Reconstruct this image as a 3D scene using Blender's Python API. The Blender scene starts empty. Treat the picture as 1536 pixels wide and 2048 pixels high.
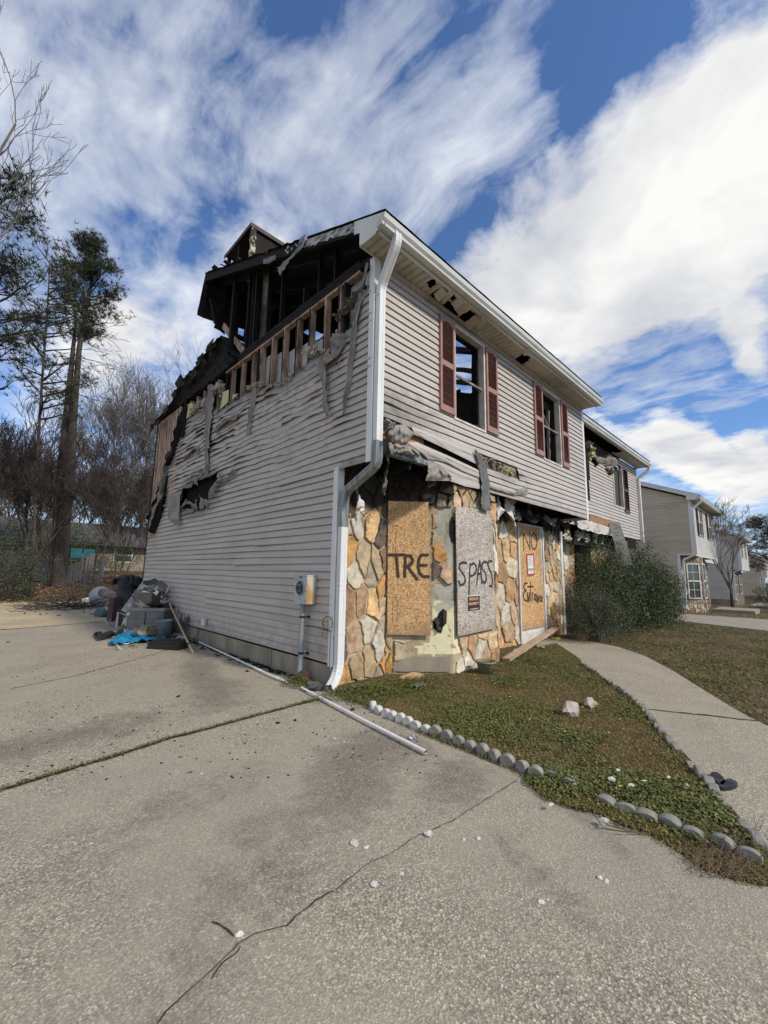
import bpy, bmesh, math, random
from math import sin, cos, pi, radians, sqrt, atan2, hypot, exp, floor
from mathutils import Vector, Matrix, noise as MN
random.seed(7)
SC = bpy.context.scene
COL = SC.collection

# ------------------------------------------------------------------ camera
CF, CYAW, CPIT, CROL = 826.98, radians(44.301), radians(8.328), radians(0.9316)
CP = Vector((-3.2405, -3.5629, 1.3849))
FW = Vector((sin(CYAW)*cos(CPIT), cos(CYAW)*cos(CPIT), sin(CPIT)))
_r0 = Vector((cos(CYAW), -sin(CYAW), 0)); _u0 = _r0.cross(FW)
RT = _r0*cos(CROL) + _u0*sin(CROL); UP = -_r0*sin(CROL) + _u0*cos(CROL)
cd = bpy.data.cameras.new('camera'); cam = bpy.data.objects.new('camera', cd); COL.objects.link(cam)
cd.sensor_fit = 'VERTICAL'; cd.sensor_height = 36; cd.lens = CF*36/2048; cd.clip_end = 1500; cd.clip_start = .05
M = Matrix((RT, UP, -FW)).transposed().to_4x4(); M.translation = CP
cam.matrix_world = M; SC.camera = cam
SC.view_settings.view_transform = 'Standard'; SC.view_settings.look = 'None'
SC.view_settings.exposure = 0.62; SC.view_settings.gamma = 1

# surveying helpers: where a sight line from the camera station meets a real plane of the site
def ray(x, y): return RT*((x-768)/CF) - UP*((y-1024)/CF) + FW
def bX(x, y, v=0.): d = ray(x, y); return CP + d*((v-CP.x)/d.x)
def bY(x, y, v=0.): d = ray(x, y); return CP + d*((v-CP.y)/d.y)
def bZ(x, y, v=0.): d = ray(x, y); return CP + d*((v-CP.z)/d.z)
def bP(x, y, o, n): d = ray(x, y); return CP + d*((Vector(o)-CP).dot(Vector(n))/d.dot(Vector(n)))
def pj(x, y, z):
    q = Vector((x, y, z))-CP; w = q.dot(FW); return (768+CF*q.dot(RT)/w, 1024-CF*q.dot(UP)/w)

# ------------------------------------------------------------------ node helpers
class G:
    def __init__(s, nt): s.t = nt; s.t.nodes.clear()
    def n(s, typ, **k):
        a = s.t.nodes.new(typ)
        for q, v in k.items():
            if q.startswith('i_'):
                key = q[2:]; key = int(key) if key.isdigit() else key.replace('_', ' ')
                s.set(a.inputs[key], v)
            else: setattr(a, q, v)
        return a
    def set(s, sock, v):
        if isinstance(v, bpy.types.NodeSocket): s.t.links.new(v, sock)
        elif isinstance(v, bpy.types.Node): s.t.links.new(v.outputs[0], sock)
        else:
            if isinstance(v, tuple) and len(v) == 3 and sock.type == 'RGBA': v = v+(1,)
            sock.default_value = v
    def m(s, op, a, b=0., c=None):
        x = s.t.nodes.new('ShaderNodeMath'); x.operation = op; s.set(x.inputs[0], a); s.set(x.inputs[1], b)
        if c is not None: s.set(x.inputs[2], c)
        return x.outputs[0]
    def vm(s, op, a, b=None, out=0):
        x = s.t.nodes.new('ShaderNodeVectorMath'); x.operation = op; s.set(x.inputs[0], a)
        if b is not None: s.set(x.inputs[3] if op == 'SCALE' else x.inputs[1], b)
        return x.outputs[out]
    def noise(s, vec, scale, detail=4, rough=.55, dist=0., out=0):
        x = s.n('ShaderNodeTexNoise', i_Scale=scale, i_Detail=detail, i_Roughness=rough, i_Distortion=dist)
        if vec is not None: s.set(x.inputs['Vector'], vec)
        return x.outputs[out]
    def vor(s, vec, scale, feature='F1', out='Distance', rnd=1.):
        x = s.n('ShaderNodeTexVoronoi', feature=feature, i_Scale=scale, i_Randomness=rnd)
        if vec is not None: s.set(x.inputs['Vector'], vec)
        return x.outputs[out]
    def ramp(s, fac, stops, interp='LINEAR'):
        x = s.t.nodes.new('ShaderNodeValToRGB'); x.color_ramp.interpolation = interp
        e = x.color_ramp.elements
        while len(e) > 1: e.remove(e[0])
        for i, (p, c) in enumerate(stops):
            if not isinstance(c, tuple): c = (c, c, c)
            q = e[0] if i == 0 else e.new(p)
            q.position = p; q.color = c+(1,) if len(c) == 3 else c
        s.set(x.inputs[0], fac); return x.outputs[0]
    def mix(s, f, a, b, mode='MIX'):
        x = s.t.nodes.new('ShaderNodeMix'); x.data_type = 'RGBA'; x.blend_type = mode; x.clamp_factor = True
        s.set(x.inputs[0], f); s.set(x.inputs[6], a); s.set(x.inputs[7], b); return x.outputs[2]
    def co(s, sx=1, sy=1, sz=1, rot=(0, 0, 0)):
        c = s.n('ShaderNodeTexCoord').outputs['Object']
        x = s.t.nodes.new('ShaderNodeMapping'); s.set(x.inputs[0], c)
        x.inputs[3].default_value = (sx, sy, sz); x.inputs[2].default_value = rot; return x.outputs[0]
    def attr(s, name, out='Color'):
        return s.n('ShaderNodeAttribute', attribute_name=name).outputs[out]
    def bump(s, h, st=.3, d=.01):
        return s.n('ShaderNodeBump', i_Height=h, i_Strength=st, i_Distance=d).outputs[0]
    def out(s, color, rough=.7, bump=None, metal=0., spec=.4, **k):
        b = s.n('ShaderNodeBsdfPrincipled')
        s.set(b.inputs['Base Color'], color); s.set(b.inputs['Roughness'], rough); s.set(b.inputs['Metallic'], metal)
        b.inputs['Specular IOR Level'].default_value = spec
        if bump is not None: s.set(b.inputs['Normal'], bump)
        for q, v in k.items(): s.set(b.inputs[q.replace('_', ' ')], v)
        o = s.n('ShaderNodeOutputMaterial'); s.t.links.new(b.outputs[0], o.inputs[0]); return b
def newmat(name):
    m = bpy.data.materials.new(name); m.use_nodes = True; return m, G(m.node_tree)
def mat(name, c1, c2=None, scale=4, rough=.7, bs=.2, bd=.005, bscale=40, st=(1, 1, 1), spec=.3, metal=0., lo=.35, hi=.65, attr=False, detail=5):
    m, g = newmat(name); v = g.co(*st)
    c2 = c2 or tuple(x*.7 for x in c1)
    n = g.noise(v, scale, detail, .6)
    c = g.ramp(n, [(lo, c1), (hi, c2)])
    if attr: c = g.mix(1., c, g.attr('col'), 'MULTIPLY')
    b = g.bump(g.noise(v, bscale, 4, .6), bs, bd)
    g.out(c, rough, b, metal, spec); return m

# ------------------------------------------------------------------ world and sun
SUN_EL, SUN_AZ = radians(39), atan2(.13, -.99)       # azimuth measured from +Y towards +X
sv = Vector((sin(SUN_AZ)*cos(SUN_EL), cos(SUN_AZ)*cos(SUN_EL), sin(SUN_EL)))
W = bpy.data.worlds.new('World'); SC.world = W; W.use_nodes = True
g = G(W.node_tree)
sky = g.n('ShaderNodeTexSky'); sky.sky_type = 'NISHITA'; sky.sun_disc = False
sky.sun_elevation = SUN_EL; sky.sun_rotation = SUN_AZ; sky.air_density = 1.0; sky.dust_density = .4; sky.ozone_density = 2.2
d = g.n('ShaderNodeTexCoord').outputs['Generated']
sx = g.n('ShaderNodeSeparateXYZ', i_0=d)
X_, Y_, Z_ = sx.outputs
zc = g.m('ADD', g.m('MAXIMUM', Z_, 0.), .12)
pu, pv = g.m('DIVIDE', X_, zc), g.m('DIVIDE', Y_, zc)
pl = g.n('ShaderNodeCombineXYZ', i_0=pu, i_1=pv).outputs[0]
def blob(x, y, rx, ry, ang=0., soft=1.):
    """cloud mass around one compass direction of the sky, in cloud-plane coordinates"""
    dd = ray(x, y).normalized(); z = max(dd.z, 0)+.12; cu, cv = dd.x/z, dd.y/z
    mp = g.t.nodes.new('ShaderNodeMapping'); mp.vector_type = 'TEXTURE'
    mp.inputs[1].default_value = (cu, cv, 0); mp.inputs[2].default_value = (0, 0, ang); mp.inputs[3].default_value = (rx, ry, 1)
    g.set(mp.inputs[0], pl)
    l = g.vm('LENGTH', mp.outputs[0], out=1)
    return g.m('MAXIMUM', g.m('SUBTRACT', 1., l), 0.)
CLOUDS = []
# clouds: one soft streaky layer, one dense bank low in the east, small cumulus near the horizon
wv = g.noise(pl, 1.6, 3, .5, out=1)
pw = g.vm('ADD', pl, g.vm('SCALE', wv, .35))
mp = g.t.nodes.new('ShaderNodeMapping'); mp.inputs[2].default_value = (0, 0, radians(-24)); mp.inputs[3].default_value = (5.2, 2.1, 1); g.set(mp.inputs[0], pw)
n1 = g.noise(mp.outputs[0], 1.5, 7, .6, .25)
n2 = g.noise(pw, 4.2, 8, .58, .15)
n3 = g.noise(pl, 11, 6, .6)
def acc(lst):
    t = 0.
    for b, w_ in lst: t = g.m('MULTIPLY_ADD', b, w_, t)
    return t
wisp = acc([(blob(120, 330, .5, .6), .34), (blob(250, 640, .3, .4), .3), (blob(1000, 120, .2, .3), .34), (blob(560, 330, .25, .3), .2), (blob(900, 330, .25, .22), .24),
            (blob(60, 60, .25, .4), .3), (blob(660, 160, .14, .22), .16), (blob(700, 400, .25, .3), .2), (blob(330, 220, .2, .3), .1), (blob(260, 760, .3, .5), .5), (blob(420, 560, .2, .3), .25), (blob(150, 980, .8, 2.5), .4)])
clear = acc([(blob(560, 30, .12, .25), .25), (blob(1180, 400, .2, .16), .6), (blob(1330, 60, .35, .22), .9), (blob(400, 470, .08, .2), .3), (blob(1260, 240, .25, .16), .7), (blob(210, 600, .12, .2), .35), (blob(940, 470, .1, .14), .5), (blob(380, 130, .1, .2), .25), (blob(1450, 880, 1., .3), .5)])
west_fill = g.m('MULTIPLY', g.m('MINIMUM', g.m('MAXIMUM', g.m('MULTIPLY_ADD', pu, -1.6, -.5), 0.), 1.), .75)   # unseen cloud cover added to brighten and whiten the fill on the side wall
dens = g.m('SUBTRACT', g.m('ADD', g.m('MULTIPLY_ADD', g.m('SUBTRACT', n1, .5), 1.9, g.m('MULTIPLY_ADD', g.m('SUBTRACT', n2, .5), 1.25, g.m('MULTIPLY_ADD', g.m('SUBTRACT', n3, .5), .55, .37))), g.m('ADD', wisp, west_fill)), clear)
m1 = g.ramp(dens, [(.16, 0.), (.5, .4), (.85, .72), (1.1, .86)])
bank = acc([(blob(1250, 500, .42, .42), 1.5), (blob(1440, 330, .36, .24), 1.4), (blob(1000, 600, .3, .22), 1.0), (blob(1400, 520, .5, .3), 1.2), (blob(1130, 680, .4, .25), .9), (blob(1500, 250, .2, .16), 1.)])
cumu = acc([(blob(1340, 900, 1.0, .22, radians(-12)), 1.3), (blob(1440, 950, 1.8, .28), 1.0), (blob(1500, 700, .35, .08), 1.1), (blob(1536, 925, 1.0, .14), .9), (blob(240, 700, .3, .5), .9), (blob(560, 480, .2, .2), .3)])
gap = acc([(blob(1420, 800, .8, .2, radians(-10)), .6), (blob(1250, 820, .35, .12), .8)])
d2 = g.m('SUBTRACT', g.m('ADD', g.m('MULTIPLY_ADD', g.m('SUBTRACT', n2, .5), 1.5, bank), g.m('MULTIPLY_ADD', g.m('SUBTRACT', n3, .5), .7, cumu)), gap)
m2 = g.ramp(d2, [(.2, 0.), (.42, .58), (.7, 1.)])
mk = g.m('MAXIMUM', m1, m2)
shade = g.ramp(g.noise(pw, 2.6, 5, .55), [(.3, (.4, .415, .45)), (.6, (.64, .635, .62))])
shade = g.mix(m2, g.mix(1., shade, (.9, .95, 1.05), 'MULTIPLY'), shade)
hz = g.ramp(Z_, [(.0, 1.), (.10, .5), (.25, 0.)])
skc = g.mix(1., g.vm('SCALE', sky.outputs[0], .1), (.66, .84, 1.08), 'MULTIPLY')
skc = g.mix(g.m('MULTIPLY', hz, .3), skc, (.36, .46, .62))
colr = g.mix(mk, skc, shade)
bg = g.n('ShaderNodeBackground', i_Color=colr, i_Strength=1.0)
g.t.links.new(bg.outputs[0], g.n('ShaderNodeOutputWorld').inputs[0])
sd = bpy.data.lights.new('sun', 'SUN'); sun = bpy.data.objects.new('sun', sd); COL.objects.link(sun)
sd.energy = 2.5; sd.angle = radians(5); sd.color = (1, .91, .78)
sun.rotation_euler = sv.to_track_quat('Z', 'Y').to_euler(); sun.location = (0, 0, 30)

# ------------------------------------------------------------------ mesh helpers
def nz(*a): return MN.noise(Vector(a if len(a) == 3 else (a+(0, 0))[:3]))
def rnd(a, b): return random.uniform(a, b)
class MB:
    def __init__(s): s.v = []; s.f = []; s.mi = []; s.c = []; s.cm = 0; s.cc = (1, 1, 1)
    def face(s, idx): s.f.append(idx); s.mi.append(s.cm); s.c.append(s.cc)
    def poly(s, pts):
        b = len(s.v); s.v += [tuple(p) for p in pts]; s.face(tuple(range(b, b+len(pts))))
    def grid(s, nu, nv, fn, keep=None):
        """fn(i, j) -> point; keep(i, j) -> is the cell kept"""
        b = len(s.v)
        for j in range(nv+1):
            for i in range(nu+1): s.v.append(tuple(fn(i, j)))
        for j in range(nv):
            for i in range(nu):
                if keep is None or keep(i, j):
                    q = b+j*(nu+1)+i; s.face((q, q+1, q+nu+2, q+nu+1))
    def box(s, a, b, R=None, o=None):
        x0, y0, z0 = a; x1, y1, z1 = b
        P = [(x0, y0, z0), (x1, y0, z0), (x1, y1, z0), (x0, y1, z0), (x0, y0, z1), (x1, y0, z1), (x1, y1, z1), (x0, y1, z1)]
        if R is not None: P = [tuple(R@Vector(p)+Vector(o or (0, 0, 0))) for p in P]
        elif o is not None: P = [tuple(Vector(p)+Vector(o)) for p in P]
        k = len(s.v); s.v += P
        for q in ((0, 3, 2, 1), (4, 5, 6, 7), (0, 1, 5, 4), (1, 2, 6, 5), (2, 3, 7, 6), (3, 0, 4, 7)): s.face(tuple(k+t for t in q))
    def beam(s, a, b, w, h, up=(0, 0, 1), rag=0., n=1):
        a, b = Vector(a), Vector(b); d = (b-a).normalized(); u = Vector(up)
        if abs(d.dot(u)) > .97: u = Vector((0, 1, 0))
        sd_ = d.cross(u).normalized(); u = sd_.cross(d)
        k = len(s.v)
        for i in range(n+1):
            c = a.lerp(b, i/n)
            for sx_, sy_ in ((-1, -1), (1, -1), (1, 1), (-1, 1)):
                r = 1+(rag*nz(c.x*9+sx_*3, c.y*9+sy_*5, c.z*9) if rag else 0)*2
                s.v.append(tuple(c+sd_*sx_*w/2*r+u*sy_*h/2*r))
        for i in range(n):
            for t in range(4):
                p0 = k+i*4+t; p1 = k+i*4+(t+1) % 4; s.face((p0, p1, p1+4, p0+4))
        s.face((k+3, k+2, k+1, k)); e = k+n*4; s.face((e, e+1, e+2, e+3))
    def tube(s, pts, rad, n=8, cap=True):
        pts = [Vector(p) for p in pts]; k = len(s.v); L = len(pts)
        if not hasattr(rad, '__len__'): rad = [rad]*L
        u = None
        for i, p in enumerate(pts):
            d = (pts[min(i+1, L-1)]-pts[max(i-1, 0)]); d = d.normalized() if d.length > 1e-9 else Vector((0, 0, 1))
            if u is None: u = d.orthogonal().normalized()
            u = (u-d*u.dot(d)); u = u.normalized() if u.length > 1e-6 else d.orthogonal().normalized()
            w = d.cross(u)
            for t in range(n):
                a = 2*pi*t/n; s.v.append(tuple(p+(u*cos(a)+w*sin(a))*rad[i]))
        for i in range(L-1):
            for t in range(n):
                p0 = k+i*n+t; p1 = k+i*n+(t+1) % n; s.face((p0, p1, p1+n, p0+n))
        if cap:
            s.face(tuple(k+t for t in reversed(range(n)))); s.face(tuple(k+(L-1)*n+t for t in range(n)))
    def sweep(s, pts, prof, up=(0, 0, 1), closed=True, cap=False):
        """profile (a, b) swept along pts, a along side, b along up"""
        pts = [Vector(p) for p in pts]; k = len(s.v); L = len(pts); n = 0 if callable(prof) else len(prof)
        for i, p in enumerate(pts):
            d = (pts[min(i+1, L-1)]-pts[max(i-1, 0)]).normalized(); u = Vector(up); w = d.cross(u)
            w = w.normalized(); u = w.cross(d)
            pr = prof(i) if callable(prof) else prof
            for a, b in pr: s.v.append(tuple(p+w*a+u*b))
        n = len(prof(0)) if callable(prof) else n
        for i in range(L-1):
            for t in range(n if closed else n-1):
                p0 = k+i*n+t; p1 = k+i*n+(t+1) % n; s.face((p0, p1, p1+n, p0+n))
        if cap: s.face(tuple(k+t for t in reversed(range(n)))); s.face(tuple(k+(L-1)*n+t for t in range(n)))
    def lathe(s, c, prof, n=20, ax=None):
        k = len(s.v); c = Vector(c); R = Vector(ax).to_track_quat('Z', 'Y').to_matrix() if ax else Matrix.Identity(3)
        for r, z in prof:
            for t in range(n): s.v.append(tuple(c+R@Vector((r*cos(2*pi*t/n), r*sin(2*pi*t/n), z))))
        for i in range(len(prof)-1):
            for t in range(n):
                p0 = k+i*n+t; p1 = k+i*n+(t+1) % n; s.face((p0, p1, p1+n, p0+n))
        s.face(tuple(k+t for t in reversed(range(n)))); e = k+(len(prof)-1)*n; s.face(tuple(e+t for t in range(n)))
    def rock(s, c, r, seed=0, n=2, flat=.7, jag=.3):
        bm = bmesh.new(); bmesh.ops.create_icosphere(bm, subdivisions=n, radius=1)
        k = len(s.v); rx, ry, rz = r if hasattr(r, '__len__') else (r, r, r*flat)
        for v in bm.verts:
            p = v.co.copy(); f = 1+jag*nz(p.x*1.3+seed*7.1, p.y*1.3, p.z*1.3)*1.6+jag*.35*nz(p.x*4+seed, p.y*4, p.z*4)
            s.v.append((c[0]+p.x*f*rx, c[1]+p.y*f*ry, c[2]+p.z*f*rz))
        for f in bm.faces: s.face(tuple(k+v.index for v in f.verts))
        bm.free()
    def build(s, name, m, parent=None, loc=None, smooth=False, attr=False, label=None, cat=None, group=None, kind=None, pattr=None, clean=True):
        if clean and pattr is None:
            us_ = sorted({i for f in s.f for i in f})
            if len(us_) < len(s.v):
                mp_ = {o_: n_ for n_, o_ in enumerate(us_)}; s.v = [s.v[i] for i in us_]; s.f = [tuple(mp_[i] for i in f) for f in s.f]
        me = bpy.data.meshes.new(name)
        if parent is not None: o3 = Vector(parent.get('_o', (0, 0, 0)))
        else: o3 = Vector(loc) if loc is not None else Vector((0, 0, 0))
        me.from_pydata([(x-o3.x, y-o3.y, z-o3.z) for x, y, z in s.v], [], s.f)
        for q in (m if isinstance(m, (list, tuple)) else [m]): me.materials.append(q)
        if len(set(s.mi)) > 1: me.polygons.foreach_set('material_index', s.mi)
        if smooth: me.polygons.foreach_set('use_smooth', [True]*len(s.f))
        if attr:
            a = me.color_attributes.new('col', 'FLOAT_COLOR', 'CORNER'); buf = []
            for f, c in zip(s.f, s.c): buf += [c[0], c[1], c[2], 1.]*len(f)
            a.data.foreach_set('color', buf)
        if pattr is not None:
            a = me.attributes.new('paint', 'FLOAT', 'POINT'); a.data.foreach_set('value', pattr)
        me.update(); o = bpy.data.objects.new(name, me); COL.objects.link(o)
        if parent is not None: o.parent = parent; o['_o'] = tuple(o3)
        else: o.location = o3
        if parent is None: o['_o'] = tuple(o3)
        if label: o['label'] = label
        if cat: o['category'] = cat
        if group: o['group'] = group
        if kind: o['kind'] = kind
        return o
def root(name, loc, label, cat, group=None):
    o = bpy.data.objects.new(name, None); COL.objects.link(o); o.location = loc; o.empty_display_size = .1
    o['_o'] = tuple(loc); o['label'] = label; o['category'] = cat
    if group: o['group'] = group
    return o
def inpoly(x, y, P):
    c = False; n = len(P)
    for i in range(n):
        x1, y1 = P[i]; x2, y2 = P[(i+1) % n]
        if (y1 > y) != (y2 > y) and x < (x2-x1)*(y-y1)/(y2-y1)+x1: c = not c
    return c
def lerpl(x, P):
    """piecewise linear through sorted (x, y)"""
    if x <= P[0][0]: return P[0][1]
    for (a, b), (c, d_) in zip(P, P[1:]):
        if x <= c: return b+(d_-b)*(x-a)/(c-a)
    return P[-1][1]
def srnd(k): return (sin(k*127.1+311.7)*43758.5453) % 1.

# ------------------------------------------------------------------ materials
def siding_mat(name, c, dirt=(.16, .14, .12)):
    m, g = newmat(name)
    n = g.noise(g.co(.5, .5, 9), 1.3, 3, .5); c1 = g.ramp(n, [(.3, tuple(x*.88 for x in c)), (.7, tuple(min(1, x*1.08) for x in c))])
    n2 = g.noise(g.co(1, 1, 1), .9, 5, .6); c2 = g.mix(g.ramp(n2, [(.5, 0.), (.78, .3)]), c1, dirt)
    n3 = g.noise(g.co(3, 3, 25), 4, 3, .6); c3 = g.mix(g.ramp(n3, [(.58, 0.), (.75, .16)]), c2, dirt)
    so = g.ramp(g.m('MULTIPLY_ADD', g.m('SUBTRACT', g.noise(g.co(2, 2, 2.6), 2.6, 6, .7), .5), 1.3, g.attr('soot', 'Fac')), [(.12, 0.), (.5, .45), (1.1, .92)])
    c3 = g.mix(g.m('MULTIPLY', so, g.m('GREATER_THAN', g.attr('soot', 'Fac'), .001)), c3, (.05, .044, .038))
    g.out(c3, .48, g.bump(g.noise(g.co(4, 4, 40), 9, 3, .6), .12, .003), 0., .35); return m
M_SIDE = siding_mat('vinyl_siding', (.43, .395, .355))
M_TAUPE = siding_mat('taupe_vinyl_siding', (.48, .415, .32))
M_WSID = siding_mat('pale_vinyl_siding', (.52, .5, .46))
M_CHAR = mat('charred_wood', (.004, .0038, .0036), (.014, .013, .012), 14, .85, .8, .02, 30, spec=.25)
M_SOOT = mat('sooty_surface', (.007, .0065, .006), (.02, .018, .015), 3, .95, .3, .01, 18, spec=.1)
M_STUD = mat('scorched_stud_wood', (.44, .31, .23), (.13, .085, .06), 5, .8, .4, .006, 30, st=(1.5, 1.5, .5), lo=.4, hi=.68)
M_DRY = mat('stained_drywall', (.42, .43, .43), (.25, .25, .25), 2.5, .9, .2, .005, 12)
M_DRYB = mat('burnt_drywall', (.24, .2, .16), (.04, .035, .03), 2.0, .9, .4, .01, 14, lo=.4, hi=.6)
M_INS = mat('glass_wool', (.6, .57, .48), (.28, .25, .2), 9, 1, 1., .04, 28, spec=.05, lo=.35, hi=.75)
M_INSY = mat('yellow_insulation', (.62, .56, .26), (.5, .46, .3), 9, 1, .8, .03, 28, spec=.05)
M_MELT = mat('melted_vinyl', (.27, .25, .22), (.1, .09, .08), 5, .6, .6, .01, 16, lo=.4, hi=.8)
M_MELTD = mat('dark_melted_vinyl', (.13, .13, .125), (.05, .05, .048), 7, .55, .6, .01, 20)
M_TRIM = mat('white_aluminium_trim', (.6, .61, .59), (.45, .45, .42), 3, .4, .1, .002, 20, st=(1, 1, .3), lo=.4, hi=.85, spec=.5)
M_DS = mat('downspout_white', (.63, .64, .62), (.5, .51, .5), 2.2, .35, .1, .002, 20, st=(3, 3, .4), lo=.45, hi=.9, spec=.5)
M_DSD = mat('sooty_downspout', (.3, .32, .32), (.07, .075, .07), 5, .38, .15, .003, 20, st=(3, 3, .5), lo=.3, hi=.7, spec=.5)
M_GUT = mat('gutter_white', (.55, .56, .53), (.36, .36, .33), 4, .45, .1, .002, 20, st=(.3, 1, 2), lo=.4, hi=.8)
M_SOF = mat('vinyl_soffit', (.5, .45, .37), (.3, .26, .2), 3, .6, .1, .003, 20, lo=.35, hi=.8)
M_SHUT = mat('red_brown_shutter', (.33, .185, .16), (.24, .13, .11), 5, .55, .15, .003, 30, lo=.3, hi=.8)
M_WFR = mat('window_vinyl', (.62, .6, .55), (.4, .37, .3), 4, .5, .1, .002, 20)
M_TANW = mat('scorched_sash', (.3, .23, .16), (.12, .09, .06), 7, .6, .2, .003, 20)
M_FND = mat('foundation_concrete', (.33, .29, .22), (.17, .15, .12), 2.2, .9, .5, .008, 25, st=(1, 1, .35), lo=.35, hi=.7)
M_SHING = mat('burnt_shingles', (.013, .012, .011), (.035, .028, .023), 7, .95, .8, .02, 22)
M_BROWN = mat('rusty_brown_metal', (.07, .034, .022), (.03, .02, .016), 6, .6, .4, .005, 20)
M_MORT = mat('mortar', (.4, .33, .22), (.25, .2, .14), 6, .95, .7, .012, 26)
M_GREYW = mat('weathered_grey_wood', (.25, .245, .225), (.12, .115, .105), 4, .8, .4, .006, 22, st=(4, 4, .5))
M_ASPH = mat('asphalt_shingles', (.055, .055, .055), (.09, .085, .08), 30, .95, .5, .01, 60)
M_BLK = mat('black_plastic', (.012, .012, .013), (.022, .022, .023), 8, .45, .4, .006, 12, spec=.4)
M_WHT = mat('white_plastic', (.62, .62, .6), (.45, .44, .42), 6, .5, .2, .003, 14)
M_PVC = mat('white_pvc', (.72, .72, .72), (.52, .5, .47), 9, .35, .05, .001, 20, lo=.45, hi=.85)
M_CON = mat('grey_conduit', (.27, .3, .32), (.21, .23, .24), 5, .5, .05, .001, 20)

def osb(name, light, mid, dark, paint=True, grey=0.):
    m, g = newmat(name)
    co = g.co()
    n = g.noise(co, 30, 2, .5, out=1)
    a1 = g.n('ShaderNodeMapping', i_0=co); a1.inputs[2].default_value = (.4, .3, .5); a1.inputs[3].default_value = (85, 85, 26)
    a2 = g.n('ShaderNodeMapping', i_0=co); a2.inputs[2].default_value = (-.5, .9, -.4); a2.inputs[3].default_value = (26, 70, 85)
    a3 = g.n('ShaderNodeMapping', i_0=co); a3.inputs[2].default_value = (.9, -.7, .2); a3.inputs[3].default_value = (52, 30, 70)
    v1 = g.vor(a1.outputs[0], 1, out='Color'); v2 = g.vor(a2.outputs[0], 1, out='Color'); v3 = g.vor(a3.outputs[0], 1, out='Color')
    k = g.n('ShaderNodeSeparateColor', i_0=v1).outputs; k2 = g.n('ShaderNodeSeparateColor', i_0=v2).outputs; k3 = g.n('ShaderNodeSeparateColor', i_0=v3).outputs
    s1 = g.m('GREATER_THAN', k[1], .5); s2 = g.m('GREATER_THAN', k2[1], .6)
    f = g.m('ADD', g.m('MULTIPLY', k[0], s1), g.m('MULTIPLY', g.m('SUBTRACT', 1., s1), k3[0]))
    f = g.m('ADD', g.m('MULTIPLY', k2[0], s2), g.m('MULTIPLY', g.m('SUBTRACT', 1., s2), f))
    c = g.ramp(f, [(0., dark), (.1, mid), (.42, tuple((x+y)/2 for x, y in zip(mid, light))), (.7, light), (1., tuple(x*1.35 for x in light))])
    big = g.noise(co, 1.6, 4, .6)
    c = g.mix(g.ramp(big, [(.42, 0.), (.75, .45)]), c, tuple(x*.6 for x in mid))
    damp = g.m('MULTIPLY_ADD', g.n('ShaderNodeSeparateXYZ', i_0=co).outputs[2], -1.3, g.m('MULTIPLY', big, .9)); c = g.mix(g.ramp(damp, [(.1, 0.), (.5, .5)]), c, (.23, .16, .11))
    if paint:
        pa = g.attr('paint', 'Fac')
        pn = g.noise(co, 90, 3, .6)
        pf = g.ramp(g.m('ADD', pa, g.m('MULTIPLY', g.m('SUBTRACT', pn, .5), .5)), [(.3, 0.), (.62, .93)])
        c = g.mix(pf, c, (.012, .012, .014))
    g.out(c, .75, g.bump(f, .35, .004), 0., .25); return m
M_OSB = osb('osb_orange', (.54, .35, .175), (.35, .2, .09), (.15, .08, .035))
M_OSBG = osb('osb_grey', (.44, .4, .35), (.25, .215, .185), (.1, .085, .075))
M_OSBP = osb('osb_bare', (.36, .2, .09), (.22, .11, .05), (.05, .03, .02), paint=False)

def stone_mat():
    m, g = newmat('flagstone')
    co = g.co(); c = g.attr('col')
    n = g.noise(co, 7, 6, .65, .4); c1 = g.mix(1., c, g.ramp(n, [(.28, (.5, .45, .38)), (.5, (1., 1., 1.)), (.72, (1.45, 1.38, 1.2))]), 'MULTIPLY')
    n2 = g.noise(g.co(1, 1, .5), 5, 5, .6, .6); c2 = g.mix(g.ramp(n2, [(.6, 0.), (.68, .55)]), c1, (.17, .07, .025))
    n4 = g.noise(co, 13, 5, .7, .8); c2 = g.mix(g.ramp(n4, [(.62, 0.), (.7, .6)]), c2, (.5, .46, .38))
    n3 = g.noise(co, 3.1, 5, .65, .5); c3 = g.mix(g.ramp(n3, [(.66, 0.), (.72, .6)]), c2, (.03, .025, .02))
    pa = g.m('MULTIPLY', g.ramp(g.m('ADD', g.attr('soot', 'Fac'), g.m('MULTIPLY', g.m('SUBTRACT', g.noise(co, 8, 6, .7), .5), 1.1)), [(.3, 0.), (.75, 1.)]), .97)
    c3 = g.mix(pa, c3, (.014, .012, .011))
    pp = g.attr('paint', 'Fac')
    g.out(c3, .8, g.bump(g.m('ADD', g.noise(co, 16, 6, .7), g.m('MULTIPLY', g.noise(co, 4, 3, .6), 1.5)), .7, .02), 0., .3); return m
M_STONE = stone_mat()
def leafmat(name, c1, c2, rough=.45):
    m, g = newmat(name)
    c = g.mix(g.noise(g.co(), 1.7, 3), c1, c2)
    c = g.mix(1., c, g.attr('col'), 'MULTIPLY')
    g.out(c, rough, None, 0., .4); return m
M_BARK = mat('bark', (.085, .07, .06), (.035, .029, .025), 5, .95, .9, .03, 9, st=(3, 3, .6))
M_TWIG = mat('twig_bark', (.17, .15, .135), (.1, .09, .08), 3, .95, .2, .01, 9)
M_TWIGR = mat('reddish_twig_bark', (.07, .055, .048), (.035, .029, .026), 3, .95, .2, .01, 9)
M_NEED = leafmat('pine_needles', (.026, .035, .013), (.046, .05, .018), .8)
M_SHRUB = leafmat('shrub_leaves', (.022, .04, .013), (.05, .068, .022), .55)
M_SHRUB2 = leafmat('grey_green_leaves', (.045, .06, .034), (.065, .07, .04), .6)
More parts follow.
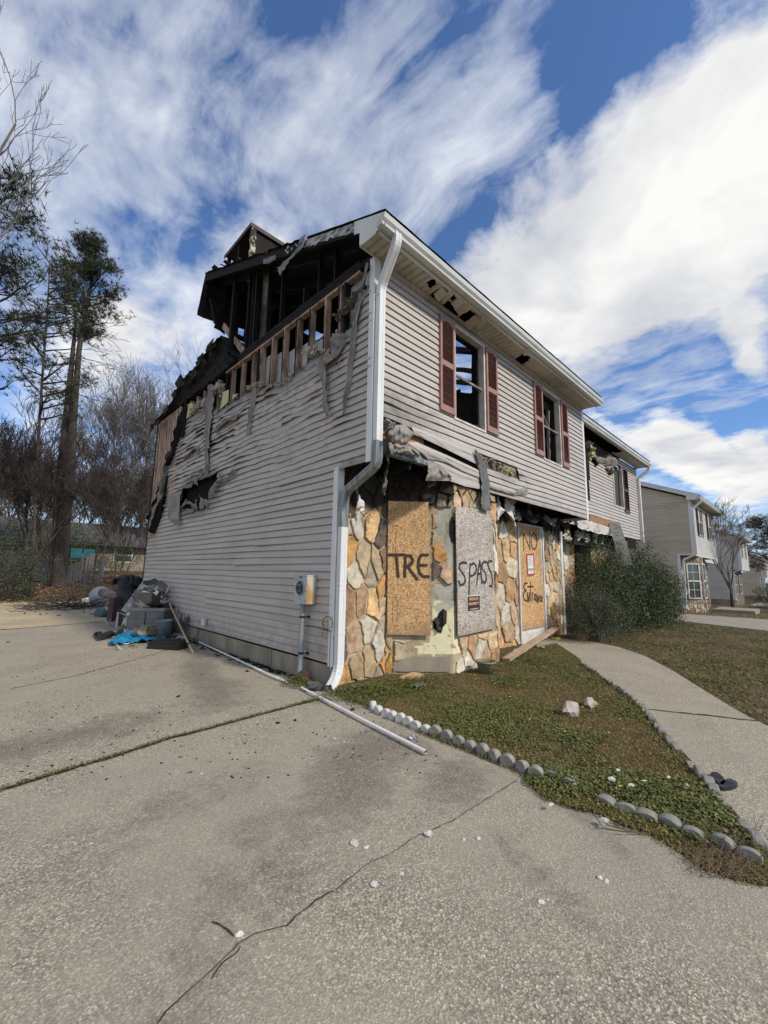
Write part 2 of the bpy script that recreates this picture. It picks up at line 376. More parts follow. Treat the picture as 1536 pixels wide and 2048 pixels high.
M_GRASS = leafmat('grass_blades', (.115, .11, .045), (.16, .14, .065), .7)

# ------------------------------------------------------------------ ground
def H(x, y):
    h = 0.
    if x > 9: h -= .027*(min(x, 75)-9)*min(1, (x-9)/6)
    if y > 18:
        t = min(1, (y-18)/12.); h += 1.0*t*t*(3-2*t)
        if y > 30: h += .25*min(1, (y-30)/15)
    return h
def P2(l): return [tuple(bZ(*q))[:2] for q in l]
m, g = newmat('concrete')
co = g.co()
vc = g.vor(co, 125, out='Color'); vd = g.vor(co, 125)
kc = g.n('ShaderNodeSeparateColor', i_0=vc).outputs
peb = g.ramp(kc[0], [(0., (.165, .15, .125)), (.35, (.23, .21, .172)), (.7, (.3, .275, .228)), (.88, (.39, .36, .3)), (1., (.52, .485, .41))])
pebm = g.mix(g.ramp(vd, [(.0, 0.), (.55, .0), (.8, .75)]), peb, (.1, .092, .08))
fine = g.ramp(g.noise(co, 160, 3, .7), [(.3, (.25, .23, .188)), (.7, (.37, .342, .285))])
wear = g.ramp(g.noise(co, .75, 6, .65, .4), [(.42, 0.), (.6, 1.)])
base = g.mix(g.m('MULTIPLY_ADD', wear, .58, .42), fine, pebm)
tone = g.ramp(g.noise(co, .7, 7, .65, .4), [(.3, (.98, .96, .91)), (.65, (1.25, 1.21, 1.11))])
base = g.mix(1., base, tone, 'MULTIPLY')
farslab = g.m('GREATER_THAN', g.n('ShaderNodeSeparateXYZ', i_0=co).outputs[1], 9.15)
base = g.mix(farslab, base, g.mix(1., base, (1.3, 1.2, 1.0), 'MULTIPLY'))
st = None
for (px, py, r1, r2, ang, w_) in [(100, 1480, 1.3, .45, .1, .8), (400, 1345, 2.2, .35, 1.25, .85), (455, 1385, .9, .4, 1.2, .5), (740, 1500, .75, .5, .3, .9), (900, 1560, .5, .35, .4, .75), (560, 1700, .5, .5, .2, .45), (700, 1590, .5, .35, .3, .55), (330, 1220, 1.8, 1.2, .3, .5), (470, 1900, .5, .35, .5, .35), (1180, 1650, .5, .12, 1., .4), (300, 1640, 1.2, .3, .2, .35), (255, 1465, .14, .12, 0, .45), (1090, 1760, .5, .12, 1.2, .35)]:
    c = bZ(px, py); mp = g.t.nodes.new('ShaderNodeMapping'); mp.vector_type = 'TEXTURE'
    mp.inputs[1].default_value = (c.x, c.y, 0); mp.inputs[2].default_value = (0, 0, ang); mp.inputs[3].default_value = (r1, r2, 9)
    g.set(mp.inputs[0], g.n('ShaderNodeTexCoord').outputs['Object'])
    v = g.m('MULTIPLY', g.m('MAXIMUM', g.m('SUBTRACT', 1., g.vm('LENGTH', mp.outputs[0], out=1)), 0.), w_*1.6)
    st = v if st is None else g.m('ADD', st, v)
sn = g.noise(co, 2.1, 9, .74, .6)
sf = g.ramp(g.m('ADD', g.m('MULTIPLY', st, .7), g.m('MULTIPLY', g.m('SUBTRACT', g.m('MULTIPLY_ADD', g.noise(co, 9, 8, .75), .5, g.m('MULTIPLY', sn, .6)), .55), 3.2)), [(.1, 0.), (.35, .55), (.8, 1.)])
sf = g.m('MULTIPLY', sf, g.ramp(st, [(.0, 0.), (.2, .9)]))
dk = g.ramp(kc[1], [(0., (.07, .062, .05)), (.6, (.125, .11, .088)), (.85, (.2, .18, .145)), (1., (.34, .31, .26))])
base = g.mix(g.m('MULTIPLY', sf, .78), base, dk)
chips = g.ramp(g.vor(co, 17), [(.0, .8), (.05, .8), (.075, 0.)]); cm_ = g.m('GREATER_THAN', g.noise(co, 1.3, 2), .55)
base = g.mix(g.m('MULTIPLY', chips, cm_), base, (.5, .48, .42))
g.out(base, .85, g.bump(g.m('ADD', g.m('MULTIPLY', vd, .7), g.noise(co, 220, 2)), .55, .006), 0., .25)
M_CONC = m
M_WALK = mat('walk_concrete', (.33, .295, .235), (.2, .178, .14), 3.4, .9, .6, .005, 150, lo=.3, hi=.75, detail=9)
m, g = newmat('soil_and_litter')
co = g.co(); n = g.noise(co, 1.1, 6, .65); nf = g.noise(co, 34, 6, .75)
c = g.ramp(n, [(.34, (.07, .066, .028)), (.5, (.1, .078, .042)), (.64, (.14, .1, .068))])
c = g.mix(1., c, g.ramp(nf, [(.3, .2), (.48, .9), (.7, 2.3)]), 'MULTIPLY')
c = g.mix(g.ramp(g.noise(co, 4.5, 5, .7), [(.5, 0.), (.68, .5)]), c, (.17, .14, .115))
g.out(c, .95, g.bump(nf, 1., .03), 0., .1); M_SOIL = m
m, g = newmat('litter_ground')
co = g.co(); n = g.noise(co, .35, 5, .6); nf = g.noise(co, 9, 7, .8)
c = g.ramp(n, [(.4, (.085, .05, .032)), (.54, (.12, .08, .05)), (.64, (.05, .06, .02))])
c = g.mix(1., c, g.ramp(nf, [(.3, .4), (.5, 1.), (.7, 1.8)]), 'MULTIPLY')
g.out(c, .95, g.bump(nf, 1., .05), 0., .1); M_LITTER = m
M_MOSS = mat('joint_moss', (.055, .055, .02), (.05, .035, .025), 8, .95, 1., .02, 60)
M_CRACK = mat('crack_dirt', (.028, .025, .02), (.05, .042, .03), 10, .95)

xs = [-400, -200, -100, -60, -40, -25]+[-16+2*i for i in range(46)]+[80, 100, 130, 180, 260, 400]
ys = [-300, -150, -80, -40, -20, -10, -6, -3, 0, 3, 6, 9, 12, 15, 17, 18, 19, 20, 21, 22, 23, 24, 25, 26, 27, 28, 29, 30, 32, 36, 40, 45, 55, 70, 100, 160, 280, 500]
mb = MB(); mb.grid(len(xs)-1, len(ys)-1, lambda i, j: (xs[i], ys[j], H(xs[i], ys[j])-.03+(0 if abs(xs[i]) > 20 else .0)))
mb.build('ground', M_LITTER, kind='structure')

def sheet(name, pts, z, m, sub=None, follow=False):
    """polygonal slab following the terrain"""
    bm = bmesh.new(); vs = [bm.verts.new((x, y, z)) for x, y in pts]
    bm.faces.new(vs)
    r = bmesh.ops.extrude_face_region(bm, geom=bm.faces[:])
    for v in r['geom']:
        if isinstance(v, bmesh.types.BMVert): v.co.z -= .05
    bmesh.ops.recalc_face_normals(bm, faces=bm.faces[:])
    bmesh.ops.triangulate(bm, faces=bm.faces[:])
    if follow:
        for k in range(4): 
            bmesh.ops.subdivide_edges(bm, edges=[e for e in bm.edges if e.calc_length() > 2.2], cuts=1, use_grid_fill=False)
            bmesh.ops.triangulate(bm, faces=bm.faces[:])
        for v in bm.verts: v.co.z += H(v.co.x, v.co.y)
    me = bpy.data.meshes.new(name); bm.to_mesh(me); bm.free(); me.materials.append(m)
    o = bpy.data.objects.new(name, me); COL.objects.link(o); o['kind'] = 'structure'; return o
DR_EDGE = P2([(662, 1388), (700, 1402), (740, 1414), (800, 1447), (850, 1470), (905, 1492), (960, 1512), (1045, 1550), (1068, 1580), (1100, 1603), (1150, 1618), (1200, 1630), (1240, 1650), (1300, 1672), (1350, 1700), (1400, 1738), (1470, 1762), (1536, 1774)])
drive = [(-.02, 9.6), (-.02, .62), (-.14, .4)]+[(x, y) for x, y in DR_EDGE]+[(-.48, -4.2), (-.4, -6), (6, -9), (40, -9), (40, -14), (-12, -14), (-12, 18.1), (-4, 18.4), (1, 18.1), (6.5, 18.6), (6.5, 9.6)]
sheet('driveway', drive, 0., M_CONC)
PIN = P2([(1112, 1287), (1150, 1312), (1169, 1329), (1200, 1350), (1227, 1368), (1260, 1392), (1289, 1415), (1312, 1443), (1332, 1469), (1355, 1495), (1378, 1519), (1400, 1542), (1421, 1562), (1450, 1603), (1483, 1643), (1510, 1672), (1536, 1698)])
POUT = P2([(1180, 1283), (1240, 1296), (1290, 1313), (1350, 1345), (1400, 1377), (1450, 1408), (1500, 1437), (1536, 1454)])
path = [(4.75, .6), (4.75, .2)]+PIN+[(-.12, -3.9), (-.3, -6), (4, -7.5), (3.2, -4.6)]+POUT[::-1]+[(6.2, .6)]
sheet('front_path', path, .012, M_CONC)
NPATH = P2([(1325, 1246), (1536, 1262), (1536, 1226), (1375, 1228)])
sheet('neighbour_driveway', [(15.4, 8), (15.4, 1), (14.2, -.6), (13.2, -1.8), (12.4, -3.0), (12, -8.8), (20.4, -8.8), (20.6, -2), (20.4, 8)], .02, M_WALK, follow=True)
sheet('street', [(-12, -14.05), (90, -14.05), (90, -22), (-12, -22)], .0, M_ASPH, follow=True)
# lawns: soil sheets
lawn = [(.0, .62)]+[(-.12, .4)]+[(x+.02, y) for x, y in DR_EDGE]+[(-.44, -4.4), (-.1, -4.4)]+[(x-.03, y) for x, y in PIN[::-1]]+[(4.72, .62)]
sheet('lawn_soil', lawn, .008, M_SOIL)
lawn2 = [(6.25, .5)]+[(x+.03, y) for x, y in POUT]+[(3.3, -4.6), (4.2, -7), (11.9, -8.8), (12.3, -3.0), (13.1, -1.8), (14.1, -.6), (15.3, .7), (7., .7)]
sheet('lawn_soil', lawn2, .008, M_SOIL, follow=True)
sheet('lawn_soil', [(20.7, -2), (20.5, -8.8), (70, -9), (70, 1.2), (20.6, 1.2)], .008, M_SOIL, follow=True)

def inl(x, y, P): return inpoly(x, y, P)
def grass(name, P, n, smin, smax, label, thr, z0, seed, dens=1., pal=None, kindcat='grass', far=0):
    """stuff: loose blades and clover leaves scattered over a lawn"""
    random.seed(seed); mb = MB(); xs_ = [p[0] for p in P]; ys_ = [p[1] for p in P]; c = 0
    x0, x1, y0, y1 = min(xs_), max(xs_), min(ys_), max(ys_)
    for t in range(n*4):
        if c >= n: break
        x = rnd(x0, x1); y = rnd(y0, y1)
        if not inpoly(x, y, P): continue
        gr = nz(x*1.1, y*1.1, 3.)+.5*nz(x*3.3, y*3.3, 8.)+.3*nz(x*9, y*9, 1.)
        if far:
            dd = hypot(x-CP.x, y-CP.y)
            if random.random() > min(1, (far/dd)**1.3): continue
        pl_ = min(1, max(0, (gr-thr+.3)/.6)); lush = random.random() < pl_
        if not lush and random.random() > dens: continue
        c += 1
        s = rnd(smin, smax)*(1. if lush else .9)
        z = z0+H(x, y); a = rnd(0, 2*pi)
        if lush: k = random.choice([(.72, .88, .46), (.92, 1.02, .52), (.58, .72, .38), (1.1, 1.08, .58)])
        elif random.random() < .5: k = random.choice([(1.2, 1.05, .7), (1., .95, .5)])
        else: k = random.choice([(1.7, 1.25, 1.0), (1.3, .95, .8), (.9, .68, .55), (2.1, 1.7, 1.3)])
        f = rnd(.7, 1.3); mb.cc = (k[0]*f, k[1]*f, k[2]*f)
        if lush and random.random() < .5:   # clover-like leaf
            h = rnd(.003, .022)*(1+pl_)*.7; r = s*.27; p = Vector((x, y, z+h)); u = Vector((cos(a), sin(a), rnd(-.7, .7)))*r; v = Vector((-sin(a), cos(a), rnd(-.7, .7)))*r
            mb.poly([p-u, p-v*.8, p+u, p+v*.8])
        else:
            w = s*.09; dx, dy = cos(a)*w, sin(a)*w; le = rnd(-1, 1)*s*.9; lf = rnd(-1, 1)*s*.9
            mb.poly([(x-dx, y-dy, z), (x+dx, y+dy, z), (x+le, y+lf, z+s*rnd(.15, .8))])
    o = mb.build(name, M_GRASS, attr=True); o['kind'] = 'stuff'; o['label'] = label; o['category'] = kindcat
isl = [(.1, .5)]+[(x-.03, y) for x, y in DR_EDGE]+[(x-.02, y) for x, y in PIN[::-1]]+[(4.4, .3)]
grass('grass', isl, 170000, .016, .036, 'patchy olive and brown lawn between the driveway edging and the curved front path', .1, .008, 11, 1., far=4.2)
grass('grass', [p for p in lawn2], 60000, .03, .07, 'winter lawn beyond the curved path in front of the second townhouse', .0, .008, 12, .8, far=7)
grass('grass', [(20.7, -2), (20.7, -6), (60, -6), (60, .3), (20.7, .3)], 9000, .06, .12, 'far strip of lawn in front of the intact beige townhouse', -.1, .008, 13, .8)
mb = MB(); random.seed(15)
for t in range(5200):
    x = rnd(-.4, 5); y = rnd(-3.2, .4)
    if not inpoly(x, y, isl): continue
    if nz(x*1.6, y*1.6, 30.) < -.05 and random.random() < .75: continue
    a = rnd(0, 6.3); l_ = rnd(.004, .022); w_ = rnd(.001, .004); f = rnd(.5, 1.5); mb.cc = random.choice([(3.2*f, 2.5*f, 3.*f), (2.2*f, 1.5*f, 1.8*f), (1.*f, .7*f, 1.*f)]); z = .012+rnd(0, .018)
    u = Vector((cos(a), sin(a), rnd(-.25, .25)))*l_; v = Vector((-sin(a), cos(a), rnd(-.4, .4)))*w_; p = Vector((x, y, z)); mb.poly([p-u, p-v, p+u, p+v])
o = mb.build('dead_thatch', M_GRASS, attr=True); o['kind'] = 'stuff'; o['label'] = 'pale dead grass stems and leaf bits lying in the lawn'; o['category'] = 'thatch'
mb = MB(); random.seed(14)
for px, py in [(1037, 1372), (1049, 1366), (950, 1350), (1020, 1395), (1165, 1415), (1240, 1440), (1115, 1400), (985, 1362), (1218, 1467), (1290, 1262), (1250, 1258), (1345, 1300), (1420, 1275), (1500, 1290), (1195, 1305), (1260, 1270), (1300, 1290), (1240, 1575), (1130, 1465), (1060, 1440)]:
    c = bZ(px, py, .03); r = .011; n_ = 7; mb.cc = (5.2, 4.2, .6); k = len(mb.v); mb.v += [(c.x+cos(2*pi*t/n_)*r, c.y+sin(2*pi*t/n_)*r, .04) for t in range(n_)]; mb.face(tuple(range(k, k+n_)))
    mb.cc = (.8, 1., .5); mb.poly([(c.x-.002, c.y, 0), (c.x+.002, c.y, 0), (c.x+.002, c.y, .04), (c.x-.002, c.y, .04)])
o = mb.build('wildflowers', M_GRASS, attr=True); o['kind'] = 'stuff'; o['label'] = 'tiny yellow flowers dotted over the lawns'; o['category'] = 'wildflowers'
random.seed(5)
def weeds(cx, cy, r, n, seed, tall=.1, z=.02):
    random.seed(seed); mb = MB()
    for t in range(n):
        a = rnd(0, 2*pi); q = random.random()**.62; kk = 1+.7*nz(cos(a)*1.5+seed, sin(a)*1.5, 2.)+.3*nz(cos(a)*5, sin(a)*5, seed); x = cx+cos(a)*q*r[0]*kk; y = cy+sin(a)*q*r[1]*kk
        if y > .5 and x > 0 and y > .62: continue
        if y < -1.9 and not inpoly(x+.06, y, isl): continue
        h = tall*(1-q*.75)*rnd(.15, 1.1); s = rnd(.005, .012); f = rnd(.6, 1.3); mb.cc = random.choice([(.6*f, .85*f, .5*f), (.75*f, .95*f, .5*f), (.9*f, .95*f, .5*f)])
        u = Vector((cos(a+1), sin(a+1), rnd(-.6, .6)))*s; v = Vector((-sin(a+1), cos(a+1), rnd(-.6, .6)))*s*.8; p = Vector((x, y, z+h))
        mb.poly([p-u, p-v, p+u, p+v])
    return mb
def weed_obj(cx, cy, r, n, seed, label, tall=.1):
    o = weeds(cx, cy, r, n, seed, tall).build('weed_patch', M_GRASS, attr=True); o['kind'] = 'stuff'; o['label'] = label; o['category'] = 'weeds'
weed_obj(.12, .12, (.55, .4), 4200, 3, 'dense green chickweed growing at the house corner below the white downspout')
weed_obj(.75, .0, (.5, .25), 2200, 4, 'low green weeds at the foot of the stone bay')
weed_obj(-.22, .98, (.16, .32), 1500, 5, 'clump of green weeds around the white pipe by the grey conduit', .09)
weed_obj(3.3, -.45, (.9, .5), 3800, 6, 'green weeds between the bay and the front path')
weed_obj(.0, -2.95, (.3, .62), 6500, 7, 'lush clover in the narrow tip of the lawn', .05)
weed_obj(.55, -2.05, (.28, .22), 1500, 9, 'small green clover patch by the path near the narrow lawn tip', .04)
weed_obj(.2, -1.15, (.3, .18), 1300, 10, 'small green weed patch inside the scalloped edging', .035)
weed_obj(1.9, -.7, (.4, .22), 1500, 19, 'small green weed patch in the middle of the lawn', .035)
weed_obj(-.25, -2.25, (.2, .22), 2200, 8, 'yellow green clover spilling over the driveway edge', .05)

def ribbon(name, pts, w, z, m, label=None, jag=.5, step=.05, seed=0, kind='structure'):
    mb = MB(); P = []
    for (a, b) in zip(pts, pts[1:]):
        a = Vector((a[0], a[1], 0)); b = Vector((b[0], b[1], 0)); n = max(1, int((b-a).length/step))
        for i in range(n): P.append(a.lerp(b, i/n))
    P.append(Vector((pts[-1][0], pts[-1][1], 0)))
    L = []; R_ = []
    for i, p in enumerate(P):
        d = (P[min(i+1, len(P)-1)]-P[max(0, i-1)]).normalized(); s = Vector((-d.y, d.x, 0))
        o = nz(p.x*6+seed, p.y*6, 2.)*jag*.06+nz(p.x*31+seed, p.y*31, 7.)*min(.012, w*1.6); ww = w*(.65+.9*abs(nz(p.x*14, p.y*14, seed+.5))*2)
        if i in (0, len(P)-1): ww *= .3
        L.append(p+s*(o+ww/2)); R_.append(p+s*(o-ww/2))
    mb.grid(len(P)-1, 1, lambda i, j: ((R_ if j == 0 else L)[i].x, (R_ if j == 0 else L)[i].y, z))
    o = mb.build(name, m); o['kind'] = kind; return o, P
J1, PJ = ribbon('driveway_joint', P2([(0, 1582), (120, 1545), (240, 1510), (330, 1480), (410, 1460), (500, 1435), (640, 1398)]), .035, .004, M_MOSS, jag=.15, seed=1)
mb = MB()
for p in PJ*60:
    if random.random() < .55:
        f = rnd(.6, 1.3); mb.cc = random.choice([(.8*f, 1.*f, .5*f), (1.2*f, .9*f, .7*f), (.7*f, .5*f, .45*f)]) if p.x < -1. else random.choice([(.8*f, 1.1*f, .5*f), (.9*f, 1.*f, .6*f)])
        x = p.x+rnd(-.03, .03); y = p.y+rnd(-.022, .022); a = rnd(0, 6.3); s = rnd(.006, .014); h = rnd(.004, .02)
        mb.poly([(x-s*cos(a), y-s*sin(a), h), (x+s*sin(a), y-s*cos(a), h+.004), (x+s*cos(a), y+s*sin(a), h+.002)])
o = mb.build('moss', M_GRASS, attr=True); o['kind'] = 'stuff'; o['label'] = 'dry moss and small weeds growing along the driveway joint'; o['category'] = 'moss'
ribbon('driveway_joint', P2([(0, 1260), (100, 1252), (200, 1244), (262, 1240)]), .06, .004, M_CRACK, jag=.2, seed=2)
ribbon('driveway_crack', P2([(310, 2060), (335, 2025), (375, 1985), (440, 1925), (478, 1890), (510, 1872), (575, 1855), (600, 1825), (630, 1800), (670, 1783), (690, 1765), (745, 1725), (790, 1700), (840, 1672), (905, 1642), (930, 1625), (980, 1595), (1035, 1560)]), .0042, .004, M_CRACK, jag=.22, step=.025, seed=3)
ribbon('driveway_crack', P2([(430, 1840), (450, 1865), (462, 1880)]), .006, .004, M_CRACK, jag=.4, step=.015, seed=4)
ribbon('driveway_crack', P2([(478, 1892), (440, 1925), (425, 1960)]), .006, .0045, M_CRACK, jag=.7, step=.015, seed=9)
ribbon('driveway_crack', P2([(20, 1378), (150, 1352), (260, 1322), (370, 1290)]), .012, .004, M_CRACK, jag=.2, seed=5)
ribbon('path_joint', P2([(1296, 1421), (1340, 1426), (1400, 1432), (1470, 1440), (1520, 1445)]), .03, .016, M_MOSS, jag=.25, seed=6)

# ------------------------------------------------------------------ burnt end townhouse
CZ = .1016; ZB = .27
def siding(name, m, parent, fn, u0, u1, z0, z1, du, keep=None, warp=None, seam=0., c=CZ, o=.0, attr=False, label=None, lip=.0145, soot=None):
    mb = MB(); nc = int(round((z1-z0)/c)); nu = max(1, int(round((u1-u0)/du)))
    us = [u0+(u1-u0)*i/nu for i in range(nu+1)]
    for k in range(nc):
        zb = z0+k*c; b = len(mb.v); pk = k//2
        for lv in range(4):
            for i, u in enumerate(us):
                dz, ob = warp(u, zb, k) if warp else (0., 0.)
                if seam: ob += .0016*(int((u+srnd(pk+5)*seam)/seam) % 2)
                f = (1., 1., .45, .12)[lv]
                zz = (zb+.002, zb, zb+c*.5, zb+c-.003)[lv]+dz*f; oo = (-.008, lip, lip*.72, -.007)[lv]+ob*f+o
                mb.v.append(tuple(fn(u, zz, oo)))
        n = nu+1
        for i in range(nu):
            if keep and not keep((us[i]+us[i+1])/2, zb+c*.5, k): continue
            for lv in range(3):
                q = b+lv*n+i; mb.face((q, q+1, q+n+1, q+n))
    ob = mb.build(name, m, parent, label=label)
    if soot:
        o3 = Vector(ob.get('_o', (0, 0, 0))); a = ob.data.attributes.new('soot', 'FLOAT', 'POINT'); a.data.foreach_set('value', [max(0., soot(*(v.co+o3))) for v in ob.data.vertices])
    return ob

HO = root('burnt_townhouse', (0, 0, 0), 'fire-gutted grey vinyl and flagstone end townhouse with its gable burnt open', 'townhouse')
EDGE = [(0, 5.12), (.12, 5.1), (.31, 4.84), (.68, 4.5), (1., 4.54), (1.43, 4.53), (1.89, 4.5), (2.41, 4.48), (3.02, 4.66), (3.54, 4.7), (4.12, 4.67), (4.68, 4.72), (5.37, 4.93), (6.4, 5.02), (6.63, 4.9), (7.23, 4.44), (7.75, 3.86), (7.82, 3.14), (8.27, 2.59), (8.92, 2.3)]
HOLE = [(6.5, 3.25), (5.77, 3.26), (5.17, 3.36), (4.49, 3.3), (4.5, 3.08), (4.8, 2.82), (4.86, 2.66), (5.09, 2.63), (5.75, 2.67), (6.54, 2.82), (6.5, 3.08)]
def dmg(y, z):
    e = lerpl(y, EDGE)
    d1 = max(0, 1-(e-z)/2.5) if z < e else 1
    d2 = max(0, 1-hypot((y-5.5)/2.6, (z-3.)/1.0))
    lo = max(0, min(1, (z-2.45)/.7)); nr = min(1, .25+y/1.6)
    return min(1, max(d1, d2*1.1))*lo*nr
LOOSE = [(bX(413, 1192), bX(600, 1225)), (bX(513, 1088), bX(592, 1092)), (bX(560, 960), bX(640, 950)), (bX(470, 1120), bX(520, 1122))]
def s_warp(y, z, k):
    d = dmg(y, z); pk = k//2
    sg = int((y+srnd(pk*3+1)*2.1)/2.1)*17.3
    n = nz(y*1.15+pk*1.7+sg, pk*3.1, .5); n2 = nz(y*3.1+pk*2.3+sg, k*1.9, 4.5); n3 = nz(y*8+k*5, k*2.7, 9.)
    base = .009*nz(y*.7, z*2, 2.)
    dz = base+d*(.085*n+.05*n2+.014*n3)-d*.02
    ob = d*(.03*abs(n2)+.075*max(0, nz(y*1.7+9+sg, pk*5.3, 1.)))+.002*abs(nz(y*.9, z*3, 7.))
    for a_, b_ in LOOSE:
        if b_.y-.6 < y < a_.y and abs(z+.05-a_.z) < .06: t_ = (y-(b_.y-.6))/(a_.y-b_.y+.6); ob += .028*t_; dz -= .012*t_
    # sagging drape across the wall, lowest half way
    dz -= d*.08*exp(-((y-1.9)/1.2)**2)
    return dz, ob
def s_soot(x, y, z):
    e = lerpl(y, EDGE); return max(.75*(1-max(0, e-z)/.55)*(1. if y > .2 else .3), .9*(1-max(0, hypot((y-5.5)/1.35, (z-3.)/.55)-.7)/.5), .55*(1-abs(z-2.72)/.18) if y < .6 else 0, .22*(1-(e-z)/2.5), .3*(1-(z-.27)/.5))
def s_keep(y, z, k):
    if y < .64 and z < 2.7: return False
    e = lerpl(y, EDGE)+.06*nz(y*2.2, k*.9, 3.)+.05*nz(y*9, k*3.3, 5.)
    if z > e-.03: return False
    if inpoly(y+.12*nz(y*4, k*2., 1.), z+.05*nz(y*5, z*6, 8.), HOLE): return False
    return True
siding('side_siding', M_SIDE, HO, lambda u, z, o: (-o, u, z), .02, 8.9, ZB, ZB+52*CZ, .055, s_keep, s_warp, seam=3.1, soot=s_soot)
# sheathing behind the vinyl
mb = MB(); mb.grid(178, 100, lambda i, j: (.012, i*.05, .24+j*.05), lambda i, j: (lambda y, z: (y > .62 or z > 2.72) and z < lerpl(y, EDGE)-.02 and not inpoly(y, z, HOLE))(i*.05+.025, .265+j*.05))
mb.build('wall_sheathing', M_DRYB, HO)
# concrete foundation
mb = MB(); mb.box((0.012, .64, -.3), (.2, 8.9, .262)); mb.box((.012, 8.7, -.3), (6.95, 8.9, .262)); mb.build('foundation', M_FND, HO)
mb = MB(); mb.box((.0118-.004, 2.08, 0), (.02, 2.085, .26)); mb.box((.0118-.004, 4.9, 0), (.02, 4.906, .26)); mb.build('foundation_crack', M_CRACK, HO)
# corner posts
mb = MB(); mb.box((-.018, -.018, 2.7), (.0, .075, 5.42)); mb.box((0.0, -.018, 2.7), (.09, -.0, 5.42)); mb.build('corner_trim', M_DS, HO)
mb = MB(); mb.box((-.02, .6, .24), (.0, .69, 2.73)); mb.box((0.0, .6, .24), (.085, .62, 2.73)); mb.build('corner_trim', M_DS, HO)
mb = MB(); mb.box((6.88, -.018, 2.69), (6.97, -.0, 5.42)); mb.box((6.97, -.018, 2.69), (6.985, .7, 5.42)); mb.build('corner_trim', M_DS, HO)
mb = MB(); mb.box((6.86, .62, -.1), (6.97, .645, 2.45)); mb.build('corner_trim', M_DS, HO)

# front wall siding, upper storey
W1 = (1.70, 2.54, 3.72, 5.23); W2 = (4.74, 5.58, 3.72, 5.23)
def B6(l): return [(740+a*.22135, 820+b*.22135) for a, b in l]
F_CUT = B6([(-100, -80), (135, 62), (360, 150), (600, 235), (800, 310), (950, 355), (990, 380), (1005, 500), (1000, 700), (1000, 760), (-100, 900)])
F_HOLE = B6([(1010, 395), (1130, 450), (1250, 500), (1335, 530), (1335, 600), (1280, 610), (1150, 560), (1040, 520)])
def f_warp(x, z, k):
    px, py = pj(x, 0, z)
    d = max(0, 1-abs(z-3.45)/.35)*max(0, 1-x/3.4); d2 = max(0, 1-hypot((x-3.6)/1.1, (z-3.1)/.3))
    top = max(0, (z-5.2)/.2)
    n = nz(x*1.6, k*1.3, 3.)
    return d*(-.03+.03*n)+d2*(-.03*abs(n)-.02)+.003*nz(x*.8, z*2, 5.)-top*.01*abs(n), d*.03*abs(n)+d2*.045*max(0, nz(x*2.6, k*3., 2.)+.2)
def f_keep(x, z, k):
    for w in (W1, W2):
        if w[0]-.02 < x < w[1]+.02 and w[2]-.02 < z < w[3]+.03: return False
    px, py = pj(x, 0, z); j = 3*nz(x*5, z*5, 2.)
    if inpoly(px+j, py+j, F_CUT) or inpoly(px+j, py+j, F_HOLE): return False
    return True
siding('front_siding', M_SIDE, HO, lambda u, z, o: (u, -o, z), .09, 6.88, 2.708, 2.708+27*CZ-.03, .045, f_keep, f_warp, seam=2.9, soot=lambda x, y, z: max(.7*(1-hypot((x-.3)/1.6, (z-3.45)/.5)), .6*(1-hypot((x-3.3)/.9, (z-3.15)/.3)), .55*max(0, 1-abs(x-1.9)/1.6)*max(0, 1-(5.42-z)/.35), .5*(1-hypot((x-2.1)/.8, (z-5.35)/.3)), .4*(1-(z-2.7)/.25)))
mb = MB()
def fb(i, j):
    x = .04+i*.1+.05; z = 2.73+j*.05+.025
    for w in (W1, W2):
        if w[0]-.06 < x < w[1]+.06 and w[2]-.02 < z < w[3]+.02: return False
    return not (x < 2.35 and z < 3.42-.3*(x/2.4)+.05)
mb.grid(69, 54, lambda i, j: (.04+i*.1, .014, 2.73+j*.05), fb); mb.build('wall_sheathing', M_DRYB, HO)
# J-channel under the soffit and frieze
mb = MB(); mb.box((.09, -.024, 5.375), (6.88, -.0, 5.416)); mb.build('frieze_trim', M_SOF, HO)
# header: exposed OSB rim and steel flashing over the bay
mb = MB(); mb.box((.1, .02, 2.98), (1.15, .05, 3.3)); mb.build('rim_board', M_OSBP, HO)
mb = MB(); mb.box((1.0, .015, 2.8), (2.4, .019, 3.5)); mb.build('charred_rim', M_CHAR, HO)
mb = MB(); mb.box((.1, -.035, 2.86), (1.35, -.02, 2.975)); mb.box((.1, -.035, 2.845), (1.35, .05, 2.86)); mb.build('metal_flashing', M_DSD, HO)
mb = MB()
for i in range(12): mb.beam((.15+i*.58, .02, 2.84), (.15+i*.58, .66, 2.84), .04, .2, rag=.2, n=5)
mb.box((.02, .66, 2.62), (6.95, .7, 2.98)); mb.build('overhang_joists', M_CHAR, HO)
mb = MB(); mb.grid(70, 6, lambda i, j: (.02+i*.099, .02+j*.107, 2.93+.03*nz(i*.3, j*.5, 1.))); mb.build('overhang_underside', M_CHAR, HO)

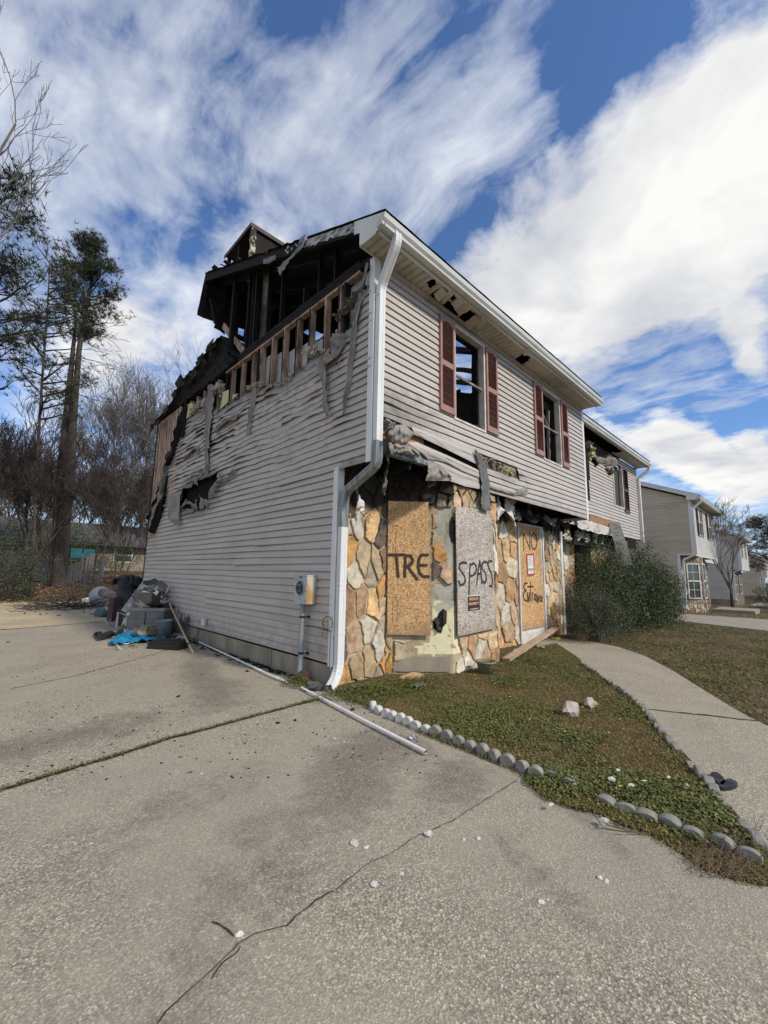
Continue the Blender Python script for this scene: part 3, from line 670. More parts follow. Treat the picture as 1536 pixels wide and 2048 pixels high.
# soffit with ribs and burnt-through holes
SFH = [[(720+a*.3906, 400+b*.3906) for a, b in P] for P in ([(338, 428), (350, 410), (366, 405), (388, 418), (392, 436), (378, 452), (358, 450)], [(352, 486), (415, 452), (400, 480), (378, 502)], [(415, 532), (432, 508), (455, 514), (500, 556), (506, 600), (480, 585), (440, 560)], [(455, 478), (468, 484), (492, 498), (478, 520), (462, 512)], [(500, 605), (515, 590), (552, 553), (600, 590), (545, 632)], [(610, 600), (628, 608), (618, 620)], [(790, 822), (842, 780), (876, 812), (830, 846)])]
def sof_z(x, y):
    rib = -.03*(1 if int(round((x+.26)/.0227)) % 5 == 0 else 0)
    d = max(0, 1-abs(x-2.2)/1.9); d3 = max(0, 1-abs(x-3.9)/1.2)
    return 5.42-rib+d*(.02*nz(x*9, y*7, 1.))+(.3+d3)*.012*nz(x*14, y*2, 5.)-.01*d*abs(nz(x*4, y*3, 8))
def sof_k(i, j):
    x = -.26+(i+.5)*.0227; y = -.335+(j+.5)*.0205; px, py = pj(x, y, 5.42); q = 1.2*nz(x*20, y*20, 1.)
    return not any(inpoly(px+q, py+q, P) for P in SFH)
mb = MB(); mb.grid(320, 17, lambda i, j: (-.26+i*.0227, -.335+j*.0205, sof_z(-.26+i*.0227, -.335+j*.0205)), sof_k); mb.build('soffit', M_SOF, HO)
for (px, py, a, s) in [(880, 582, .3, .11), (893, 588, 1., .14), (915, 600, .5, .12), (926, 612, -.4, .15), (943, 640, .6, .16), (960, 640, .2, .13), (1052, 700, .3, .08)]:
    c = bZ(px, py, 5.42)
    for t in range(1):
        mb = MB(); mb.grid(4, 4, lambda i, j: (c.x+(i/4-.5)*s*cos(a)*1.1+(j/4-.5)*.05*sin(a), c.y+(j/4-.5)*s*1.5, 5.41-.05*(i/4)**2-.02*nz(i*.9+px, j*.8, 1.)-.03*(j/4))); mb.build('soffit_flap', M_SOF, HO)
mb = MB(); mb.box((-.27, -.352, 5.405), (7.0, -.336, 5.62)); mb.box((-.27, -.352, 5.4), (7., -.31, 5.414)); mb.box((-.27, -.02, 5.402), (7.0, .0, 5.419)); mb.build('fascia', M_GUT, HO)
gp = [(0, 0), (.085, 0), (.09, .03), (.12, .062), (.13, .112), (.13, .122), (.118, .122), (.112, .067), (.082, .036), (.078, .006), (.006, .006), (.006, .12), (0, .12)]
gp = [(.353+a, 5.43+b) for a, b in gp]
mb = MB(); mb.sweep([(-.3, 0, 0), (2, 0, 0), (4.5, 0, 0), (7.06, 0, 0)], gp); GUT = mb.build('gutter', M_GUT, HO)
mb = MB()
for x in (-.3, 7.058):
    mb = MB(); mb.poly([(x, -a, b) for a, b in [(.353, 5.43), (.438, 5.43), (.443, 5.46), (.473, 5.492), (.483, 5.55), (.353, 5.55)]]); mb.build('end_cap', M_GUT, GUT)

# rake box return at the eave
mb = MB(); mb.box((-.27, -.34, 5.40), (-.255, .0, 5.6)); mb.poly([(-.256, -.34, 5.6), (-.256, .0, 5.6), (-.256, .0, 5.72), (-.256, -.34, 5.6)]); mb.box((-.255, -.01, 5.4), (.0, .0, 5.56)); mb.build('rake_return', M_TRIM, HO)

# roof
RS = .413
def rz(y): return 5.82+RS*y
def hole_roof(x, y): return x > 2.7+.5*nz(x, y*1.3, 1.) and y > .42+.25*nz(x*1.7, y, 2.) and x < 6.6 and y < 5.1
mb = MB()
def rf(i, j):
    x = -.26+i*.12; y = -.45+j*.118
    if j == 50: y += .06*nz(x*5, 1, 1.)
    e = .03*abs(nz(y*6, 3, 1.)) if i == 0 else 0
    ce = 1. if y > 1.3 else 0.
    return x-e*ce*2, y, rz(y)+.012*nz(x*4, y*4, 3.)-(.03*ce*abs(nz(y*3.3, 7, 1.)) if i < 2 else 0)
mb.grid(61, 50, rf, lambda i, j: not hole_roof(-.2+i*.12, -.4+j*.118))
n0 = len(mb.v); mb2 = MB(); mb2.grid(61, 50, lambda i, j: (lambda p: (p[0], p[1], p[2]-.03))(rf(i, j)), lambda i, j: not hole_roof(-.2+i*.12, -.4+j*.118))
mb.build('roof_shingles', M_SHING, HO); mb2.build('roof_decking', M_CHAR, HO)
mb = MB()   # ragged shingle tabs sticking out along the burnt rake
random.seed(3)
for t in range(34):
    y = rnd(1.2, 5.4); z = rz(y)+.0; s = rnd(.04, .12); a = rnd(-.5, .5)
    mb.box((-s, -s*.6, -.006), (s*.3, s*.6, .006), Matrix.Rotation(rnd(-.7, .5), 3, 'Y')@Matrix.Rotation(a+math.atan(RS), 3, 'X'), (-.26+rnd(0, .1), y, z+rnd(-.02, .03))); mb.build('curled_shingle', M_SHING, HO); mb = MB()
RAKE_W = MB(); RAKE_W.grid(40, 3, lambda i, j: (-.262, -.46+i*.058, rz(-.46+i*.058)-.035-(j/3)*(.185+(.02*nz(i*.5, 1, 1.) if i > 14 else 0)-(.06*abs(nz(i*.4, 3, 3)) if i > 22 else 0))), lambda i, j: i < 10)
RAKE_W.grid(40, 1, lambda i, j: (-.262+j*.25, -.46+i*.058, rz(-.46+i*.058)-.22)) if False else None
RAKE_W.build('rake_board', M_TRIM, HO)
mb = MB(); mb.grid(40, 3, lambda i, j: (-.263, -.46+i*.058, rz(-.46+i*.058)-.05-(j/3)*(.14+.04*nz(i*.5, 1, 1.)-(.05*abs(nz(i*.4, 3, 3))))), lambda i, j: i >= 10 and not (i > 31 and nz(i*.8, j, 2.) > -.1)); mb.build('peeling_rake_board', mat('peeling_sooty_trim', (.42, .42, .4), (.05, .05, .048), 7, .6, .4, .006, 24, st=(1, 1, 2.5), lo=.42, hi=.62), HO)
mb = MB()
for a, b in ((-.45, 2.), (2., 3.8), (3.8, 5.42)): mb.beam((-.235, a, rz(a)-.12), (-.235, b, rz(b)-.12), .035, .16, rag=.12, n=12)
mb.build('fly_rafter', M_CHAR, HO)
def raf(x, y0, y1, w=.045, h=.14, dz=-.11, rag=.14): 
    mb = MB(); mb.beam((x, y0, rz(y0)+dz), (x, y1, rz(y1)+dz), w, h, rag=rag, n=18); mb.build('rafter', M_CHAR, HO)
for x in (.06, .66, 1.26, 1.86, 2.46, 3.06, 3.9, 5.3, 6.5): raf(x, -.33, 5.3 if x < 3 else (3.9 if x < 4.6 else 4.4), rag=.14 if x < 3 else .3)
mb = MB(); mb.beam((-.25, 5.42, 7.93), (2.4, 5.42, 7.9), .04, .2, rag=.2, n=10); mb.build('ridge_beam', M_CHAR, HO)
# rear slope remnant folded down at the ridge
mb = MB()
def rr(i, j):
    x = -.26+i*.14; t = j/8
    return x+.05*nz(j*.5, 2, 1.), 5.4+t*.42+.05*nz(x*3, j*.6, 1.)*t, rz(5.42)+.0-t*1.03+.07*nz(x*2.4, j*.5, 4.)*t
mb.grid(16, 8, rr, lambda i, j: not (j > 5 and nz(i*.7, j*.9, 3.) > .12)); mb.build('folded_roof_section', M_SHING, HO)
mb = MB()
for x in (-.2, .4, 1., 1.6): mb.beam((x, 5.4, 7.95), (x+.05, 5.62, 7.3), .04, .1, rag=.2, n=5)
mb.beam((-.1, 5.45, 7.5), (-.12, 5.0, 6.7), .03, .05, rag=.2, n=4)
mb.build('broken_rafters', M_CHAR, HO)
mb = MB(); a = bX(448, 652, .1); b = bX(490, 705, .1); mb.beam(a, b, .05, .12, rag=.2, n=6); mb.build('fallen_rafter', M_STUD, HO)
# collapsed rear roof lying on the back of the house
TOPL = [(3.9, 5.5), (4.35, 5.8), (4.58, 6.27), (5.18, 6.2), (6.1, 6.02), (6.9, 6.02), (7.2, 5.9), (7.55, 5.6), (8.2, 5.52), (9.0, 5.46)]
mb = MB()
def cr(i, j):
    y = 3.9+j*.102; x = -.12+i*.25; z = lerpl(y, TOPL)
    z += .05*nz(x*2, y*4, 2.)+(.03*nz(y*11, x*3, 6.)); z -= max(0, x-.6)*.25
    return x+.06*nz(y*5, i, 3.), y, z
mb.grid(22, 50, cr, lambda i, j: not (i > 3 and j < 16)); mb.build('collapsed_rear_roof', M_SHING, HO)
M_BSH = mat('brown_burnt_shingles', (.04, .031, .026), (.014, .012, .011), 8, .9, .7, .02, 25); random.seed(8)
for t in range(26):
    mb = MB(); y = rnd(4.6, 8.9); z = lerpl(y, TOPL)+rnd(-.26, -.06); s = rnd(.07, .2)
    mb.box((-.01, -s, -s*.45), (.006, s, s*.45), Matrix.Rotation(rnd(-.35, .15), 3, 'X')@Matrix.Rotation(rnd(-.5, .5), 3, 'Y'), (-.16+rnd(-.04, .03), y, z)); mb.build('slipped_shingle', M_BSH, HO)
mb = MB(); mb.grid(50, 12, lambda i, j: (-.03+.05*nz(i*.5, j*.6, 1.), 4.+i*.098, 5.46+max(.0, lerpl(4.+i*.098, TOPL)-5.5)*j/12), lambda i, j: True); mb.build('charred_gable_board', M_CHAR, HO)

# gable wall frame: studs, plates, gable studs
mb = MB(); mb.beam((.045, .1, 5.445), (.045, 8.9, 5.5), .1, .075, rag=.1, n=70); mb.beam((.04, .3, 5.51), (.04, 5.2, 5.57), .1, .07, rag=.14, n=60); mb.build('top_plate', M_CHAR, HO)
mb = MB(); mb.beam((.045, .3, 5.385), (.045, 4.5, 5.415), .085, .035, rag=.04, n=40); mb.build('lower_plate', M_STUD, HO)
random.seed(4)
for i, y in enumerate([.62, .72, 1.05, 1.44, 1.81, 2.21, 2.6, 2.97, 3.1, 3.32, 3.74, 4.2, 4.47, 4.85, 5.25, 5.65, 6.05, 6.45, 6.85]):
    mb = MB(); mb.beam((.045, y, 4.2), (.045+rnd(-.01, .01), y+rnd(-.02, .02), 5.38), .09, .042, up=(0, 1, 0), rag=.05, n=8)
    st_ = mb.build('stud', M_CHAR if y in (.62, 3.1, 4.47) else M_STUD, HO)
    if y < 4.9 and y not in (.62, 3.1, 4.47):
        mb = MB(); mb.beam((.0, y+.012, 4.2), (.0, y+.012, 5.38), .012, .026, up=(0, 1, 0), rag=.45, n=12); mb.build('charred_edge', M_CHAR, st_)
for i in range(9):
    y = 7.1+i*.205
    mb = MB(); mb.beam((.0, y, 2.2 if y > 8 else 3.), (.0, y+.02, 5.42), .03, .15, up=(0, 1, 0), rag=.03, n=10); mb.build('sheathing_board', M_STUD, HO)
mb = MB(); mb.grid(2, 10, lambda i, j: (-.02, 8.86+i*.04, .3+j*.5)); mb.build('charred_corner', M_CHAR, HO)
for (zx, w, rag) in ((537, .1, .15), (630, .045, .1), (655, .03, .1), (672, .06, .1), (745, .035, .1), (825, .04, .1), (960, .035, .1), (1043, .04, .1), (1138, .035, .1)):
    y = bX(280+zx*.3385, 640).y; short = zx in (960,)
    mb = MB(); mb.beam((.045, y, 5.5), (.045, y, rz(y)-.1 if not short else 5.85), .09, w, up=(0, 1, 0), rag=rag, n=12); mb.build('gable_stud', M_CHAR, HO)
mb = MB(); mb.grid(1, 6, lambda i, j: (.12, 3.05+i*.3, 5.56+j*.28)); mb.build('attic_panel', M_DRYB, HO)
mb = MB()
DRY = [(.1, 5.38), (.5, 5.36), (.74, 5.25), (.95, 4.72), (1.2, 4.82), (1.9, 4.94), (2.2, 5.0), (2.8, 5.16), (3.2, 5.2), (3.3, 4.9), (3.35, 4.0)]
mb.grid(66, 28, lambda i, j: (.1+.004*nz(i*.2, j*.2, 1), .08+i*.05, 4.05+j*.05), lambda i, j: 4.05+j*.05 < lerpl(.1+i*.05, DRY)+.03*nz(i*.6, 1, 1.)); mb.build('drywall', M_DRY, HO)

# dark shell of the burnt interior
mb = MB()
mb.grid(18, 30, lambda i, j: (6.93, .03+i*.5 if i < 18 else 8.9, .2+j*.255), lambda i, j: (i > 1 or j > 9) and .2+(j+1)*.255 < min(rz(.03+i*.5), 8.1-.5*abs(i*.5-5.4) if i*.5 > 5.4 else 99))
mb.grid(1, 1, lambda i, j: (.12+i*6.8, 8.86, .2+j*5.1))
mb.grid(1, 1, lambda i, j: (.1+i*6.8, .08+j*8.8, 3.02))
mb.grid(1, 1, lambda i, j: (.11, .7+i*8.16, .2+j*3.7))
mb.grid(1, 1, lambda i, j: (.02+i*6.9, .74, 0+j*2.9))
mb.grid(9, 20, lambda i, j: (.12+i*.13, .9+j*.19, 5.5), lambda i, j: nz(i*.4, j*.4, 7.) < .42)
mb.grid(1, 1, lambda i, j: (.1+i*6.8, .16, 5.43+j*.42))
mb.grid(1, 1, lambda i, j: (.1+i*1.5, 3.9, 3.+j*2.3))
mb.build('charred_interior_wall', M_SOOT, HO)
mb = MB(); random.seed(21)
for i in range(7): mb.beam((.6+i*.9, .2, 5.36), (.6+i*.9, 4.2+rnd(-.5, .6), 5.3), .04, .14, rag=.2, n=14) if i < 2 else None
mb.build('ceiling_joists', M_CHAR, HO)
mb = MB(); mb.grid(14, 10, lambda i, j: (6.915, .5+i*.18, 4.7+j*.16), lambda i, j: nz(i*.35, j*.4, 6.) > -.08); mb.build('scorched_plaster', M_DRYB, HO)

# chimney chase
CX, CY, CT = .2, 4.17, 8.74
mb = MB(); mb.poly([(CX, CY, 7.3), (CX+.8, CY, 7.3), (CX+.8, CY, CT), (CX, CY, CT)]); mb.poly([(CX+.8, CY, 7.3), (CX+.8, CY+1.26, 7.3), (CX+.8, CY+1.26, CT), (CX+.8, CY, CT)])
mb.grid(1, 1, lambda i, j: (CX+.3, CY+.02+i*1.22, 7.8+j*.9), lambda i, j: True)
CH = mb.build('chimney_chase', mat('sooty_brown_panel', (.022, .014, .011), (.01, .008, .007), 4, .9, .4, .01, 16), HO)
mb = MB(); mb.box((CX-.05, CY-.05, CT), (CX+.86, CY+1.3, CT+.02)); mb.box((CX-.055, CY-.055, CT-.07), (CX-.045, CY+1.3, CT+.02)); mb.box((CX-.045, CY-.055, CT-.07), (CX+.86, CY-.045, CT+.02))
mb.lathe((CX+.42, CY+.6, CT+.02), [(.12, 0), (.12, .12), (.24, .13), (.22, .17), (.08, .2)], 20); mb.build('chase_cover', M_BROWN, CH)
mb = MB(); mb.beam((CX+.03, CY-.01, 7.4), (CX+.03, CY-.01, CT-.06), .1, .07, up=(0, 1, 0), rag=.2, n=14); mb.build('chase_post', mat('flaking_scorched_wood', (.5, .45, .33), (.03, .027, .024), 9, .85, .5, .01, 30, st=(1, 1, .5), lo=.44, hi=.52), CH)
mb = MB()
for y in (CY+.62, CY+1.2): mb.beam((CX+.03, y, 7.4), (CX+.03, y, CT-.06), .08, .06, up=(0, 1, 0), rag=.1, n=8)
mb.build('chase_frame', M_CHAR, CH)
# curled metal drip edge torn from the rake
def rib2(pts, wid, mats, name, parent, n=28, nw=5, wob=.02, twist=None, fold=.012, seed=0, normal=(-1, 0, 0), label=None):
    """a melted strip: pts polyline, wid list of widths, creased lengthwise"""
    P = [Vector(p) for p in pts]; L = len(P)-1; mb = MB(); N = Vector(normal).normalized()
    def at(t):
        q = t*L; i = min(int(q), L-1); f = q-i; return P[i].lerp(P[i+1], f), wid[i]*(1-f)+wid[i+1]*f
    def fn(i, j):
        t = i/n; c, w = at(t); c2, _ = at(min(1, t+.02)); c1, _ = at(max(0, t-.02)); d = (c2-c1).normalized()
        s = d.cross(N).normalized(); a = (twist or 0)*sin(t*5+seed)
        s = (s*cos(a)+N*sin(a)); v = j/nw-.5
        return c+s*w*v*(1+.25*nz(i*.4, seed, j*.1))+N*(fold*(1 if j % 2 else -1)+wob*nz(i*.25+seed, j*.6, 2.))+Vector((0, 0, 1))*.3*wob*nz(i*.35, j*.3, seed)
    mb.grid(n, nw, fn); return mb.build(name, mats, parent, smooth=True, label=label)
def XP(l, v=-.03): return [bX(280+a*.3385, 400+b*.3385, v) for a, b in l]
rib2(XP([(965, 215), (960, 260), (900, 330), (860, 375), (820, 425)], -.3), [.1, .12, .14, .12, .12], M_DSD, 'torn_drip_edge', HO, wob=.03, twist=.5, seed=2)
rib2(XP([(800, 340), (760, 355), (730, 362)], -.3), [.06, .1, .08], M_DSD, 'torn_drip_edge', HO, wob=.03, seed=3)
# melted hanging strips of siding on the gable wall
rib2(XP([(1180, 790), (1165, 870), (1120, 930), (1065, 955)], -.07), [.2, .2, .22, .1], M_MELT, 'melted_siding_strip', HO, wob=.05, twist=.4, fold=.02, seed=1)
rib2(XP([(1062, 960), (1080, 1020), (1090, 1110), (1090, 1200), (1108, 1275)], -.08), [.12, .14, .1, .09, .03], M_MELT, 'melted_siding_strip', HO, wob=.03, twist=.5, fold=.015, seed=2)
rib2(XP([(1340, 380), (1320, 480), (1300, 560), (1275, 700), (1260, 800), (1250, 900), (1240, 1000), (1232, 1090), (1210, 1180), (1205, 1270)], -.05), [.1, .12, .08, .09, .1, .08, .07, .06, .04, .01], M_MELT, 'melted_siding_strip', HO, wob=.03, twist=.5, fold=.012, seed=4, n=50)
rib2(XP([(1330, 500), (1290, 560), (1230, 620), (1180, 690)], -.06), [.05, .09, .12, .05], M_MELTD, 'melted_siding_strip', HO, wob=.05, twist=.9, fold=.02, seed=5)
rib2(XP([(675, 1110), (670, 1180), (655, 1260), (640, 1330), (635, 1385)], -.06), [.08, .1, .09, .07, .1], M_MELT, 'melted_siding_strip', HO, wob=.02, twist=.4, fold=.012, seed=6)
rib2(XP([(418, 1090), (412, 1180), (410, 1280), (400, 1390), (398, 1480)], -.06), [.08, .18, .2, .22, .3], M_MELT, 'melted_siding_strip', HO, wob=.04, twist=.3, fold=.02, seed=7, n=40)
def XQ(l, v=-.03): return [bX(260+a*.22456, 640+b*.22456, v) for a, b in l]
rib2(XQ([(700, 700), (700, 850), (685, 1000), (680, 1150), (690, 1280), (680, 1380)], -.05), [.16, .2, .24, .2, .1, .04], M_MELT, 'melted_siding_strip', HO, wob=.04, twist=.3, fold=.022, seed=8, n=44, nw=7)
rib2(XQ([(760, 1000), (790, 950), (860, 900), (960, 850)], -.05), [.06, .12, .14, .1], M_MELT, 'melted_siding_strip', HO, wob=.05, twist=.6, fold=.015, seed=61)
rib2(XQ([(480, 1240), (540, 1180), (600, 1130), (605, 1200)], -.05), [.04, .1, .1, .05], M_MELT, 'melted_siding_strip', HO, wob=.05, twist=.8, fold=.015, seed=62)
rib2(XQ([(930, 1330), (920, 1380), (860, 1420), (800, 1440)], -.05), [.1, .14, .1, .04], M_MELT, 'melted_siding_strip', HO, wob=.04, twist=.5, fold=.015, seed=63)
rib2(XQ([(600, 810), (650, 800), (690, 860), (700, 940)], -.06), [.04, .06, .1, .06], M_MELT, 'melted_siding_strip', HO, wob=.03, twist=.6, seed=9)
rib2(XQ([(800, 1380), (760, 1460), (725, 1530), (705, 1590)], -.08), [.1, .12, .1, .05], M_MELT, 'melted_siding_strip', HO, wob=.02, twist=.5, seed=10)
for k, (a, b) in enumerate([((450, 1680), (510, 1600)), ((510, 1620), (560, 1660)), ((590, 1600), (575, 1680)), ((620, 1560), (640, 1680)), ((660, 1600), (690, 1670)), ((560, 1400), (600, 1470)), ((640, 1330), (590, 1450))]):
    rib2(XQ([a, ((a[0]+b[0])/2+8, (a[1]+b[1])/2-10), b], -.03), [.05, .1, .06], M_MELT, 'melted_siding_strip', HO, n=10, wob=.03, twist=.8, seed=20+k)
fl = MB()
FP = [bX(280+a*.1302, 900+b*.1302, v) for a, b, v in [(430, 690, -.1), (620, 680, -.02), (590, 1090, -.1), (432, 1060, -.2), (570, 1190, -.12)]]
fl.grid(8, 10, lambda i, j: FP[0].lerp(FP[1], i/8).lerp(FP[3].lerp(FP[2], i/8), j/10)+Vector((-.05*sin(i*pi/8*2)*.4-.02*nz(i*.5, j*.3, 1.), 0, 0)))
fl.poly([FP[3], FP[2], FP[4]]); fl.build('folded_siding_panel', M_MELT, HO, smooth=True)
# far corner: burnt strands running down the edge of the vinyl
for k, l in enumerate([[(500, 700), (490, 800), (480, 900), (465, 1040)], [(440, 860), (430, 1000), (390, 1150), (340, 1290)], [(400, 1120), (350, 1240), (320, 1350), (320, 1450), (300, 1560)], [(300, 1420), (270, 1540), (240, 1650), (215, 1760), (190, 1880)], [(260, 1480), (235, 1600), (205, 1720), (180, 1790)], [(320, 1500), (290, 1640), (250, 1760), (200, 1900)]]):
    rib2(XQ(l, -.05-.02*(k % 2)), [.06, .16, .14, .2, .1][:len(l)], [M_CHAR, M_CHAR, M_MELTD, M_MELT, M_CHAR, M_CHAR][k], 'charred_edge_strand', HO, wob=.07, twist=.9, fold=.03, seed=30+k, n=30)
mb = MB(); mb.grid(1, 30, lambda i, j: (-.012, 8.62+i*.3+.04*nz(j*.5, 1, 1), .5+j*.165), lambda i, j: j > 11); mb.build('charred_edge_board', M_CHAR, HO)
# insulation tufts
def tufts(name, pts, r, n, m, seed, parent=HO, nsub=2):
    random.seed(seed); mb = MB(); L = len(pts)-1
    for t in range(n):
        q = random.random()*L; i = min(int(q), L-1); c = Vector(pts[i]).lerp(Vector(pts[i+1]), q-i)
        for _ in range(2): mb.rock((c.x+rnd(-r, r)*.5, c.y+rnd(-r, r)*1.1, c.z+rnd(-r, r)*.7), (r*rnd(.25, .6), r*rnd(.25, .8), r*rnd(.15, .6)), t*3+seed+_, nsub, jag=1.1)
    return mb.build(name, m, parent, smooth=False)
tufts('insulation', XP([(640, 1110), (680, 1095), (740, 1085), (790, 1100), (850, 1075), (890, 1050)]), .045, 34, M_INS, 1)
tufts('insulation', XP([(975, 915), (1000, 895), (1060, 880)], -.05), .07, 14, M_INS, 2)
tufts('insulation', XP([(1170, 690), (1200, 640), (1260, 600)], -.06), .05, 20, mat('scorched_wool', (.22, .19, .14), (.06, .05, .04), 8, 1, 1., .03, 30), 3)
tufts('insulation', XP([(290, 1270), (340, 1215), (400, 1180), (430, 1130), (480, 1090), (480, 1160)], -.02), .07, 44, M_INS, 4)
mb = MB()
for l in ([(500, 760), (545, 735), (600, 790), (500, 885)], [(600, 730), (690, 690), (660, 760), (590, 790)], [(830, 640), (880, 620), (875, 730), (800, 800)], [(915, 665), (965, 655), (930, 690), (910, 710)]): mb = MB(); mb.poly(XQ(l, -.012)); mb.build('yellow_insulation_batt', M_INSY, HO)

# ------------------------------------------------------------------ flagstone veneer and bay
BA0, BA1, BB1, BC1 = Vector((.93, .65, 0)), Vector((1.66, .03, 0)), Vector((2.88, .03, 0)), Vector((3.48, .65, 0))
def clip(P, px, py, nx, ny):
    o = []
    for i in range(len(P)):
        a, b = P[i], P[(i+1) % len(P)]; da = (a[0]-px)*nx+(a[1]-py)*ny; db = (b[0]-px)*nx+(b[1]-py)*ny
        if da <= 0: o.append(a)
        if (da < 0) != (db < 0) and da != db: t = da/(da-db); o.append((a[0]+(b[0]-a[0])*t, a[1]+(b[1]-a[1])*t))
    return o
PAL = [(.4, .3, .19), (.45, .34, .2), (.47, .25, .08), (.5, .29, .1), (.36, .32, .24), (.45, .41, .32), (.24, .15, .09), (.13, .1, .085), (.42, .27, .17), (.52, .37, .25), (.34, .28, .18), (.46, .29, .13), (.3, .26, .19), (.33, .17, .07), (.46, .38, .26), (.5, .34, .17), (.42, .24, .1), (.44, .35, .22)]
PALP = [(.48, .34, .23), (.46, .33, .2), (.42, .3, .18), (.38, .29, .19), (.48, .3, .15), (.36, .22, .12), (.44, .39, .3), (.52, .38, .24)]
def soot_v(x, y, z, str_=1.):
    s = (z-2.18+.25*nz(x*1.7, y*1.7, z*1.5)+.12*nz(x*6, y*6, z*5))/.3
    return max(0., min(.96, s))*str_
def stones(name, parent, o, u, L, z0, z1, su, sz, seed, pal, keep=None, soot=1., ins=.004, th=(.014, .034), nrm=None, paint=None, white=.13):
    """flat irregular stones set in mortar on the vertical plane through o along u"""
    random.seed(seed); o = Vector(o); u = Vector(u).normalized(); N = nrm or Vector((u.y, -u.x, 0)); mb = MB(); sv_ = []; pv = []
    nx = int(L/su)+2; nyy = int((z1-z0)/sz)+2; pts = []
    for i in range(-1, nx+1):
        for j in range(-1, nyy+1): pts.append(((i+.5+rnd(-.38, .38)+(.5 if j % 2 else 0))*su, z0+(j+.5+rnd(-.4, .4))*sz))
    for (cx, cy) in pts:
        P = [(0, z0), (L, z0), (L, z1), (0, z1)]
        for (qx, qy) in pts:
            if (qx, qy) == (cx, cy) or abs(qx-cx) > 3*su or abs(qy-cy) > 3*sz: continue
            nx_, ny_ = (qx-cx)/su**2, (qy-cy)/sz**2; mx, my = (qx+cx)/2, (qy+cy)/2
            P = clip(P, mx, my, nx_, ny_)
            if len(P) < 3: break
        if len(P) < 3: continue
        ax = sum(p[0] for p in P)/len(P); ay = sum(p[1] for p in P)/len(P)
        if max(p[0] for p in P)-min(p[0] for p in P) < .05 or max(p[1] for p in P)-min(p[1] for p in P) < .05: continue
        if keep:
            w = o+u*ax; 
            if not keep(w.x, w.y, ay, ax): continue
        Q = []
        for i in range(len(P)):
            a, b = P[i], P[(i+1) % len(P)]; n = max(1, int(hypot(b[0]-a[0], b[1]-a[1])/.045))
            for t in range(n):
                x = a[0]+(b[0]-a[0])*t/n; y = a[1]+(b[1]-a[1])*t/n
                d = hypot(x-ax, y-ay)+1e-6; k = max(.35, 1-(ins+.004+.026*abs(nz(x*9+seed, y*9, 1.)))/d*1.3)
                x = ax+(x-ax)*k+.022*nz(x*13, y*13, seed); y = ay+(y-ay)*k+.022*nz(x*13, y*13, seed+5.)
                Q.append((x, y))
        c = random.choice(pal); f = rnd(.75, 1.2)
        if random.random() < white: c = (.56, .52, .43)
        mb.cc = tuple(x*f for x in c); h = rnd(*th); tx, ty = rnd(-.09, .09), rnd(-.07, .07); b = len(mb.v); n = len(Q)
        for (kk, hh) in ((1., 0.), (.992, h*.8), (.95, h), (.5, h+.002)):
            for (x, y) in Q:
                X = ax+(x-ax)*kk; Y = ay+(y-ay)*kk
                p = o+u*X+N*(hh+((X-ax)*tx+(Y-ay)*ty+.008*nz(X*9, Y*9, seed+3.) if hh else 0)); mb.v.append((p.x, p.y, Y)); sv_.append(soot_v(p.x, p.y, Y)*soot); pv.append(0.)
        p = o+u*ax+N*(h+.002); mb.v.append((p.x, p.y, ay)); sv_.append(soot_v(p.x, p.y, ay)*soot)
        for r in range(3):
            for t in range(n): mb.face((b+r*n+t, b+r*n+(t+1) % n, b+(r+1)*n+(t+1) % n, b+(r+1)*n+t))
        for t in range(n): mb.face((b+3*n+t, b+3*n+(t+1) % n, b+4*n))
    ob = mb.build(name, M_STONE, parent, attr=True, clean=False)
    a = ob.data.attributes.new('soot', 'FLOAT', 'POINT'); a.data.foreach_set('value', sv_)
    return ob
m, g = newmat('sooty_mortar')
co = g.co(); n = g.noise(co, 5, 6, .65); c = g.ramp(n, [(.3, (.27, .205, .125)), (.55, (.41, .325, .21)), (.75, (.5, .42, .31))])
c = g.mix(g.ramp(g.m('ADD', g.attr('soot', 'Fac'), g.m('MULTIPLY', g.m('SUBTRACT', g.noise(co, 8, 6, .7), .5), 1.1)), [(.3, 0.), (.75, .97)]), c, (.013, .012, .011)); g.out(c, .95, g.bump(g.noise(co, 22, 6, .7), .9, .015), 0., .2); M_MORT = m
m, g = newmat('bare_bay_board')
co = g.co(); n = g.noise(co, 2.3, 7, .7, .6); n2 = g.noise(co, 14, 5, .7)
zz = g.n('ShaderNodeSeparateXYZ', i_0=co).outputs[2]
up_ = g.ramp(g.m('MULTIPLY_ADD', n, .9, g.m('MULTIPLY', zz, .55)), [(.93, 0.), (1.08, 1.)])
c = g.mix(up_, (.66, .62, .4), g.ramp(n, [(.35, (.22, .21, .17)), (.55, (.36, .35, .29)), (.7, (.5, .49, .43))]))
c = g.mix(g.ramp(g.noise(co, 5, 7, .75, .5), [(.57, 0.), (.63, .85)]), c, (.14, .1, .07))
c = g.mix(g.ramp(n2, [(.3, .5), (.4, 0.)]), c, (.2, .18, .13))
c = g.mix(g.attr('soot', 'Fac'), c, (.013, .012, .011)); g.out(c, .85, g.bump(n2, .5, .01), 0., .2); M_BAYB = m
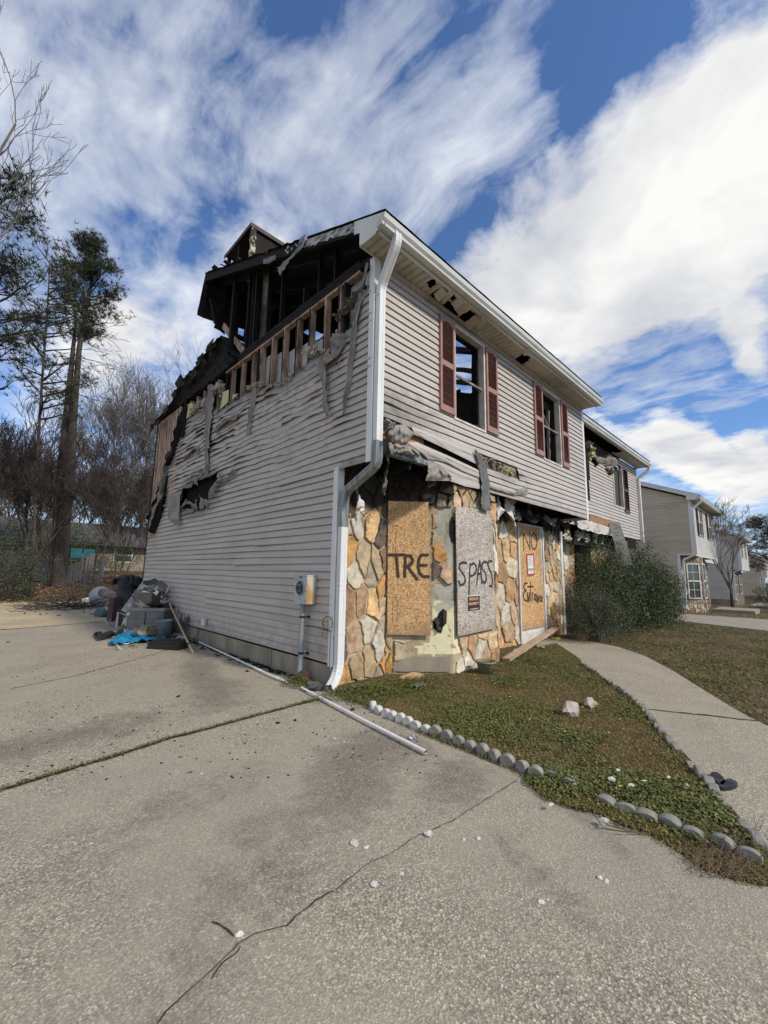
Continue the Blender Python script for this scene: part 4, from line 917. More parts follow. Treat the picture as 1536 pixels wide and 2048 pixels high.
def wallplane(name, o, u, L, z0, z1, m, off=.0, keep=None, soot=1., bump=.004, st=.04):
    mb = MB(); o = Vector(o); u = Vector(u).normalized(); N = Vector((u.y, -u.x, 0)); nu = max(1, int(L/st)); nv = max(1, int((z1-z0)/st)); sv_ = []
    def fn(i, j):
        p = o+u*(L*i/nu); z = z0+(z1-z0)*j/nv; p = p+N*(off+bump*nz(p.x*9, p.y*9+3, z*9)); sv_.append(soot_v(p.x, p.y, z)*soot); return (p.x, p.y, z)
    mb.grid(nu, nv, fn, (lambda i, j: keep((o+u*(L*(i+.5)/nu)).x, (o+u*(L*(i+.5)/nu)).y, z0+(z1-z0)*(j+.5)/nv)) if keep else None)
    ob = mb.build(name, m, HO, clean=False); a = ob.data.attributes.new('soot', 'FLOAT', 'POINT'); a.data.foreach_set('value', sv_); return ob
def PX3(l): return [(640+a*.35156, 820+b*.35156) for a, b in l]
PEEL = PX3([(655, 600), (690, 545), (745, 560), (770, 700), (775, 1250), (800, 1340), (835, 1385), (650, 1398), (560, 1392), (545, 1345), (630, 1310), (636, 1000), (700, 985), (735, 930), (715, 820), (700, 720), (660, 720)])
def no_peel(x, y, z, s=0): 
    px, py = pj(x, y, z); return not inpoly(px, py, PEEL)
UL = (BA1-BA0).normalized()
LA = (BA1-BA0).length
wallplane('mortar_wall', (.09, .65, 0), (1, 0, 0), .84, -.05, 2.86, M_MORT, bump=.006)
wallplane('mortar_wall', BA0, UL, LA, -.05, 2.86, M_MORT, bump=.006, keep=lambda x, y, z: no_peel(x, y, z))
wallplane('mortar_wall', BA1, (1, 0, 0), 1.22, -.05, 2.86, M_MORT, bump=.006, keep=lambda x, y, z: no_peel(x, y, z))
wallplane('mortar_wall', BB1, BC1-BB1, (BC1-BB1).length, -.05, 2.86, M_MORT)
wallplane('mortar_wall', (3.48, .65, 0), (1, 0, 0), 1.3, -.05, 2.86, M_MORT)
wallplane('mortar_wall', (5.88, .65, 0), (1, 0, 0), 1.06, -.05, 2.86, M_MORT)
wallplane('bay_board', BA0, UL, LA, 0, 2.8, M_BAYB, off=-.006, soot=.8)
wallplane('bay_board', BA1, (1, 0, 0), 1.22, 0, 2.75, M_BAYB, off=-.006, soot=.5)
# exposed footing course under the bay
mb = MB(); o_ = BA0+UL*.12; e_ = BA1-UL*.05; Nn = Vector((UL.y, -UL.x, 0))
mb.beam(o_+Nn*.0+Vector((0, 0, .15)), e_+Nn*.0+Vector((0, 0, .14)), .04, .2, rag=.06, n=8); mb.build('bay_footing', M_FND, HO)
def kp(x, y, z, s): return no_peel(x, y, z) and not (y > .05 and .14 < s < .85 and z < .26 and y < .64)
stones('flagstone', HO, (.09, .65, 0), (1, 0, 0), .83, -.02, 2.84, .24, .36, 3, PAL)
stones('flagstone', HO, BA0, UL, .15, .0, 2.84, .16, .3, 5, PAL)
stones('flagstone', HO, BA0+UL*.12, UL, LA-.12, .0, .46, .36, .22, 7, PAL, keep=kp, white=.1)
stones('flagstone', HO, BA0+UL*.1, UL, LA-.1, 2.34, 2.82, .2, .26, 9, PAL, keep=lambda x, y, z, s: no_peel(x, y, z))
stones('flagstone', HO, BA0+UL*.66, UL, LA-.66, .46, 2.34, .2, .26, 11, PAL, keep=lambda x, y, z, s: no_peel(x, y, z))
stones('flagstone', HO, BA1, (1, 0, 0), 1.2, 2.22, 2.7, .2, .34, 13, PALP, keep=lambda x, y, z, s: no_peel(x, y, z), soot=.4)
stones('flagstone', HO, BA1, (1, 0, 0), 1.2, .0, .5, .24, .3, 15, PALP, keep=lambda x, y, z, s: no_peel(x, y, z))
stones('flagstone', HO, BA1+Vector((1.1, 0, 0)), (1, 0, 0), .13, .5, 2.22, .16, .45, 16, PALP)
stones('flagstone', HO, (3.48, .65, 0), (1, 0, 0), 1.22, .0, 2.75, .34, .4, 18, PALP, white=.1, ins=.004)
stones('flagstone', HO, (5.93, .65, 0), (1, 0, 0), .93, .0, 2.7, .22, .24, 20, PALP+PAL, white=.1)
# loose broken slabs leaning against the bay foot
mb = MB(); random.seed(31)
for k, (px, py, h, w) in enumerate([(950, 1318, .42, .17), (975, 1322, .5, .13), (933, 1322, .3, .15), (962, 1328, .26, .2)]):
    c = bZ(px, py); R_ = Matrix.Rotation(rnd(-.3, .3), 3, 'Z')@Matrix.Rotation(-.22, 3, 'X'); mb.cc = random.choice(PALP)
    k0 = len(mb.v); n = 9; Q = [(cos(2*pi*t/n)*w*.5*(1+.3*nz(t*.9, k, 1.)), h/2+sin(2*pi*t/n)*h*.5*(1+.2*nz(t*.8, k, 4.))) for t in range(n)]
    for y in (-.018, .018):
        for (a, b) in Q: p = R_@Vector((a, y, b)); mb.v.append((c.x+p.x, c.y-.04+p.y, p.z))
    mb.face(tuple(k0+t for t in range(n))); mb.face(tuple(k0+n+t for t in reversed(range(n))))
    for t in range(n): mb.face((k0+t, k0+n+t, k0+n+(t+1) % n, k0+(t+1) % n))
    o = mb.build('broken_flagstone', M_STONE, attr=True, loc=(c.x, c.y, 0), label=['broken tan flagstone slab leaning on the bay under the grey board', 'tall brown flagstone slab leaning at the right foot of the bay', 'short flagstone piece leaning left of the taller slabs at the bay', 'squat flagstone piece lying in front of the leaning slabs'][k], cat='stone', group='fallen flagstones at the bay'); mb = MB()
# ragged hole in the bay board
mb = MB(); HB = PX3([(642, 1200), (660, 1195), (680, 1150), (700, 1130), (722, 1145), (720, 1210), (700, 1235), (690, 1270), (668, 1262), (645, 1240)])
mb.poly([bP(x, y, BA0+Nn*.004, Nn) for x, y in HB]); mb.build('rotted_hole', M_CHAR, HO); mb = MB(); HB = PX3([(738, 640), (752, 600), (770, 640), (772, 760), (748, 750), (736, 700)]); mb.poly([bP(x, y, BA0+Nn*.004, Nn) for x, y in HB])
mb.build('rotted_hole', M_CHAR, HO)
mb = MB(); HB = PX3([(700, 1140), (720, 1145), (718, 1205), (702, 1230)]); mb.poly([bP(x, y, BA0+Nn*.012, Nn) for x, y in HB]); mb.build('rotted_board', M_BROWN, HO)
tufts('hanging_fibre', [bP(*q, BA0+Nn*.02, Nn) for q in PX3([(662, 1190), (674, 1250)])], .03, 14, M_MELTD, 14)

# ------------------------------------------------------------------ nailed-up boards and spray paint
def dseg(px, py, a, b):
    vx, vy = b[0]-a[0], b[1]-a[1]; L = vx*vx+vy*vy; t = max(0, min(1, ((px-a[0])*vx+(py-a[1])*vy)/L)) if L else 0
    return hypot(px-a[0]-vx*t, py-a[1]-vy*t)
def board(name, m, corners, n, strokes, sw, label, cat='board', th=.012, step=.0085, warp=.006):
    """a flat sheet from four corners (tl, tr, br, bl), painted strokes given as 3D polylines"""
    tl, tr, br, bl = [Vector(c) for c in corners]; n = Vector(n).normalized(); u = (tr-tl); L = u.length; u.normalize(); Hh = (bl-tl).length
    v = (bl-tl).normalized(); nu, nv = int(L/step), int(Hh/step); o3 = (bl+br)/2; mb = MB(); pa = []
    S = []
    for st_ in strokes:
        q = [((Vector(p)-tl).dot(u), (Vector(p)-tl).dot(v)) for p in st_]
        S.append((q, min(p[0] for p in q)-.08, max(p[0] for p in q)+.08, min(p[1] for p in q)-.08, max(p[1] for p in q)+.08))
    def fn(i, j):
        a = tl.lerp(tr, i/nu); b = bl.lerp(br, i/nu); p = a.lerp(b, j/nv); x, y = (p-tl).dot(u), (p-tl).dot(v); d = 9.
        for q, x0, x1, y0, y1 in S:
            if x0 < x < x1 and y0 < y < y1:
                for k in range(len(q)-1): d = min(d, dseg(x, y, q[k], q[k+1]))
        pa.append(max(0., min(1., 1.08-(d/sw)*.62)) if d < sw*2.2 else 0.)
        e = 0 if 0 < i < nu and 0 < j < nv else -.0
        return p+n*(th+warp*nz(x*1.5, y*1.2, 2.)+e)
    mb.grid(nu, nv, fn)
    b0 = len(mb.v); E = [0, nu, (nu+1)*(nv+1)-1, (nu+1)*nv]
    for k in E: p = Vector(mb.v[k])-n*(th); mb.v.append(tuple(p)); pa.append(0.)
    for k in range(4): mb.face((E[k], E[(k+1) % 4], b0+(k+1) % 4, b0+k))
    return mb.build(name, m, loc=(o3.x, o3.y, o3.z), label=label, cat=cat, pattr=pa)
def onA(x, y, d=.05): return bP(x, y, BA0+Nn*d, Nn)
def onB(x, y, d=.03): return bY(x, y, .03-d)
def onR(x, y, d=.0): return bY(x, y, .62-d)
TRE = [[(393, 826), (475, 824)], [(433, 830), (437, 880), (443, 948)], [(484, 835), (480, 948)], [(484, 828), (515, 832), (527, 855), (515, 880), (490, 892)], [(497, 892), (525, 930), (550, 962)],
       [(610, 825), (575, 826), (561, 850), (557, 895), (566, 930), (585, 948), (616, 948)], [(562, 885), (604, 884)]]
stamp = [[(418, 660), (450, 660)], [(415, 655), (413, 900)], [(432, 680), (430, 830)], [(415, 960), (414, 1000)], [(412, 1080), (412, 1200)], [(440, 940), (440, 1010)], [(445, 1075), (440, 1195)], [(418, 1225), (450, 1225)]]
B1 = board('plywood_board', M_OSB, [onA(*q) for q in PX3([(388, 518), (616, 524), (630, 1283), (382, 1276)])], Nn, [[onA(*q) for q in PX3(s)] for s in TRE], .024, 'orange oriented strand board over the bay window, sprayed TRE', cat='plywood board')
mb = MB()
for a, b, c, d_ in [(415, 655, 417, 700), (415, 760, 417, 900), (412, 960, 414, 1070), (411, 1090, 414, 1210), (431, 690, 433, 760), (430, 780, 433, 830), (442, 950, 445, 1010), (440, 1085, 443, 1130), (438, 1150, 441, 1195), (420, 657, 450, 660), (418, 1226, 448, 1229)]:
    mb.poly([onA(*q, .05+.0145) for q in PX3([(a, b), (c, b), (c, d_), (a, d_)])])
mb.build('stamp_marks', mat('stamp_ink', (.1, .05, .02), (.22, .12, .05), 60, .8), B1)
SP = [[(830, 872), (808, 866), (790, 878), (787, 898), (800, 920), (818, 945), (822, 972), (812, 992), (792, 996), (784, 976)], [(850, 880), (846, 960), (843, 1045)], [(850, 882), (872, 872), (886, 890), (884, 920), (870, 940), (854, 945)],
      [(889, 990), (895, 920), (905, 858), (912, 920), (918, 985)], [(892, 935), (914, 930)], [(948, 868), (928, 864), (916, 882), (920, 905), (938, 930), (944, 960), (934, 985), (922, 975)], [(975, 862), (958, 858), (950, 880), (958, 905), (972, 930), (978, 970), (974, 1005), (962, 1000)]]
B2 = board('plywood_board', M_OSBG, [onB(*q, .045) for q in PX3([(768, 548), (974, 575), (996, 1240), (782, 1288)])], (0, -1, 0), [[onB(*q, .045) for q in PX3(s)] for s in SP], .02, 'weathered grey strand board on the bay front, sprayed SPASS', cat='plywood board')
NO = [[(1158, 798), (1153, 705)], [(1156, 705), (1192, 790)], [(1191, 790), (1189, 698)], [(1214, 700), (1200, 720), (1197, 750), (1202, 780), (1214, 795), (1226, 782), (1231, 750), (1227, 718), (1214, 700)],
      [(1180, 985), (1162, 988), (1154, 1003), (1160, 1020), (1172, 1026), (1160, 1034), (1153, 1055), (1160, 1080), (1176, 1086)], [(1183, 1090), (1181, 1040), (1190, 1088), (1196, 1042)], [(1203, 978), (1200, 1086)], [(1184, 1006), (1222, 1004)],
      [(1214, 1090), (1213, 1045), (1222, 1040)], [(1238, 1050), (1229, 1052), (1227, 1075), (1236, 1082), (1240, 1050), (1242, 1088)], [(1249, 1092), (1248, 1052), (1256, 1092), (1261, 1055)], [(1272, 1060), (1265, 1068), (1266, 1086), (1274, 1088)], [(1276, 1074), (1284, 1070), (1280, 1062), (1276, 1080), (1284, 1088)]]
NO = NO[:4]+[[(1153+(x-1153)*.84, y) for x, y in s_] for s_ in NO[4:]]
B3 = board('plywood_board', M_OSB, [onR(*q) for q in PX3([(1125, 660), (1248, 674), (1278, 1228), (1150, 1254)])], (0, -1, 0), [[onR(*q) for q in PX3(s)] for s in NO], .02, 'tall strand board over the front door, sprayed NO Entrance', cat='plywood board')
# signs
def text(body, name, parent, m, o, u, v, size, ext=.0008, align='CENTER', bold=.0):
    cu = bpy.data.curves.new(name, 'FONT'); cu.body = body; cu.size = size; cu.align_x = align; cu.align_y = 'CENTER'; cu.extrude = ext; cu.offset = bold
    t = bpy.data.objects.new('tmp', cu); COL.objects.link(t); bpy.context.view_layer.update()
    me = bpy.data.meshes.new_from_object(t.evaluated_get(bpy.context.evaluated_depsgraph_get())); bpy.data.objects.remove(t)
    u = Vector(u).normalized(); v = Vector(v).normalized(); n = u.cross(v); T = Matrix((u, v, n)).transposed().to_4x4()
    po = Vector(parent.get('_o', (0, 0, 0))) if parent else Vector((0, 0, 0)); T.translation = Vector(o)-po; me.transform(T); me.materials.append(m)
    ob = bpy.data.objects.new(name, me); COL.objects.link(ob)
    if parent: ob.parent = parent
    return ob
def plate(name, m, c4, n, th, parent=None, **k):
    n = Vector(n).normalized(); mb = MB(); c = [Vector(p) for p in c4]; f = [p+n*th for p in c]; b = 0; mb.v = [tuple(p) for p in c+f]
    mb.face((4, 5, 6, 7)); 
    for t in range(4): mb.face((t, (t+1) % 4, 4+(t+1) % 4, 4+t))
    return mb.build(name, m, parent, **k)
M_SIGNB = mat('sign_black', (.02, .018, .016), (.035, .03, .028), 20, .5); M_ORNG = mat('sign_orange', (.62, .27, .16), (.7, .4, .28), 30, .6); M_SIGNW = mat('sign_paper', (.7, .68, .64), (.55, .53, .5), 9, .6)
M_RED = mat('notice_red', (.42, .05, .045), (.33, .04, .04), 9, .6); M_INK = mat('notice_ink', (.16, .17, .2), (.3, .31, .34), 60, .7)
c4 = [onB(*q, .062) for q in PX3([(838, 1150), (912, 1140), (908, 1050), (836, 1060)])]
SG = plate('private_property_sign', M_SIGNW, c4, (0, -1, 0), .003, loc=tuple(c4[0]), label='small black and orange PRIVATE PROPERTY sign stapled to the grey strand board', cat='sign')
cc_ = sum(c4, Vector())/4; su_ = (c4[1]-c4[0]); sv2 = (c4[3]-c4[0]); wS, hS = su_.length, sv2.length
q4 = [cc_+su_*a*.94+sv2*b*.94 for a, b in ((-.5, -.5), (.5, -.5), (.5, .5), (-.5, .5))]
plate('sign_face', M_SIGNB, [p+Vector((0, -.0032, 0)) for p in q4], (0, -1, 0), .0012, SG)
for t_, dy, sz_ in (('PRIVATE', .27, .285), ('PROPERTY', -.03, .245), ('NO TRESPASSING', -.36, .12)):
    text(t_, 'lettering', SG, M_ORNG, cc_+sv2*dy+Vector((0, -.0052, 0)), su_, sv2, hS*sz_, bold=.0012)
c4 = [onR(*q, .018) for q in PX3([(1180, 944), (1219, 940), (1216, 816), (1174, 820)])]
NT = plate('posted_notice', M_RED, c4, (0, -1, 0), .002, loc=tuple(c4[0]), label='red bordered white notice posted on the front door board below NO', cat='notice')
cc_ = sum(c4, Vector())/4; su_ = (c4[1]-c4[0]); sv2 = (c4[3]-c4[0])
plate('paper', M_SIGNW, [cc_+su_*a+sv2*b+Vector((0, -.0022, 0)) for a, b in ((-.4, -.42), (.4, -.42), (.4, .42), (-.4, .42))], (0, -1, 0), .001, NT)
mb = MB()
for k, (b0_, b1_, a0, a1) in enumerate([(.33, .36, -.3, .3), (.24, .27, -.32, .2), (.17, .19, -.3, .3), (.1, .12, -.3, .1), (.03, .05, -.3, .32), (-.04, -.02, -.3, .25), (-.27, -.17, -.38, .38), (-.33, -.31, -.2, .3)]):
    mb.poly([cc_+su_*a+sv2*b+Vector((0, -.0045, 0)) for a, b in ((a0, b0_), (a1, b0_), (a1, b1_), (a0, b1_))])
mb.build('printed_lines', M_INK, NT)
# door frame showing round the board
mb = MB(); x0, x1 = 4.72, 5.86
mb.box((x0, .6, 0), (x0+.05, .66, 2.44)); mb.box((x1, .61, 0), (x1+.06, .66, 2.42)); mb.box((x0, .62, 2.42), (x1+.06, .66, 2.47)); mb.build('door_frame', M_WHT, HO)
mb = MB(); mb.box((x0+.05, .635, .02), (x1, .65, 2.42)); mb.box((x0+.05, .6, .0), (x1-.1, .636, .2)); mb.build('front_door', M_WHT, HO)

# ------------------------------------------------------------------ upper windows and shutters
def window(w, y, idx):
    x0, x1, z0, z1 = w; mb = MB(); f = .03
    mb.box((x0-.02, y-.02, z0-.02), (x0+f-.012, y+.09, z1+.02)); mb.box((x1-f+.012, y-.02, z0-.02), (x1+.02, y+.09, z1+.02)); mb.box((x0+f-.012, y-.02, z0-.02), (x1-f+.012, y+.09, z0+.012)); mb.box((x0+f-.012, y-.02, z1-.012), (x1-f+.012, y+.09, z1+.02))
    fr = mb.build('window_frame', M_WFR, HO)
    mb = MB(); zm = (z0+z1)/2-.02; mb.box((x0+.018, y+.02, zm-.016), (x1-.018, y+.05, zm+.018)); mb.build('meeting_rail', M_TANW, fr)
    mb = MB(); mb.box((x0+.0, y+.092, z0), (x0+.024, y+.12, z1)); mb.box((x1-.05, y+.092, z0), (x1-.019, y+.2, z1)); mb.box((x0+.05, y+.094, z1-.05), (x1-.05, y+.16, z1)); mb.build('charred_jamb', M_CHAR, fr)
    return fr
FR1 = window(W1, 0, 0); FR2 = window(W2, 0, 1)
mb = MB(); mb.beam((1.72, .06, 4.9), (1.75, .07, 3.8), .012, .04); mb.beam((2.76, .3, 5.3), (2.75, .32, 3.0), .07, .12, rag=.15, n=10); mb.build('charred_stud', M_CHAR, HO)
mb = MB(); mb.beam((4.78, .09, 4.93), (5.3, .1, 4.5), .012, .02); mb.beam((5.35, .14, 4.95), (5.33, .16, 3.75), .03, .05, rag=.3, n=9); mb.build('burnt_debris', M_GREYW, HO)
tufts('ash_clump', [(4.82, .08, 4.46), (4.9, .1, 4.44)], .03, 6, M_INS, 6); tufts('ash_clump', [(2.28, .1, 3.76), (2.45, .1, 3.76)], .05, 9, M_MELTD, 7)
def shutter(x0, x1, z0=3.74, z1=5.245, y=0., m=None, name='shutter', parent=None):
    mb = MB(); t0, t1 = y-.045, y-.013; s = .045
    mb.box((x0, t0, z0), (x0+s, t1, z1)); mb.box((x1-s, t0, z0), (x1, t1, z1))
    zm = z0+(z1-z0)*.5
    for a, b in ((z0, z0+.1), (zm-.04, zm+.045)): mb.box((x0+s, t0+.002, a), (x1-s, t1, b))
    n = 10; w = x1-x0-2*s; b0 = len(mb.v)   # arched top rail
    for i in range(n):
        a0 = x0+s+w*i/n; a1 = x0+s+w*(i+1)/n; h0 = .06+.05*(1-sin(pi*i/n)); h1 = .06+.05*(1-sin(pi*(i+1)/n))
        mb.poly([(a0, t0+.002, z1-h0), (a1, t0+.002, z1-h1), (a1, t0+.002, z1), (a0, t0+.002, z1)])
        mb.poly([(a0, t0+.002, z1-h0), (a0, t1, z1-h0), (a1, t1, z1-h1), (a1, t0+.002, z1-h1)])
    for a, b in ((z0+.1, zm-.04), (zm+.045, z1-.06)):
        k = int((b-a)/.027)
        for i in range(k):
            z = a+(b-a)*(i+.5)/k; mb.poly([(x0+s, t0+.006, z-.011), (x1-s, t0+.006, z-.011), (x1-s, t1-.002, z+.008), (x0+s, t1-.002, z+.008)])
            mb.poly([(x0+s, t0+.006, z-.011), (x1-s, t0+.006, z-.011), (x1-s, t0+.009, z-.0135), (x0+s, t0+.009, z-.0135)])
    mb.box((x0+s, t1-.001, z0), (x1-s, t1+.003, z1))
    return mb.build(name, m or M_SHUT, parent or HO)
shutter(1.31, 1.67); shutter(2.57, 2.93); shutter(4.33, 4.70); shutter(5.61, 5.97)

# ------------------------------------------------------------------ downspout
def rounded(pts, r=.07, n=6):
    P = [Vector(p) for p in pts]; out = [P[0]]
    for i in range(1, len(P)-1):
        a = P[i]+(P[i-1]-P[i]).normalized()*r; b = P[i]+(P[i+1]-P[i]).normalized()*r
        for t in range(n+1): s = t/n; out.append(a*(1-s)**2+P[i]*2*s*(1-s)+b*s*s)
    out.append(P[-1]); return out
def ds_prof(w=.062, d=.045, k=1.):
    o = []; 
    for (a, b) in ((-w/2, -d/2), (-w/6, -d/2), (-w/6+.004, -d/2+.005), (w/6-.004, -d/2+.005), (w/6, -d/2), (w/2, -d/2), (w/2, -d/6), (w/2-.005, 0), (w/2, d/6), (w/2, d/2), (-w/2, d/2), (-w/2, d/6), (-w/2+.005, 0), (-w/2, -d/6)): o.append((a*k, b*k))
    return o
def spout(pts, m, parent, name='downspout', up=(0, 1, 0), w=.062, d=.045, r=.07, corr=True):
    P = rounded(pts, r); mb = MB(); 
    def pr(i):
        k = 1.+(.05 if (i % 2 and 0 < i < len(P)-1 and corr) else 0.); return ds_prof(w, d, k)
    mb.sweep(P, pr, up=up); return mb.build(name, m, parent)
DSP = spout([(-.03, -.42, 5.47), (-.03, -.42, 5.34), (.055, -.07, 4.98), (.05, -.065, 3.7), (.045, -.065, 2.84)], M_DS, HO, w=.1, d=.07)
mb = MB(); mb.sweep([(.05, -.065, 4.86), (.05, -.065, 4.88)], ds_prof(.108, .078), up=(0, 1, 0)); mb.build('joint_collar', M_DS, DSP)
spout([(.045, -.065, 2.95), (.045, -.065, 2.66), (.05, .53, 2.4), (.045, .545, 2.2), (.045, .545, 1.95)], M_DSD, DSP, 'downspout_offset', w=.104, d=.074, r=.09)
spout([(.045, .545, 1.97), (.045, .545, 1.2), (.045, .545, .24), (-.02, .52, .12), (-.16, .44, .05)], M_DS, DSP, 'downspout_leg', w=.1, d=.07, r=.09)
mb = MB(); mb.sweep([(.045, .545, .62), (.045, .545, .66)], ds_prof(.108, .078), up=(0, 1, 0)); mb.build('joint_collar', M_DS, DSP)
mb = MB(); mb.poly([(-.125, .47, .1), (-.16, .475, .02), (-.2, .40, .015), (-.165, .395, .1)]) if False else None
# thin cable and conduit at the corner
mb = MB(); P = [bX(*q, -.03) for q in [(656, 1383), (658, 1340), (660, 1320), (663, 1270), (663, 1258), (652, 1250), (640, 1248), (612, 1242)]]
CB = root('loose_cable', (0, .7, .2), 'thin black and grey cable looping off the side wall by the corner', 'cable')
mb = MB(); mb.tube([bX(*q, -.02) for q in [(668, 1362), (662, 1340), (659, 1325), (660, 1290), (662, 1262)]], .008, 6); mb.build('grey_cable', M_CON, CB)
lp = [bX(655+10*cos(a), 1247+14*sin(a), -.05) for a in [pi*.5+i*2*pi/16 for i in range(15)]]
mb = MB(); mb.tube([bX(662, 1262, -.03)]+lp, .005, 5); mb.tube([bX(*q, -.02) for q in [(657, 1260), (645, 1257), (625, 1252), (608, 1251)]], .005, 5); mb.build('black_cable', M_BLK, CB)
M_YEL = mat('yellow_tape', (.6, .5, .05), (.5, .42, .05), 9, .5)
tp = rib2([bX(*q, -.07) for q in [(650, 1241), (648, 1252), (644, 1264), (643, 1275)]], [.03, .035, .03, .03], M_YEL, 'caution_tape', None, n=14, nw=2, wob=.012, twist=.6, fold=.004, seed=2)
tp['label'] = 'scrap of yellow and black tape dangling from the cable by the downspout'; tp['category'] = 'tape'
mb = MB()
for k in range(6):
    c = bX(649.5-k*1.1, 1244+k*5.4, -.085); mb.box((-.003, -.013, -.006), (.003, .013, .006), Matrix.Rotation(.4, 3, 'X'), c)
mb.build('black_print', M_BLK, tp)

# ------------------------------------------------------------------ hanging and buckled siding at the overhang
def RU(name, top, bot, m, n=40, nv=6, off=.03, bulge=.03, wob=.012, seed=0, steps=True, parent=HO):
    """buckled siding panel between two lower/upper edges on the front wall plane"""
    T = B6(top); Bt = B6(bot)
    def at(P, t):
        L = len(P)-1; q = t*L; i = min(int(q), L-1); f = q-i; return P[i][0]*(1-f)+P[i+1][0]*f, P[i][1]*(1-f)+P[i+1][1]*f
    mb = MB()
    def fn(i, j):
        t = i/n; a = at(T, t); b = at(Bt, t); s = j/nv; x = a[0]*(1-s)+b[0]*s; y = a[1]*(1-s)+b[1]*s
        saw = ((s*2) % 1)*.012 if steps and j < nv else (.012 if steps else 0)
        d = off+saw+bulge*sin(pi*s)*(1-t*.7)+wob*nz(t*7+seed, s*2.2, 3.)
        return bY(x, y, -d)
    mb.grid(n, nv, fn); return mb.build(name, m, parent)
RU('buckled_siding', [(375, 150), (500, 190), (620, 245), (800, 320), (985, 382)], [(405, 225), (500, 265), (640, 330), (800, 410), (988, 502)], M_SIDE, seed=1, off=.03)
RU('buckled_siding', [(330, 285), (430, 292), (560, 350), (700, 410), (985, 545)], [(440, 375), (520, 440), (680, 470), (820, 545), (988, 612)], M_SIDE, seed=2, off=.05, bulge=.05)
RU('buckled_siding', [(440, 372), (560, 450), (700, 478), (830, 545), (990, 608)], [(520, 450), (620, 500), (720, 640), (860, 690), (995, 715)], M_SIDE, seed=3, off=.035, bulge=.02)
RU('melted_panel', [(170, 190), (240, 135), (310, 130), (380, 190), (412, 215)], [(160, 250), (200, 290), (270, 300), (320, 322), (385, 225)], M_MELT, seed=4, off=.12, bulge=.1, wob=.07, steps=False, n=30, nv=14)
RU('melted_panel', [(165, 290), (250, 300), (330, 310), (440, 370)], [(190, 400), (240, 385), (330, 395), (470, 440)], M_MELT, seed=5, off=.1, bulge=.05, wob=.06, steps=False, n=30, nv=10)
RU('melted_panel', [(490, 450), (560, 465), (640, 500), (740, 600)], [(545, 560), (500, 640), (600, 640), (735, 640)], M_MELT, seed=6, off=.1, bulge=.05, wob=.06, steps=False, n=30, nv=10)
RU('torn_siding_end', [(1010, 660), (1150, 700), (1300, 740), (1420, 690)], [(1010, 680), (1150, 730), (1300, 775), (1425, 760)], M_MELT, seed=7, off=.03, bulge=.03, wob=.02, steps=False, n=30, nv=4)
rib2([bY(*q, -.09) for q in B6([(950, 360), (990, 430), (1030, 540), (1050, 680), (1050, 800), (1048, 905)])], [.03, .12, .22, .24, .25, .25], mat('green_grey_vinyl_back', (.15, .165, .155), (.08, .085, .08), 5, .5, .3, .004, 20, st=(4, 4, .6)), 'hanging_siding_strip', HO, n=40, nw=8, wob=.012, fold=.008, seed=3, normal=(0, -1, 0))
rib2([bY(*q, -.03) for q in B6([(150, 380), (165, 480), (140, 580), (130, 680), (128, 770)])], [.1, .1, .07, .06, .02], M_MELTD, 'melted_siding_strip', HO, wob=.04, twist=.9, fold=.02, seed=12, normal=(0, -1, 0))
rib2([bY(*q, .5) for q in [(712, 975), (717, 995), (722, 1012), (727, 1027)]], [.08, .12, .14, .03], M_WHT, 'hanging_trim_scrap', HO, wob=.04, twist=.8, fold=.02, seed=13, normal=(0, -1, 0))
rib2([bY(*q, .1) for q in B6([(540, 620), (560, 660), (520, 690)])], [.1, .14, .05], M_MELTD, 'melted_siding_strip', HO, wob=.05, twist=.9, fold=.02, seed=14, normal=(0, -1, 0))
for k, (l, w, mm) in enumerate([([(1150, 780), (1160, 860), (1165, 920), (1150, 985)], [.05, .12, .2, .1], M_WHT), ([(1230, 800), (1250, 880), (1290, 960), (1310, 1055)], [.14, .2, .16, .04], M_WHT), ([(1275, 800), (1290, 870), (1300, 940)], [.1, .14, .05], M_WHT), ([(1200, 830), (1215, 930), (1235, 1020)], [.05, .07, .04], M_CHAR)]):
    rib2([bY(*q, .18+.03*k) for q in B6(l)], w, mm, 'hanging_housewrap', HO, wob=.05, twist=.5, fold=.02, seed=40+k, normal=(0, -1, 0), n=24, nw=7)
for k, (a, b, w) in enumerate([((1430, 830), (1440, 960), .2), ((1330, 900), (1350, 1000), .12), ((1180, 1000), (1190, 1060), .1)]):
    rib2([bY(*q, .3) for q in B6([a, ((a[0]+b[0])/2, (a[1]+b[1])/2), b])], [w, w, w*.8], M_MELTD, 'burnt_soffit_scrap', HO, wob=.04, twist=.4, fold=.02, seed=50+k, normal=(0, -1, 0), n=12)
# charred brackets above the door
for k, (x0_, x1_) in enumerate([(3.6, 4.2), (4.3, 5.1), (5.3, 5.9), (6.0, 6.7)]):
    rib2([(x0_, .3, 2.62), ((x0_+x1_)/2, .28, 2.5), (x1_, .3, 2.6)], [.1, .2, .12], M_CHAR if k % 2 else M_MELTD, 'burnt_soffit_scrap', HO, wob=.06, twist=.4, fold=.02, seed=60+k, normal=(0, -1, 0), n=16)
mb = MB()
for x, s in ((3.62, .1), (3.68, .07), (3.75, .05)): pass
tufts('insulation', [bY(*q, -.0) for q in B6([(1030, 430), (1120, 480), (1180, 520)])], .05, 18, mat('scorched_paper', (.42, .36, .27), (.1, .08, .06), 9, .95, 1., .03, 22, lo=.42, hi=.6), 8)
tufts('insulation', [bY(*q, -.0) for q in B6([(1190, 520), (1260, 560), (1310, 575)])], .05, 16, M_INSY, 9)
tufts('insulation', [bY(*q, .0) for q in B6([(140, 110), (160, 170), (210, 130)])], .06, 10, M_DRY, 10)

